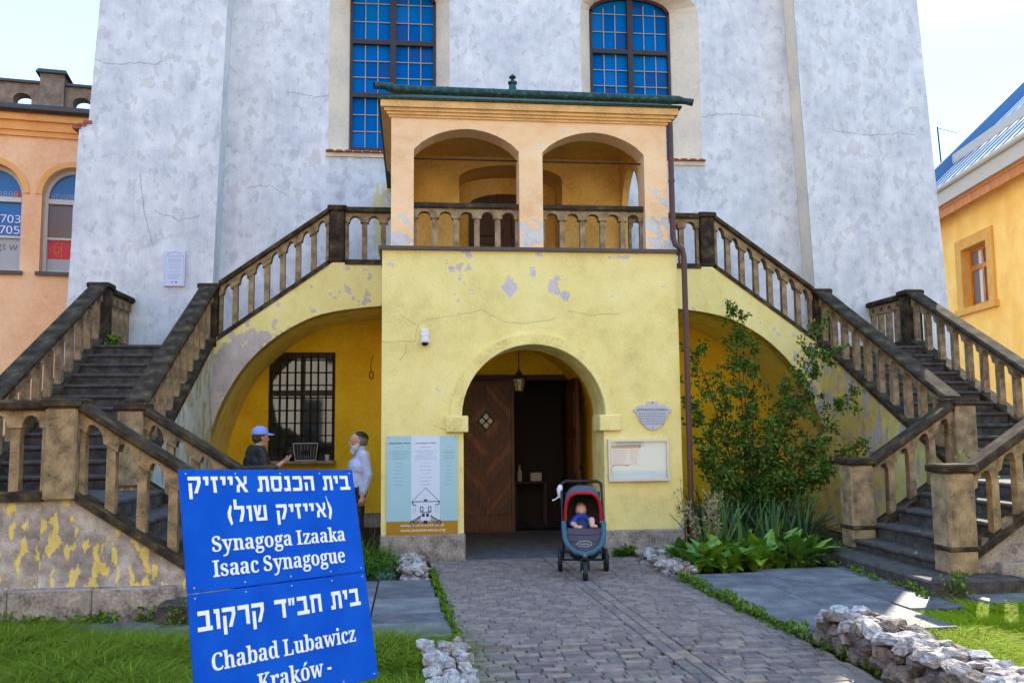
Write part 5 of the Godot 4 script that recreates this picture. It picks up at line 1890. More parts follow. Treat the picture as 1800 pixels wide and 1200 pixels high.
	var bt := put(m, "bottle", mk(Color(0.75, 0.72, 0.66), 0.3), self, Vector3(0.28, 0.775, -3.98))
	tag(bt, "pale bottle on the table inside the open doorway", "bottle")

# ---------------------------------------------------------------- the blue sign
func hebrew() -> Dictionary:
	var R := func(x0: float, y0: float, x1: float, y1: float) -> Array: return [x0, y0, x1, y0, x1, y1, x0, y1]
	var d := {}
	d["bet"] = [0.86, [R.call(0.04, 0.78, 0.72, 1.0), R.call(0.50, 0.2, 0.72, 0.79), R.call(0.0, 0.0, 0.86, 0.21)]]
	d["yod"] = [0.36, [R.call(0.0, 0.80, 0.34, 1.0), [0.13, 0.46, 0.30, 0.46, 0.34, 0.81, 0.12, 0.81]]]
	d["tav"] = [0.86, [R.call(0.10, 0.78, 0.80, 1.0), R.call(0.61, 0.0, 0.83, 0.79), R.call(0.16, 0.2, 0.35, 0.79), R.call(0.0, 0.0, 0.33, 0.21)]]
	d["he"] = [0.82, [R.call(0.0, 0.78, 0.78, 1.0), R.call(0.56, 0.0, 0.78, 0.79), R.call(0.06, 0.0, 0.26, 0.56)]]
	d["kaf"] = [0.78, [R.call(0.04, 0.78, 0.66, 1.0), [0.52, 0.2, 0.74, 0.1, 0.74, 0.9, 0.66, 1.0, 0.52, 0.79], R.call(0.0, 0.0, 0.70, 0.21)]]
	d["nun"] = [0.54, [R.call(0.08, 0.78, 0.46, 1.0), R.call(0.27, 0.2, 0.48, 0.79), R.call(0.0, 0.0, 0.50, 0.21)]]
	d["samekh"] = [0.84, [R.call(0.0, 0.78, 0.82, 1.0), R.call(0.02, 0.15, 0.22, 0.79), R.call(0.60, 0.15, 0.80, 0.79), R.call(0.10, 0.0, 0.72, 0.2)]]
	d["alef"] = [0.86, [[0.0, 1.0, 0.22, 1.0, 0.86, 0.0, 0.62, 0.0], [0.62, 1.0, 0.82, 1.0, 0.78, 0.56, 0.60, 0.42, 0.52, 0.52, 0.62, 0.64], [0.06, 0.0, 0.27, 0.0, 0.27, 0.30, 0.38, 0.42, 0.28, 0.58, 0.10, 0.40]]]
	d["zayin"] = [0.50, [R.call(0.0, 0.78, 0.46, 1.0), [0.14, 0.0, 0.34, 0.0, 0.30, 0.79, 0.12, 0.79]]]
	d["qof"] = [0.84, [R.call(0.0, 0.78, 0.80, 1.0), [0.34, 0.0, 0.56, 0.0, 0.80, 0.62, 0.80, 0.79, 0.58, 0.79, 0.58, 0.60], R.call(0.03, -0.34, 0.23, 0.60)]]
	d["vav"] = [0.36, [R.call(0.0, 0.79, 0.33, 1.0), R.call(0.12, 0.0, 0.33, 0.80)]]
	d["shin"] = [0.94, [[0.0, 1.0, 0.2, 1.0, 0.30, 0.2, 0.30, 0.0, 0.14, 0.0], [0.36, 1.0, 0.56, 1.0, 0.42, 0.40, 0.26, 0.30, 0.27, 0.46], R.call(0.30, 0.0, 0.90, 0.2), R.call(0.70, 0.19, 0.90, 1.0)]]
	d["lamed"] = [0.74, [R.call(0.0, 0.99, 0.2, 1.42), R.call(0.0, 0.78, 0.70, 1.0), [0.30, 0.0, 0.52, 0.0, 0.70, 0.60, 0.70, 0.79, 0.48, 0.79, 0.48, 0.60]]]
	d["het"] = [0.84, [R.call(0.0, 0.78, 0.80, 1.0), R.call(0.05, 0.0, 0.25, 0.79), R.call(0.58, 0.0, 0.80, 0.79)]]
	d["dalet"] = [0.84, [R.call(0.0, 0.78, 0.82, 1.0), R.call(0.50, 0.0, 0.72, 0.79)]]
	d["resh"] = [0.74, [R.call(0.0, 0.78, 0.70, 1.0), R.call(0.48, 0.0, 0.70, 0.79)]]
	d["marks"] = [0.44, [[0.02, 0.60, 0.14, 0.60, 0.19, 1.0, 0.0, 1.0], [0.26, 0.60, 0.38, 0.60, 0.43, 1.0, 0.24, 1.0]]]
	d["open"] = [0.34, [[0.22, 1.08, 0.32, 1.02, 0.22, 0.45, 0.32, -0.10, 0.20, -0.20, 0.02, 0.30, 0.02, 0.62]]]
	d["close"] = [0.34, [[0.12, 1.08, 0.02, 1.02, 0.12, 0.45, 0.02, -0.10, 0.14, -0.20, 0.32, 0.30, 0.32, 0.62]]]
	d["gap"] = [0.42, []]
	return d

func hebrew_line(parent: Node3D, glyphs: Array, r: Rect2, m: Material) -> void:
	var d := hebrew()
	var total := 0.0
	for g in glyphs:
		total += d[g][0] + 0.13
	total -= 0.13
	var kx := r.size.x / total
	var x := r.position.x
	for g in glyphs:
		var s := MB.new()
		for f in d[g][1]:
			var poly := PackedVector2Array()
			for i in range(0, f.size(), 2):
				poly.append(Vector2(f[i] * kx, f[i + 1] * r.size.y))
			s.prism(poly, 0.0, 0.002)
		if s.v.size():
			put(s, "letter", m, parent, Vector3(x, r.position.y, 0.0125))
		x += (d[g][0] + 0.13) * kx

func street_sign() -> void:
	var n := thing("sign_board", "large blue two-panel sign with white Hebrew and Latin lettering", "sign")
	var bu := Vector3(0.671, -0.044, -0.740)
	var bw := Vector3(-0.144, 0.971, -0.189)
	var bz := bu.cross(bw).normalized()
	n.transform = Transform3D(Basis(bu, bw, bz).orthonormalized(), Vector3(-2.717, 1.512, 7.046))
	var W := 1.155
	for q in [[0.0, -0.590], [-0.594, -1.165]]:
		var m := MB.new()
		m.cbox(Vector3(W / 2 - 0.015, (q[0] + q[1]) / 2, 0.006), Vector3(W, q[0] - q[1], 0.012), 0.002)
		var p := put(m, "panel", M.sign_blue, n)
		for x in [0.02, 0.31, 0.60, 0.88, 1.11]:
			for y in [q[0] - 0.022, q[1] + 0.022]:
				m = MB.new()
				m.ball(Vector3.ZERO, Vector3(0.0055, 0.0055, 0.004), 4, 8)
				put(m, "screw", M.alu, p, Vector3(x, y, 0.012))
	hebrew_line(n, ["qof", "yod", "zayin", "yod", "yod", "alef", "gap", "tav", "samekh", "nun", "kaf", "he", "gap", "tav", "yod", "bet"], Rect2(0.028, -0.118, 1.075, 0.082), M.sign_white)
	hebrew_line(n, ["open", "lamed", "vav", "shin", "gap", "qof", "yod", "zayin", "yod", "yod", "alef", "close"], Rect2(0.24, -0.268, 0.70, 0.080), M.sign_white)
	lettering(n, "Synagoga Izaaka", "Droid Serif", Rect2(0.135, -0.432, 0.88, 0.105), 0.0130, M.sign_white, true)
	lettering(n, "Isaac Synagogue", "Droid Serif", Rect2(0.130, -0.552, 0.865, 0.104), 0.0130, M.sign_white, true)
	hebrew_line(n, ["bet", "vav", "qof", "resh", "qof", "gap", "dalet", "marks", "bet", "het", "gap", "tav", "yod", "bet"], Rect2(0.022, -0.768, 1.05, 0.092), M.sign_white)
	lettering(n, "Chabad Lubawicz", "Droid Serif", Rect2(0.083, -0.955, 0.92, 0.088), 0.0130, M.sign_white, true)
	lettering(n, "Kraków -", "Droid Serif", Rect2(0.33, -1.092, 0.475, 0.088), 0.0130, M.sign_white, true)
	var sc := MB.new()
	sc.prism(PackedVector2Array([Vector2(0.905, -0.15), Vector2(0.908, -0.15), Vector2(0.919, -0.185), Vector2(0.913, -0.186)]), 0.0121, 0.0126)
	put(sc, "scratch", M.sign_white, n)
	for x in [0.45, 0.95]:
		var m := MB.new()
		m.bx(x - 0.03, x + 0.03, -1.56 + 0.06 * x, -0.02, -0.06, -0.001)
		put(m, "post", M.dark_wood, n)
	for y in [-0.1, -0.6, -1.1]:
		var m := MB.new()
		m.bx(0.3, 1.06, y - 0.03, y + 0.03, -0.09, -0.061)
		put(m, "batten", M.dark_wood, n)
	for x in [0.75]:
		var m := MB.new()
		m.tube([Vector3(x, -0.15, -0.1), Vector3(x + 0.02, -1.42 + 0.06 * x, -0.62)], 0.025, 6)
		put(m, "strut", M.dark_wood, n)

# ---------------------------------------------------------------- pushchair
func pushchair() -> void:
	var n := thing("pushchair", "three-wheeled grey pushchair with red-edged hood standing before the porch", "pushchair", Vector3(0.36, 0.008, 1.42))
	n.rotation.y = deg_to_rad(-9.0)
	var teal := mk(Color(0.20, 0.36, 0.45), 0.8)
	var grey := mk(Color(0.27, 0.25, 0.31), 0.9)
	var red := mk(Color(0.66, 0.05, 0.10), 0.75)
	var blk := mk(Color(0.06, 0.06, 0.07), 0.6)
	# wheels
	for q in [[Vector3(-0.27, 0.14, -0.28), 0.14], [Vector3(0.27, 0.14, -0.28), 0.14], [Vector3(0, 0.115, 0.40), 0.115]]:
		var m := MB.new()
		var ring := []
		for k in 25:
			ring.append(Vector3(0, (q[1] - 0.028) * cos(TAU * k / 24.0), (q[1] - 0.028) * sin(TAU * k / 24.0)))
		m.tube(ring, 0.028, 10, false)
		var o := put(m, "wheel", M.black, n, q[0])
		m = MB.new()
		m.tube([Vector3(-0.022, 0, 0), Vector3(0.022, 0, 0)], q[1] - 0.045, 18)
		put(m, "rim", mk(Color(0.16, 0.17, 0.19), 0.4), o)
		m = MB.new()
		m.tube([Vector3(-0.034, 0, 0), Vector3(0.034, 0, 0)], 0.022, 10)
		put(m, "hub", M.alu, o)
	# frame
	var f := MB.new()
	for e in [-1.0, 1.0]:
		f.tube([Vector3(e * 0.235, 0.14, -0.28), Vector3(e * 0.22, 0.44, -0.10), Vector3(e * 0.235, 0.62, -0.12)], 0.014, 8)
		f.tube([Vector3(e * 0.24, 1.0, -0.46), Vector3(e * 0.235, 0.62, -0.12), Vector3(e * 0.205, 0.36, 0.12), Vector3(e * 0.05, 0.27, 0.36)], 0.015, 8)
	f.tube([Vector3(-0.24, 0.15, -0.28), Vector3(0.24, 0.15, -0.28)], 0.013, 8)
	f.tube([Vector3(-0.22, 0.30, 0.18), Vector3(0.22, 0.30, 0.18)], 0.012, 8)
	put(f, "frame", blk, n)
	f = MB.new()
	f.tube([Vector3(-0.24, 0.98, -0.44), Vector3(-0.235, 1.02, -0.48), Vector3(-0.19, 1.045, -0.5), Vector3(0.19, 1.045, -0.5), Vector3(0.235, 1.02, -0.48), Vector3(0.24, 0.98, -0.44)], 0.019, 8)
	put(f, "handlebar", blk, n)
	f = MB.new()
	for e in [-1.0, 1.0]:
		f.tube([Vector3(e * 0.042, 0.115, 0.40), Vector3(e * 0.04, 0.24, 0.38), Vector3(0, 0.275, 0.36)], 0.013, 8)
	f.cbox(Vector3(0, 0.265, 0.37), Vector3(0.075, 0.05, 0.08), 0.012)
	put(f, "front_fork", blk, n)
	f = MB.new()
	f.cbox(Vector3(0, 0.29, 0.405), Vector3(0.05, 0.03, 0.03), 0.008)
	put(f, "fork_badge", mk(Color(0.35, 0.45, 0.40), 0.4), n)
	# seat shell: a curved pad from backrest to footrest
	var side := [[0.93, -0.30], [0.75, -0.22], [0.58, -0.13], [0.50, -0.05], [0.485, 0.05], [0.50, 0.15]]
	f = MB.new()
	for k in side.size() - 1:
		var a: Array = side[k]
		var b: Array = side[k + 1]
		f.quad(Vector3(-0.19, a[0], a[1]), Vector3(-0.19, b[0], b[1]), Vector3(0.19, b[0], b[1]), Vector3(0.19, a[0], a[1]))
		f.quad(Vector3(0.19, a[0] - 0.03, a[1] - 0.02), Vector3(0.19, b[0] - 0.03, b[1] - 0.02), Vector3(-0.19, b[0] - 0.03, b[1] - 0.02), Vector3(-0.19, a[0] - 0.03, a[1] - 0.02))
		for e in [-1.0, 1.0]:
			f.quad(Vector3(e * 0.19, a[0], a[1]), Vector3(e * 0.205, a[0] + 0.02, a[1] + 0.12), Vector3(e * 0.205, b[0] + 0.07, b[1] + 0.08), Vector3(e * 0.19, b[0], b[1]))
	put(f, "seat", blk, n)
	# leg cover: grey quilted bib in a teal border
	f = MB.new()
	var rows := [[0.565, 0.17, 0.185], [0.50, 0.225, 0.19], [0.43, 0.275, 0.17], [0.37, 0.315, 0.135], [0.335, 0.335, 0.085]]
	for k in rows.size() - 1:
		var a: Array = rows[k]
		var b: Array = rows[k + 1]
		for i in 6:
			var t0 := i / 3.0 - 1.0
			var t1 := (i + 1) / 3.0 - 1.0
			var P := func(r: Array, t: float) -> Vector3: return Vector3(r[2] * t, r[0], r[1] + 0.045 * (1.0 - t * t))
			f.quad(P.call(b, t0), P.call(b, t1), P.call(a, t1), P.call(a, t0))
	put(f, "leg_cover", grey, n)
	for k in [1, 2]:
		f = MB.new()
		var r: Array = rows[k]
		var pts := []
		for i in 7:
			var t := i / 3.0 - 1.0
			pts.append(Vector3(r[2] * t, r[0], r[1] + 0.047 * (1.0 - t * t)))
		f.tube(pts, 0.004, 5)
		put(f, "quilt_seam", mk(Color(0.16, 0.14, 0.18), 0.9), n)
	f = MB.new()
	var bpts := [Vector3(-0.225, 0.62, 0.10), Vector3(-0.222, 0.56, 0.17), Vector3(-0.215, 0.46, 0.255), Vector3(-0.18, 0.385, 0.31), Vector3(-0.10, 0.325, 0.36), Vector3(0, 0.30, 0.385), Vector3(0.10, 0.325, 0.36), Vector3(0.18, 0.385, 0.31), Vector3(0.215, 0.46, 0.255), Vector3(0.222, 0.56, 0.17), Vector3(0.225, 0.62, 0.10)]
	f.tube(bpts, 0.03, 8)
	put(f, "leg_cover_border", teal, n)
	f = MB.new()
	f.ball(Vector3(0, 0.28, 0.08), Vector3(0.17, 0.10, 0.2), 8, 14)
	put(f, "basket", blk, n)
	f = MB.new()
	var sq := []
	for k in 17:
		sq.append(Vector3(-0.05 + k * 0.00625, 0.412 + 0.010 * sin(k * 1.55) * (1.0 - 0.3 * (k % 3)), 0.352))
	f.tube(sq, 0.003, 4)
	put(f, "badge_mark", M.off_white, n)
	f = MB.new()
	var oval := []
	for k in 21:
		oval.append(Vector3(0.082 * cos(TAU * k / 20.0), 0.412 + 0.03 * sin(TAU * k / 20.0), 0.350 - 0.012 * absf(cos(TAU * k / 20.0))))
	f.tube(oval, 0.003, 4, false)
	put(f, "badge_oval", M.off_white, n)
	# hood: ribbed quarter dome open to the front
	f = MB.new()
	var arcs := []
	for k in 7:
		var t := k / 6.0
		var row := []
		var cz := lerpf(-0.36, 0.05, t)
		var hh: float = [0.20, 0.30, 0.36, 0.39, 0.395, 0.375, 0.335][k]
		for i in 15:
			var a := PI - PI * i / 14.0
			var wx := 0.215 * signf(cos(a)) * pow(absf(cos(a)), 0.6)
			row.append(Vector3(wx, 0.63 + hh * pow(maxf(sin(a), 0.0), 0.65), cz - 0.10 * (1.0 - sin(a)) * t + 0.0))
		arcs.append(row)
	for k in 6:
		for i in 14:
			f.quad(arcs[k][i], arcs[k + 1][i], arcs[k + 1][i + 1], arcs[k][i + 1])
	put(f, "hood", mk(Color(0.25, 0.31, 0.38), 0.85), n)
	f = MB.new()
	for i in 14:
		var a: Vector3 = arcs[6][i]
		var b: Vector3 = arcs[6][i + 1]
		var o := Vector3(0, 0, 0.05)
		var ia := Vector3(a.x * 0.93, 0.63 + (a.y - 0.63) * 0.93, a.z + 0.055)
		var ib := Vector3(b.x * 0.93, 0.63 + (b.y - 0.63) * 0.93, b.z + 0.055)
		f.quad(a - o * 0.5, ia, ib, b - o * 0.5)
		f.quad(a + Vector3(0, 0.006, 0.0), ia + Vector3(0, 0.006, 0.0), ib + Vector3(0, 0.006, 0.0), b + Vector3(0, 0.006, 0.0))
	f.tube(arcs[6].map(func(p): return Vector3(p.x * 0.95, 0.63 + (p.y - 0.63) * 0.96, p.z + 0.045)), 0.02, 7)
	put(f, "hood_trim", red, n)
	# knotted white plastic bag on the handle
	var bag := thing("plastic_bag", "white knotted plastic bag tied to the pushchair handle", "bag", n.transform * Vector3(-0.25, 0.90, -0.44))
	f = MB.new()
	f.tube([Vector3(0, 0.1, 0), Vector3(-0.015, 0.06, 0.02), Vector3(-0.01, 0.0, 0.01), Vector3(0.0, -0.05, 0.0)], [0.025, 0.038, 0.03, 0.012], 8)
	put(f, "bag", M.white, bag)
	f = MB.new()
	f.tube([Vector3(-0.01, -0.02, 0), Vector3(-0.06, -0.06, 0.01), Vector3(-0.1, -0.075, 0.0)], [0.014, 0.008, 0.012], 6)
	put(f, "knot_end", M.white, bag)

# ---------------------------------------------------------------- people
# bones: [a, b, ra, rb, colour index, smoothing]; smooth union of tapered capsules, meshed as surface nets
func flesh(bones: Array, cell: float, palette: Array, cloth := []) -> ArrayMesh:
	var lo := Vector3.ONE * 1e9
	var hi := Vector3.ONE * -1e9
	for b in bones:
		var r := maxf(b[2], b[3]) + cell * 3
		for p in [b[0], b[1]]:
			lo = lo.min(p - Vector3.ONE * r)
			hi = hi.max(p + Vector3.ONE * r)
	var nx := int((hi.x - lo.x) / cell) + 2
	var ny := int((hi.y - lo.y) / cell) + 2
	var nz_ := int((hi.z - lo.z) / cell) + 2
	var sx := 1
	var sy := nx
	var sz := nx * ny
	var f := PackedFloat32Array()
	f.resize(nx * ny * nz_)
	f.fill(9.0)
	var near := PackedFloat32Array()
	near.resize(f.size())
	near.fill(9.0)
	var who := PackedByteArray()
	who.resize(f.size())
	for b in bones:
		var a: Vector3 = b[0]
		var ba: Vector3 = b[1] - a
		var l2 := maxf(ba.length_squared(), 1e-9)
		var k: float = b[5]
		var r := maxf(b[2], b[3]) + k + cell * 2
		var p0: Vector3 = ((b[0].min(b[1]) - Vector3.ONE * r - lo) / cell).max(Vector3.ZERO)
		var p1: Vector3 = ((b[0].max(b[1]) + Vector3.ONE * r - lo) / cell)
		for z in range(int(p0.z), mini(int(p1.z) + 1, nz_)):
			for y in range(int(p0.y), mini(int(p1.y) + 1, ny)):
				var i := z * sz + y * sy + int(p0.x)
				for x in range(int(p0.x), mini(int(p1.x) + 1, nx)):
					var pa := lo + Vector3(x, y, z) * cell - a
					var h := clampf(pa.dot(ba) / l2, 0.0, 1.0)
					var d: float = (pa - ba * h).length() - lerpf(b[2], b[3], h)
					var o := f[i]
					var hh := maxf(k - absf(o - d), 0.0) / k
					f[i] = minf(o, d) - hh * hh * k * 0.25
					if d < near[i]:
						near[i] = d
						who[i] = b[4]
					i += 1
	var vid := PackedInt32Array()
	vid.resize(f.size())
	vid.fill(-1)
	var verts := PackedVector3Array()
	var cols := PackedColorArray()
	var corner := [0, sx, sy, sx + sy, sz, sz + sx, sz + sy, sz + sx + sy]
	var offs := [Vector3(0, 0, 0), Vector3(1, 0, 0), Vector3(0, 1, 0), Vector3(1, 1, 0), Vector3(0, 0, 1), Vector3(1, 0, 1), Vector3(0, 1, 1), Vector3(1, 1, 1)]
	var edges := [[0, 1], [2, 3], [4, 5], [6, 7], [0, 2], [1, 3], [4, 6], [5, 7], [0, 4], [1, 5], [2, 6], [3, 7]]
	var limit := cell * 2.0
	for z in nz_ - 1:
		for y in ny - 1:
			for x in nx - 1:
				var i := z * sz + y * sy + x
				if absf(f[i]) > limit:
					continue
				var inside := 0
				for c in corner:
					if f[i + c] < 0:
						inside += 1
				if inside == 0 or inside == 8:
					continue
				var sum := Vector3.ZERO
				var n := 0
				for e in edges:
					var va := f[i + corner[e[0]]]
					var vb := f[i + corner[e[1]]]
					if (va < 0) != (vb < 0):
						sum += offs[e[0]].lerp(offs[e[1]], va / (va - vb))
						n += 1
				vid[i] = verts.size()
				verts.append(lo + (Vector3(x, y, z) + sum / n) * cell)
				cols.append(palette[who[i]])
	var idx := PackedInt32Array()
	for z in range(1, nz_ - 1):
		for y in range(1, ny - 1):
			for x in range(1, nx - 1):
				var i := z * sz + y * sy + x
				if absf(f[i]) > limit:
					continue
				for ax in 3:
					var st: int = [sx, sy, sz][ax]
					var u: int = [sy, sz, sx][ax]
					var w: int = [sz, sx, sy][ax]
					if (f[i] < 0) == (f[i + st] < 0):
						continue
					var q := [vid[i], vid[i - u], vid[i - u - w], vid[i - w]]
					if q.min() < 0:
						continue
					if f[i] < 0:
						idx.append_array(PackedInt32Array([q[0], q[1], q[2], q[0], q[2], q[3]]))
					else:
						idx.append_array(PackedInt32Array([q[0], q[2], q[1], q[0], q[3], q[2]]))
	var nor := PackedVector3Array()
	nor.resize(verts.size())
	for t in range(0, idx.size(), 3):
		var g := (verts[idx[t + 2]] - verts[idx[t]]).cross(verts[idx[t + 1]] - verts[idx[t]])
		for k in 3:
			nor[idx[t + k]] += g
	for i in nor.size():
		nor[i] = nor[i].normalized()
	# folds in cloth
	if cloth.size():
		var fn := FastNoiseLite.new()
		fn.frequency = 7.0
		fn.fractal_octaves = 2
		for i in verts.size():
			if cols[i] in cloth:
				var p := verts[i]
				verts[i] = p + nor[i] * 0.006 * (1.0 - 2.2 * absf(fn.get_noise_3d(p.x * 1.2 + p.y * 0.7, p.y * 1.0 - p.x * 0.5, p.z * 1.2)))
		for i in nor.size():
			nor[i] = Vector3.ZERO
		for t in range(0, idx.size(), 3):
			var g := (verts[idx[t + 2]] - verts[idx[t]]).cross(verts[idx[t + 1]] - verts[idx[t]])
			for k in 3:
				nor[idx[t + k]] += g
		for i in nor.size():
			nor[i] = nor[i].normalized()
	var arr := []
	arr.resize(Mesh.ARRAY_MAX)
	arr[Mesh.ARRAY_VERTEX] = verts
	arr[Mesh.ARRAY_NORMAL] = nor
	arr[Mesh.ARRAY_COLOR] = cols
	arr[Mesh.ARRAY_INDEX] = idx
	var m := ArrayMesh.new()
	m.add_surface_from_arrays(Mesh.PRIMITIVE_TRIANGLES, arr)
	return m

func V(x: float, y: float, z: float) -> Vector3:
	return Vector3(x, y, z)

# head looking along +x, chin at y = c.y - 0.115; returned as bones
func head_bones(c: Vector3, skin: int, k := 1.0) -> Array:
	var q := func(x: float, y: float, z: float) -> Vector3: return c + Vector3(x, y, z) * k
	return [
		[q.call(-0.025, 0.035, 0), q.call(0.015, 0.03, 0), 0.088 * k, 0.084 * k, skin, 0.02],
		[q.call(0.03, -0.04, 0), q.call(0.05, -0.085, 0), 0.062 * k, 0.042 * k, skin, 0.03],
		[q.call(0.088, 0.012, 0), q.call(0.108, -0.026, 0), 0.010 * k, 0.016 * k, skin, 0.012],
		[q.call(0.078, 0.03, -0.03), q.call(0.078, 0.03, 0.03), 0.014 * k, 0.014 * k, skin, 0.012],
		[q.call(0.088, -0.062, -0.014), q.call(0.088, -0.062, 0.014), 0.011 * k, 0.011 * k, skin, 0.01],
		[q.call(-0.012, 0.01, 0.084), q.call(-0.008, -0.025, 0.082), 0.017 * k, 0.011 * k, skin, 0.006],
		[q.call(-0.012, 0.01, -0.084), q.call(-0.008, -0.025, -0.082), 0.017 * k, 0.011 * k, skin, 0.006],
		[q.call(-0.02, -0.06, 0), q.call(-0.035, -0.16, 0), 0.056 * k, 0.06 * k, skin, 0.03]]

func hand_bones(w: Vector3, d: Vector3, palm: Vector3, curl: float, skin: int, spread := 1.0) -> Array:
	# w wrist, d direction of the fingers, palm the way the palm faces
	var out := []
	var s := d.cross(palm).normalized()
	out.append([w, w + d * 0.07, 0.026, 0.03, skin, 0.02])
	out.append([w + d * 0.06 + s * 0.022, w + d * 0.06 - s * 0.022, 0.017, 0.016, skin, 0.015])
	for i in 4:
		var o := (i - 1.5) * 0.021
		var l: float = [0.066, 0.078, 0.073, 0.056][i]
		var a := w + d * 0.08 + s * o
		var d1 := (d + palm * curl * 0.6 + s * o * 4.0 * spread).normalized()
		var d2 := (d + palm * curl * 1.6 + s * o * 3.0 * spread).normalized()
		out.append([a, a + d1 * l * 0.55, 0.0098, 0.009, skin, 0.004])
		out.append([a + d1 * l * 0.55, a + d1 * l * 0.55 + d2 * l * 0.5, 0.009, 0.0078, skin, 0.004])
	var tb := w + d * 0.025 + s * 0.028
	var td := (d * 0.7 + s * 0.7 + palm * 0.35).normalized()
	out.append([tb, tb + td * 0.04, 0.0125, 0.011, skin, 0.008])
	out.append([tb + td * 0.04, tb + td * 0.04 + (td + d * 0.6).normalized() * 0.034, 0.011, 0.009, skin, 0.004])
	return out

func people() -> void:
	var skin := Color(0.50, 0.27, 0.185)
	# ----- man in the black T-shirt: faces right, right hand raised in talk
	var n := thing("person", "man in black T-shirt and pale blue cap gesturing below the stair arch", "person", Vector3(-3.67, 0, -0.75), "men talking below the stairs")
	n.rotation.y = deg_to_rad(30.0)
	var pal := [skin, Color(0.012, 0.012, 0.015), Color(0.03, 0.035, 0.05), Color(0.03, 0.025, 0.02), Color(0.06, 0.04, 0.03)]
	var b := [
		[V(0, 0.95, -0.07), V(0, 0.95, 0.07), 0.125, 0.125, 2, 0.05],
		[V(0.01, 1.06, -0.08), V(0.01, 1.06, 0.08), 0.15, 0.15, 1, 0.05],
		[V(-0.01, 1.27, -0.11), V(-0.01, 1.27, 0.11), 0.145, 0.145, 1, 0.06],
		[V(-0.025, 1.42, -0.13), V(-0.025, 1.42, 0.13), 0.075, 0.075, 1, 0.06],
		[V(-0.02, 1.43, 0.19), V(0.02, 1.21, 0.24), 0.074, 0.068, 1, 0.04],
		[V(0.02, 1.24, 0.235), V(0.06, 1.13, 0.225), 0.048, 0.046, 0, 0.02],
		[V(0.06, 1.13, 0.22), V(0.29, 1.27, 0.17), 0.043, 0.027, 0, 0.02],
		[V(-0.02, 1.44, -0.17), V(-0.02, 1.20, -0.22), 0.068, 0.058, 1, 0.04],
		[V(-0.02, 1.20, -0.22), V(0.05, 0.95, -0.22), 0.043, 0.03, 0, 0.02]]
	for e in [-1.0, 1.0]:
		b.append([V(0, 0.90, e * 0.085), V(0.02, 0.48, e * 0.10), 0.092, 0.066, 2, 0.03])
		b.append([V(0.02, 0.48, e * 0.10), V(-0.02, 0.10, e * 0.105), 0.064, 0.047, 2, 0.03])
		b.append([V(-0.03, 0.045, e * 0.105), V(0.14, 0.035, e * 0.12), 0.045, 0.035, 3, 0.02])
	b.append_array(head_bones(V(0.045, 1.60, 0), 0))
	put(flesh(b, 0.0115, pal, [pal[1], pal[2]]), "body", M.skin, n)
	put(flesh(hand_bones(V(0.29, 1.27, 0.17), V(0.86, 0.42, -0.1).normalized(), V(-0.3, 0.75, -0.5).normalized(), 0.35, 0), 0.004, pal), "hand", M.skin, n)
	put(flesh(hand_bones(V(0.05, 0.95, -0.22), V(0.1, -1, 0).normalized(), V(0, 0, 1), 0.5, 0), 0.005, pal), "hand", M.skin, n)
	put(flesh([[V(0.0, 1.60, 0), V(0.02, 1.63, 0), 0.078, 0.086, 4, 0.02], [V(0.02, 1.645, -0.01), V(0.02, 1.645, 0.01), 0.086, 0.086, 4, 0.02]], 0.008, pal), "hair", M.skin, n)
	put(flesh([[V(0.085, 1.632, -0.033), V(0.092, 1.630, -0.033), 0.007, 0.007, 3, 0.004], [V(0.085, 1.632, 0.033), V(0.092, 1.630, 0.033), 0.007, 0.007, 3, 0.004], [V(0.095, 1.652, -0.043), V(0.098, 1.654, -0.02), 0.005, 0.004, 3, 0.004], [V(0.095, 1.652, 0.043), V(0.098, 1.654, 0.02), 0.005, 0.004, 3, 0.004]], 0.0035, pal), "eyes", M.skin, n)
	var capm := mk(Color(0.52, 0.62, 0.90), 0.85)
	var m := MB.new()
	m.ball(V(0.03, 1.658, 0), V(0.115, 0.108, 0.104), 8, 18, 0.0, PI * 0.52)
	var cap := put(m, "cap", capm, n)
	m = MB.new()
	var prev := []
	for i in 11:
		var a := lerpf(-1.15, 1.15, i / 10.0)
		var c := [V(0.03 + 0.104 * cos(a), 1.668, 0.095 * sin(a)), V(0.055 + 0.175 * cos(a), 1.650 - 0.012 * absf(sin(a)), 0.094 * sin(a))]
		if i:
			m.quad(prev[0], prev[1], c[1], c[0])
			m.quad(prev[0] - V(0, 0.006, 0), c[0] - V(0, 0.006, 0), c[1] - V(0, 0.006, 0), prev[1] - V(0, 0.006, 0))
			m.quad(prev[1] - V(0, 0.006, 0), c[1] - V(0, 0.006, 0), c[1], prev[1])
		prev = c
	put(m, "peak", capm, cap)
	# ----- man in the white shirt: faces left, arm hanging
	n = thing("person", "bearded man in pale blue shirt, dark trousers and black skullcap listening", "person", Vector3(-2.30, 0, -0.6), "men talking below the stairs")
	n.rotation.y = deg_to_rad(190.0)
	pal = [skin, Color(0.46, 0.51, 0.72), Color(0.012, 0.013, 0.018), Color(0.012, 0.011, 0.011), Color(0.50, 0.50, 0.50), Color(0.16, 0.13, 0.12)]
	b = [
		[V(0.02, 0.90, -0.07), V(0.02, 0.90, 0.07), 0.13, 0.13, 2, 0.04],
		[V(0.045, 1.02, -0.06), V(0.045, 1.02, 0.06), 0.15, 0.15, 1, 0.05],
		[V(0.01, 1.20, -0.10), V(0.01, 1.20, 0.10), 0.135, 0.135, 1, 0.06],
		[V(-0.03, 1.345, -0.13), V(-0.03, 1.345, 0.13), 0.075, 0.075, 1, 0.06],
		[V(-0.02, 1.43, 0), V(-0.015, 1.46, 0), 0.066, 0.06, 1, 0.02]]
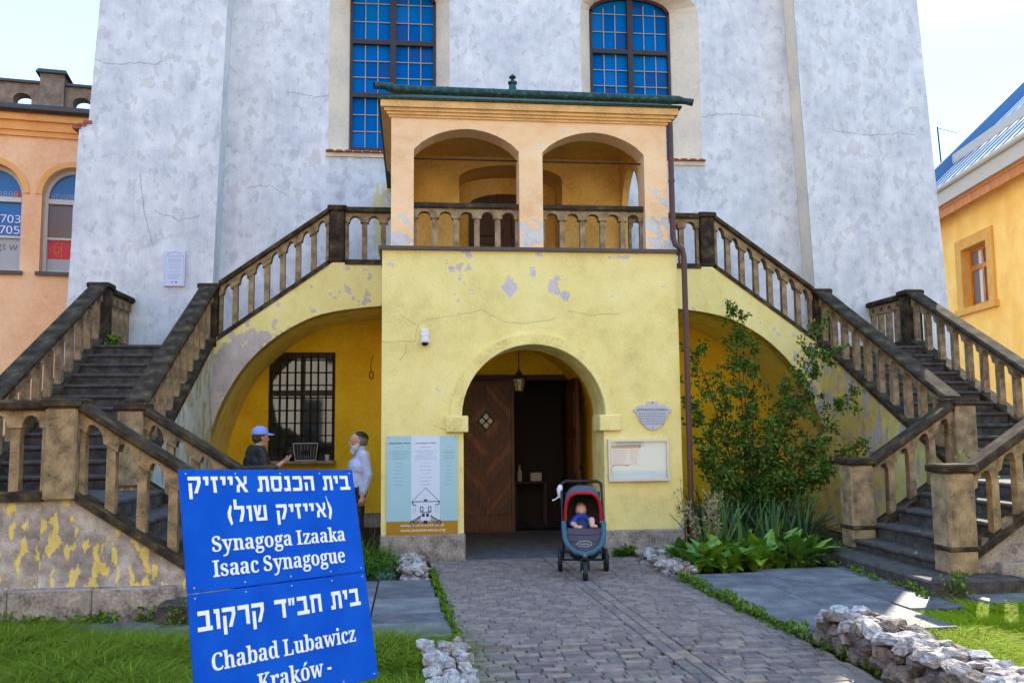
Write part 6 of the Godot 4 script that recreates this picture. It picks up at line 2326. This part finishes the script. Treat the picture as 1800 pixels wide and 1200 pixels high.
	for e in [-1.0, 1.0]:
		b.append([V(-0.04, 1.36, e * 0.18), V(-0.09, 1.10, e * 0.235), 0.07, 0.06, 1, 0.04])
		b.append([V(-0.09, 1.10, e * 0.235), V(-0.03, 0.875, e * 0.225), 0.058, 0.046, 1, 0.02])
		b.append([V(-0.03, 0.885, e * 0.225), V(-0.015, 0.83, e * 0.22), 0.03, 0.029, 0, 0.01])
		b.append([V(0.02, 0.86, e * 0.085), V(0.02, 0.46, e * 0.095), 0.097, 0.07, 2, 0.03])
		b.append([V(0.02, 0.46, e * 0.095), V(-0.02, 0.10, e * 0.10), 0.068, 0.052, 2, 0.03])
		b.append([V(-0.03, 0.045, e * 0.10), V(0.15, 0.035, e * 0.115), 0.046, 0.036, 3, 0.02])
	b.append_array(head_bones(V(0.03, 1.535, 0), 0))
	put(flesh(b, 0.0115, pal, [pal[1], pal[2]]), "body", M.skin, n)
	for e in [-1.0, 1.0]:
		put(flesh(hand_bones(V(-0.015, 0.83, e * 0.22), V(0.12, -1, 0).normalized(), V(0, 0, -e), 0.75, 0), 0.0045, pal), "hand", M.skin, n)
	put(flesh([[V(0.06, 1.455, 0), V(0.085, 1.40, 0), 0.062, 0.04, 4, 0.03], [V(0.03, 1.50, 0.062), V(0.05, 1.45, 0.05), 0.03, 0.03, 4, 0.03], [V(0.03, 1.50, -0.062), V(0.05, 1.45, -0.05), 0.03, 0.03, 4, 0.03], [V(0.115, 1.487, -0.025), V(0.115, 1.487, 0.025), 0.012, 0.012, 4, 0.01]], 0.008, pal), "beard", M.skin, n)
	put(flesh([[V(-0.03, 1.555, 0), V(-0.005, 1.575, 0), 0.088, 0.09, 5, 0.02], [V(-0.015, 1.54, 0.05), V(-0.01, 1.52, 0.055), 0.04, 0.035, 5, 0.02], [V(-0.015, 1.54, -0.05), V(-0.01, 1.52, -0.055), 0.04, 0.035, 5, 0.02]], 0.008, pal), "hair", M.skin, n)
	put(flesh([[V(0.07, 1.567, -0.033), V(0.077, 1.565, -0.033), 0.007, 0.007, 3, 0.004], [V(0.07, 1.567, 0.033), V(0.077, 1.565, 0.033), 0.007, 0.007, 3, 0.004]], 0.0035, pal), "eyes", M.skin, n)
	m = MB.new()
	m.xf = Transform3D(Basis(Vector3(0, 0, 1), 0.35), V(-0.025, 1.60, 0))
	m.ball(Vector3.ZERO, V(0.100, 0.075, 0.095), 7, 18, 0.0, PI * 0.5)
	put(m, "skullcap", M.black, n)
	m = MB.new()
	m.tube([V(-0.034, 0.868, 0.225), V(-0.030, 0.853, 0.225)], 0.037, 12)
	put(m, "wrist_watch", M.alu, n)
	# ----- baby asleep in the pushchair
	n = thing("person", "baby in blue top lying in the pushchair, bare arms and foot showing", "person", Vector3(0.36, 0.0, 1.42))
	n.rotation.y = deg_to_rad(-9.0)
	var bs := Color(0.60, 0.34, 0.25)
	pal = [bs, Color(0.02, 0.06, 0.36), Color(0.01, 0.02, 0.08), Color(0.30, 0.17, 0.09), Color(0.02, 0.26, 0.20)]
	b = [
		[V(-0.02, 0.745, -0.10), V(-0.02, 0.755, -0.09), 0.066, 0.064, 0, 0.02],
		[V(-0.02, 0.735, -0.03), V(-0.02, 0.728, -0.025), 0.010, 0.010, 0, 0.01],
		[V(-0.02, 0.67, -0.06), V(-0.015, 0.60, 0.02), 0.062, 0.07, 1, 0.03],
		[V(-0.015, 0.60, 0.04), V(0.0, 0.565, 0.10), 0.075, 0.07, 2, 0.03],
		[V(-0.075, 0.665, -0.03), V(-0.125, 0.61, 0.05), 0.034, 0.03, 1, 0.02],
		[V(-0.125, 0.61, 0.05), V(-0.085, 0.585, 0.14), 0.027, 0.022, 0, 0.015],
		[V(-0.085, 0.585, 0.14), V(-0.04, 0.578, 0.165), 0.023, 0.02, 0, 0.01],
		[V(0.035, 0.665, -0.03), V(0.06, 0.62, 0.05), 0.032, 0.028, 1, 0.02],
		[V(0.05, 0.58, 0.08), V(0.09, 0.645, 0.13), 0.042, 0.036, 2, 0.02],
		[V(0.09, 0.655, 0.13), V(0.095, 0.60, 0.19), 0.034, 0.025, 0, 0.015],
		[V(0.095, 0.60, 0.19), V(0.14, 0.595, 0.215), 0.022, 0.016, 0, 0.012],
		[V(-0.05, 0.57, 0.09), V(-0.06, 0.585, 0.14), 0.04, 0.03, 2, 0.02]]
	put(flesh(b, 0.007, pal), "body", M.skin, n)
	put(flesh([[V(-0.02, 0.768, -0.115), V(-0.02, 0.775, -0.105), 0.063, 0.06, 3, 0.01]], 0.007, pal), "hair", M.skin, n)
	put(flesh([[V(0.01, 0.715, -0.03), V(0.014, 0.715, -0.022), 0.016, 0.014, 4, 0.01]], 0.004, pal), "dummy", M.skin, n)

# ---------------------------------------------------------------- plants
func rdir(up := 0.0) -> Vector3:
	var a := rng.randf() * TAU
	var y := rng.randf_range(-1, 1)
	var r := sqrt(1 - y * y)
	return (Vector3(cos(a) * r, y, sin(a) * r) + Vector3.UP * up).normalized()

func green(a: Color, b: Color) -> Color:
	return a.lerp(b, rng.randf())

func blade(m: MB, p: Vector3, d: Vector3, l: float, w: float, droop: float, segs := 3) -> void:
	var s := d.cross(Vector3.UP)
	if s.length() < 0.1:
		s = Vector3(cos(rng.randf() * TAU), 0, sin(rng.randf() * TAU))
	s = s.normalized() * w / 2
	var q := p
	var dir := d
	for i in segs:
		var t0 := 1.0 - pow(float(i) / segs, 1.5)
		var t1 := 1.0 - pow(float(i + 1) / segs, 1.5)
		var e := q + dir * l / segs
		if i < segs - 1:
			m.quad(q - s * t0, q + s * t0, e + s * t1, e - s * t1)
		else:
			m.tri(q - s * t0, q + s * t0, e)
		q = e
		dir = (dir - Vector3.UP * droop / segs).normalized()

func lawn(called: String, label: String, area: PackedVector2Array, count: int, lo: float, hi: float, skip: Callable, tint := Color(1, 1, 1)) -> void:
	var m := MB.new()
	for i in 22:
		m.col = Color(1, 1, 1) * rng.randf_range(0.5, 1.35)
		m.col.r *= rng.randf_range(0.85, 1.25)
		var d := (Vector3.UP + rdir() * 0.65).normalized()
		d.y = absf(d.y)
		blade(m, Vector3(rng.randf_range(-0.07, 0.07), 0, rng.randf_range(-0.07, 0.07)), d, rng.randf_range(0.5, 1.1), 0.013, rng.randf_range(0.1, 0.9))
	for i in 9:
		m.col = Color(0.9, 1.15, 1.0) * rng.randf_range(0.6, 1.2)
		m.leaf(Vector3(rng.randf_range(-0.06, 0.06), rng.randf_range(0.2, 0.6), rng.randf_range(-0.06, 0.06)), Vector3(rng.randf_range(-1, 1), 0.5, rng.randf_range(-1, 1)).normalized(), Vector3.UP, 0.03, 0.022)
	var mm := MultiMesh.new()
	mm.transform_format = MultiMesh.TRANSFORM_3D
	mm.use_colors = true
	mm.mesh = m.mesh()
	var spots := []
	var bb := Rect2(area[0], Vector2.ZERO)
	for p in area:
		bb = bb.expand(p)
	var nz3 := FastNoiseLite.new()
	nz3.seed = 5
	nz3.frequency = 2.6
	while spots.size() < count:
		var p := Vector2(rng.randf_range(bb.position.x, bb.end.x), rng.randf_range(bb.position.y, bb.end.y))
		if Geometry2D.is_point_in_polygon(p, area) and not skip.call(p):
			spots.append(p)
	mm.instance_count = count
	for i in count:
		var p: Vector2 = spots[i]
		var n := nz3.get_noise_2dv(p)
		var h := lerpf(lo, hi, clampf(0.4 + n * 1.5 + rng.randf_range(-0.35, 0.35), 0, 1))
		var t := Transform3D(Basis(Vector3.UP, rng.randf() * TAU).scaled(Vector3(0.9, h, 0.9)), Vector3(p.x, 0.0, p.y))
		mm.set_instance_transform(i, t)
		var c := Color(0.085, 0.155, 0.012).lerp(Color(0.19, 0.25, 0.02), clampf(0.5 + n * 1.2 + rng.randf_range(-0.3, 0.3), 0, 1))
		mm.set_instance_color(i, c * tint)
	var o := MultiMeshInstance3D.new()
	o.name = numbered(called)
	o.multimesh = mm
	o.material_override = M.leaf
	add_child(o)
	tag(o, label, "grass")
	o.set_meta("kind", "stuff")

func weeds(at: Vector3, r: Vector2, h: float, n: int, label: String, group: String, a := Color(0.05, 0.12, 0.012), b := Color(0.16, 0.25, 0.03), size := 0.045) -> void:
	var m := MB.new()
	for i in n:
		m.col = green(a, b)
		var t := rng.randf()
		var p := Vector3(rng.randf_range(-1, 1) * r.x * (1 - t * 0.4), t * h, rng.randf_range(-1, 1) * r.y * (1 - t * 0.4))
		m.leaf(p, rdir(0.35), rdir(0.8), size * rng.randf_range(0.6, 1.3), size * rng.randf_range(0.4, 0.8))
	for i in 12:
		m.col = a
		var e := Vector3(rng.randf_range(-1, 1) * r.x, rng.randf_range(0.2, 0.9) * h, rng.randf_range(-1, 1) * r.y)
		m.tube([Vector3(e.x * 0.2, 0, e.z * 0.2), Vector3(e.x * 0.7, e.y * 0.7, e.z * 0.7), e], 0.003, 3, false)
	m.tube([Vector3(-r.x, 0.004, 0), Vector3(0, 0.006, 0), Vector3(r.x, 0.004, 0)], 0.003, 3, false)
	m.tube([Vector3(0, 0.004, -r.y), Vector3(0, 0.006, 0), Vector3(0, 0.004, r.y)], 0.003, 3, false)
	var o := put(m, "weed_clump", M.leaf, self, at)
	tag(o, label, "weeds", group)

func shrub() -> void:
	var n := thing("shrub", "loose leafy shrub growing before the right stair arch", "shrub", Vector3(3.25, 0, -0.9))
	var st := MB.new()
	var lf := MB.new()
	var tips := []
	# stems fan out from the foot; ends follow the outline of the bush
	var ends := [V(-0.15, 3.35, 0.0), V(0.25, 2.75, -0.2), V(-0.75, 2.75, 0.1), V(1.15, 3.05, 0.15), V(0.85, 2.55, 0.3), V(-0.95, 1.95, 0.3), V(1.55, 2.15, 0.2), V(0.4, 2.2, 0.4), V(-0.45, 2.2, 0.35), V(1.45, 1.45, 0.5), V(-0.85, 1.3, 0.5), V(0.1, 1.6, 0.6), V(0.8, 1.5, 0.6), V(-0.1, 2.85, 0.1), V(1.2, 2.7, 0.1), V(0.9, 1.0, 0.5), V(-0.6, 0.9, 0.5), V(0.2, 1.0, 0.6)]
	for e in ends:
		var mid: Vector3 = e * 0.5 + V(rng.randf_range(-0.1, 0.1) - e.x * 0.15, 0.1, rng.randf_range(-0.1, 0.1))
		var pts := []
		var foot := V(rng.randf_range(-0.12, 0.12), 0, rng.randf_range(-0.1, 0.1))
		for k in 9:
			var t := k / 8.0
			pts.append(foot.lerp(mid, t).lerp(mid.lerp(e, t), t))
		st.tube(pts, [0.02, 0.018, 0.016, 0.014, 0.012, 0.01, 0.008, 0.006, 0.004], 5, false)
		for k in range(2, 9):
			for j in rng.randi_range(3, 5):
				var p: Vector3 = pts[k]
				var d: Vector3 = (rdir(0.25) + (pts[k] - pts[k - 1]).normalized() * 0.6).normalized()
				var l := rng.randf_range(0.18, 0.5) * (1.0 - 0.25 * k / 8.0)
				var q: Vector3 = p + d * l + V(0, -0.05 * l, 0)
				st.tube([p, p + d * l * 0.5 + V(0, 0.02, 0), q], [0.006, 0.004, 0.002], 4, false)
				tips.append([p, q])
	for t in tips:
		for i in rng.randi_range(20, 34):
			var p: Vector3 = t[0].lerp(t[1], rng.randf_range(0.15, 1.05)) + rdir() * 0.05
			lf.col = green(Color(0.03, 0.075, 0.015), Color(0.10, 0.19, 0.03))
			if rng.randf() < 0.12:
				lf.col = Color(0.17, 0.27, 0.04)
			lf.leaf(p, rdir(-0.1), rdir(0.9), rng.randf_range(0.045, 0.09), rng.randf_range(0.028, 0.052))
	put(st, "stems", M.bark, n)
	put(lf, "crown", M.leaf, n)

func juniper(at: Vector3, r: Vector3, n: int, label: String, a := Color(0.03, 0.08, 0.025), b := Color(0.09, 0.18, 0.05)) -> void:
	var o := thing("juniper_bush", label, "bush", at, "low feathery bushes in the right bed")
	var st := MB.new()
	var lf := MB.new()
	for i in n:
		var d := rdir(0.55)
		d.y = absf(d.y) * 0.8 + 0.12
		var e := Vector3(d.x * r.x, d.y * r.y, d.z * r.z) * rng.randf_range(0.7, 1.1)
		var mid := e * 0.5 + Vector3.UP * r.y * 0.18
		st.tube([Vector3.ZERO, mid, e], [0.01, 0.006, 0.002], 4, false)
		for k in 26:
			var t := rng.randf_range(0.3, 1.0)
			var p := Vector3.ZERO.lerp(mid, t).lerp(mid.lerp(e, t), t)
			lf.col = green(a, b)
			var dd := (rdir(0.2) * 0.7 + (e - mid).normalized()).normalized()
			blade(lf, p, dd, rng.randf_range(0.06, 0.15), 0.012, 0.4, 2)
	put(st, "stems", M.bark, o)
	put(lf, "foliage", M.leaf, o)

func broad_plant(at: Vector3, k: float, label: String, shapes: Array, mats: Array) -> void:
	var o := thing("broad_leaf_plant", label, "plant", at, "broad-leaved plants along the terrace edge")
	var cnt := rng.randi_range(9, 12)
	for i in cnt:
		var a := TAU * i / cnt + rng.randf_range(-0.3, 0.3)
		var l := put(shapes[rng.randi() % shapes.size()], "leaf", mats[rng.randi() % mats.size()], o, Vector3(cos(a) * 0.03, 0, sin(a) * 0.03))
		l.rotation = Vector3(0, -a + PI / 2, 0)
		l.scale = Vector3.ONE * k * rng.randf_range(0.75, 1.2)
		l.rotate_object_local(Vector3.RIGHT, rng.randf_range(-0.55, 0.15))

func plants() -> void:
	lawn("lawn", "shaded green lawn in front of the left staircase", PackedVector2Array([Vector2(-7, 3.55), Vector2(-4.7, 3.5), Vector2(-4.3, 3.95), Vector2(-3.2, 4.1), Vector2(-2.75, 4.35), Vector2(-1.55, 4.35), Vector2(-1.5, 7.2), Vector2(-7, 7.2)]), 17000, 0.05, 0.13,
		func(p: Vector2) -> bool: return (p.distance_to(Vector2(-2.1, 5.5)) < 0.38) or (p.distance_to(Vector2(-3.05, 5.0)) < 0.3))
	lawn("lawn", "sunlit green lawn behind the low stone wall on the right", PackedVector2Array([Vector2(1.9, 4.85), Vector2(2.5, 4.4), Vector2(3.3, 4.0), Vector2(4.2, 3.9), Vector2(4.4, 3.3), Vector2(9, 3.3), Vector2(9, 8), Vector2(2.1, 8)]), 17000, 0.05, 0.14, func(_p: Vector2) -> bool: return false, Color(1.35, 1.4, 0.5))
	# weeds that root along kerbs and wall feet
	for i in 16:
		var t := i / 15.0
		weeds(Vector3(1.33 + 0.14 * t + rng.randf_range(-0.03, 0.02), 0.0, 2.05 + 2.65 * t), Vector2(0.07, 0.13), rng.randf_range(0.08, 0.15), 70, "low green weeds rooted along the kerb of the slab terrace", "weeds along the terrace kerb")
	for i in 12:
		var t := i / 11.0
		weeds(Vector3(-1.36 + 0.14 * t, 0.0, 0.95 + 3.6 * t), Vector2(0.05, 0.17), 0.07, 55, "low green weeds along the path's left edge", "weeds along the left path edge")
	for i in 7:
		weeds(Vector3(-5.2 + i * 0.25 + rng.randf_range(-0.08, 0.08), 0.02, 3.26), Vector2(0.14, 0.08), rng.randf_range(0.06, 0.13), 70, "creeping weeds at the foot of the left stair's plinth", "weeds at the left plinth")
	for i in 4:
		weeds(Vector3(-3.62 + i * 0.1, 0.02, 3.45 - i * 0.05), Vector2(0.12, 0.1), 0.2, 90, "tall creeping weeds by the left stair's bottom step", "weeds by the left bottom step")
	for i in 7:
		weeds(Vector3(3.26 + rng.randf_range(-0.05, 0.05), 0.02, 1.7 + i * 0.3), Vector2(0.06, 0.12), rng.randf_range(0.08, 0.17), 70, "weeds along the bottom step of the right stair", "weeds along the right bottom step")
	for i in 5:
		weeds(Vector3(1.62 + i * 0.03, 0.0, 4.75 + i * 0.28) + V(-0.13, 0, 0), Vector2(0.06, 0.1), 0.09, 60, "weeds at the foot of the low rubble wall", "weeds at the rubble wall")
	weeds(Vector3(3.55, 0.1, 3.5), Vector2(0.15, 0.1), 0.2, 80, "leafy weed by the right stair's lower corner post", "weeds by the right corner post")
	weeds(Vector3(-6.15, 3.0, -2.55), Vector2(0.12, 0.1), 0.16, 110, "green fern tuft growing on the left upper landing", "", Color(0.06, 0.14, 0.01), Color(0.2, 0.3, 0.03), 0.07)
	weeds(Vector3(-5.5, 2.98, -3.7), Vector2(0.35, 0.06), 0.07, 90, "small dry weeds along the left landing's wall foot", "", Color(0.08, 0.10, 0.03), Color(0.16, 0.15, 0.06), 0.04)
	weeds(Vector3(4.95, 0.9, 1.6), Vector2(0.1, 0.1), 0.45, 60, "yellow-green weed growing on the right lower stair", "", Color(0.2, 0.3, 0.02), Color(0.35, 0.42, 0.03), 0.06)
	for i in 2:
		weeds(Vector3(1.1 + i * 0.12, 0.0, 0.12), Vector2(0.12, 0.08), 0.13, 80, "grass tuft at the foot of the right porch plinth", "tufts at the right plinth", Color(0.03, 0.09, 0.01), Color(0.09, 0.17, 0.02), 0.08)
	# ----- right bed
	shrub()
	var mats := [mk(lin(0.07, 0.18, 0.015), 0.45, {"back": Color(0.14, 0.25, 0.03)}), mk(lin(0.11, 0.25, 0.02), 0.45, {"back": Color(0.14, 0.25, 0.03)}), mk(lin(0.05, 0.13, 0.015), 0.45, {"back": Color(0.14, 0.25, 0.03)}), mk(lin(0.18, 0.32, 0.025), 0.45, {"back": Color(0.14, 0.25, 0.03)})]
	var shapes := []
	for v in 4:
		var m := MB.new()
		var L := 0.30
		var prev := []
		for k in 6:
			var t := k / 5.0
			var w := 0.055 * sin(PI * clampf(t * 0.92 + 0.06, 0, 1)) + 0.004
			var y := L * (0.9 * t - (0.34 + 0.1 * v) * t * t)
			var z := L * (0.35 * t + 0.5 * t * t)
			var c := [V(-w, y + w * 0.35, z), V(0, y, z), V(w, y + w * 0.35, z)]
			if k:
				for j in 2:
					m.quad(prev[j], prev[j + 1], c[j + 1], c[j])
			prev = c
		shapes.append(m.mesh())
	var where := []
	for i in 39:
		where.append(Vector3(1.62 + (i % 13) * 0.115 + rng.randf_range(-0.04, 0.04), 0.03, [1.55, 1.28, 1.02][i / 13] + rng.randf_range(-0.1, 0.1) - 0.006 * (i % 13)))
	for i in where.size():
		broad_plant(where[i], rng.randf_range(1.0, 1.5), ["bright green broad-leaved plant in the front row touching the terrace slabs", "bright green broad-leaved plant in the middle row of the right bed", "bright green broad-leaved plant in the back row before the irises"][i / 13], shapes, mats)
	# swords of iris
	var sword := []
	for v in 3:
		var m := MB.new()
		var prev := []
		for k in 6:
			var t := k / 5.0
			var w := 0.021 * (1.0 - pow(t, 3.0)) + 0.002
			var c := [V(-w, 0.5 * t, 0.06 * t * t * (v + 0.4)), V(0, 0.5 * t, 0.008 + 0.06 * t * t * (v + 0.4)), V(w, 0.5 * t, 0.06 * t * t * (v + 0.4))]
			if k:
				for j in 2:
					m.quad(prev[j], prev[j + 1], c[j + 1], c[j])
			prev = c
		sword.append(m.mesh())
	var im := [mk(lin(0.05, 0.13, 0.04), 0.45, {"back": Color(0.1, 0.2, 0.04)}), mk(lin(0.035, 0.10, 0.045), 0.45, {"back": Color(0.1, 0.2, 0.04)}), mk(lin(0.10, 0.18, 0.05), 0.45, {"back": Color(0.1, 0.2, 0.04)})]
	for i in 9:
		var o := thing("iris_plant", "sword-leaved iris clump standing behind the broad-leaved plants", "plant", Vector3(2.0 + i * 0.155 + rng.randf_range(-0.05, 0.05), 0.04, 0.78 + rng.randf_range(-0.2, 0.15)), "iris clumps in the right bed")
		for k in 9:
			var l := put(sword[k % 3], "leaf", im[rng.randi() % 3], o, V(rng.randf_range(-0.06, 0.06), 0, rng.randf_range(-0.04, 0.04)))
			l.rotation = Vector3(rng.randf_range(-0.1, 0.35), rng.randf() * TAU, rng.randf_range(-0.25, 0.25))
			l.scale = Vector3(1.25, rng.randf_range(1.0, 1.6), 1.25)
	juniper(Vector3(3.05, 0.05, 1.45), Vector3(0.6, 0.36, 0.36), 90, "low spreading juniper beside the right stair's corner post")
	juniper(Vector3(3.35, 0.05, 0.55), Vector3(0.6, 0.85, 0.45), 110, "dark feathery juniper behind the right stair post")
	juniper(Vector3(2.3, 0.05, -0.1), Vector3(0.55, 0.85, 0.4), 80, "dark feathery bush between the downpipe and the iris clumps", Color(0.02, 0.06, 0.015), Color(0.06, 0.13, 0.03))
	juniper(Vector3(2.9, 0.05, -0.2), Vector3(0.5, 0.8, 0.4), 70, "dark feathery bush below the leafy shrub", Color(0.02, 0.06, 0.015), Color(0.05, 0.11, 0.03))
	for i in 5:
		weeds(Vector3(1.58 + 0.12 * i, 0.08, 0.35 + 0.14 * (i % 3)), Vector2(0.14, 0.16), 0.07, 260, "blue-green ground cover behind the stone edging on the right", "blue-green cover on the right", Color(0.06, 0.15, 0.12), Color(0.14, 0.25, 0.19), 0.022)
	# dried flower stalks beside the downpipe
	for i in 5:
		var o := thing("dry_flower", "tall dried flower stalk beside the porch downpipe", "flower", Vector3(1.72 + 0.10 * i, 0.05, 1.0 + 0.06 * (i % 3)), "dried flower stalks by the downpipe")
		var st := MB.new()
		var top := V(rng.randf_range(-0.12, 0.08), rng.randf_range(0.65, 0.95), rng.randf_range(-0.05, 0.05))
		st.col = green(Color(0.22, 0.13, 0.04), Color(0.25, 0.22, 0.05))
		st.tube([Vector3.ZERO, top * 0.5 + V(0.02, 0, 0), top], [0.007, 0.006, 0.003], 5)
		for k in 34:
			var t := rng.randf_range(0.45, 1.0)
			var p := top * t
			var e := p + rdir(0.6) * 0.09
			st.tube([p, e], 0.0025, 3, false)
			st.col = green(Color(0.45, 0.42, 0.34), Color(0.25, 0.2, 0.06))
			for j in 4:
				st.leaf(e, rdir(0.4), rdir(0.4), 0.025, 0.016)
		put(st, "flowering_stalk", M.leaf, o)
	# ----- left bed beside the poster
	for i in 4:
		var o := thing("grass_clump", "arching green grass clump below the poster", "plant", Vector3(-2.28 + i * 0.12, 0.02, 0.35 + 0.1 * (i % 2)), "grass clumps below the poster")
		var m := MB.new()
		for k in 60:
			m.col = green(Color(0.05, 0.13, 0.012), Color(0.14, 0.24, 0.025))
			blade(m, V(rng.randf_range(-0.06, 0.06), 0, rng.randf_range(-0.06, 0.06)), rdir(1.6), rng.randf_range(0.3, 0.5), 0.012, rng.randf_range(0.8, 1.8), 4)
		put(m, "blades", M.leaf, o)
	for i in 8:
		weeds(Vector3(-2.3 + 0.15 * (i % 4), 0.02, 0.7 + 0.35 * (i / 4) + rng.randf_range(-0.1, 0.1)), Vector2(0.17, 0.2), 0.17, 240, "low dense herbs in the bed left of the path", "herbs in the left bed", Color(0.03, 0.09, 0.012), Color(0.11, 0.2, 0.03), 0.032)
	for i in 4:
		weeds(Vector3(-1.86 + rng.randf_range(-0.05, 0.05), 0.02, 0.3 + 0.36 * i), Vector2(0.12, 0.16), 0.08, 220, "blue-green ground cover beside the left stone edging", "blue-green cover on the left", Color(0.05, 0.14, 0.10), Color(0.12, 0.24, 0.17), 0.022)
	var tw := thing("dry_twig", "bare leaning twig against the poster's left edge", "twig", Vector3(-2.12, 0.05, 0.2))
	var m2 := MB.new()
	m2.tube([Vector3.ZERO, V(0.06, 0.35, -0.05), V(0.02, 0.62, -0.1)], [0.005, 0.004, 0.002], 5)
	m2.tube([V(0.06, 0.35, -0.05), V(0.14, 0.58, -0.08)], [0.003, 0.0015], 4)
	m2.tube([V(0.05, 0.28, -0.04), V(-0.04, 0.5, -0.05)], [0.003, 0.0015], 4)
	put(m2, "twig", M.bark, tw)
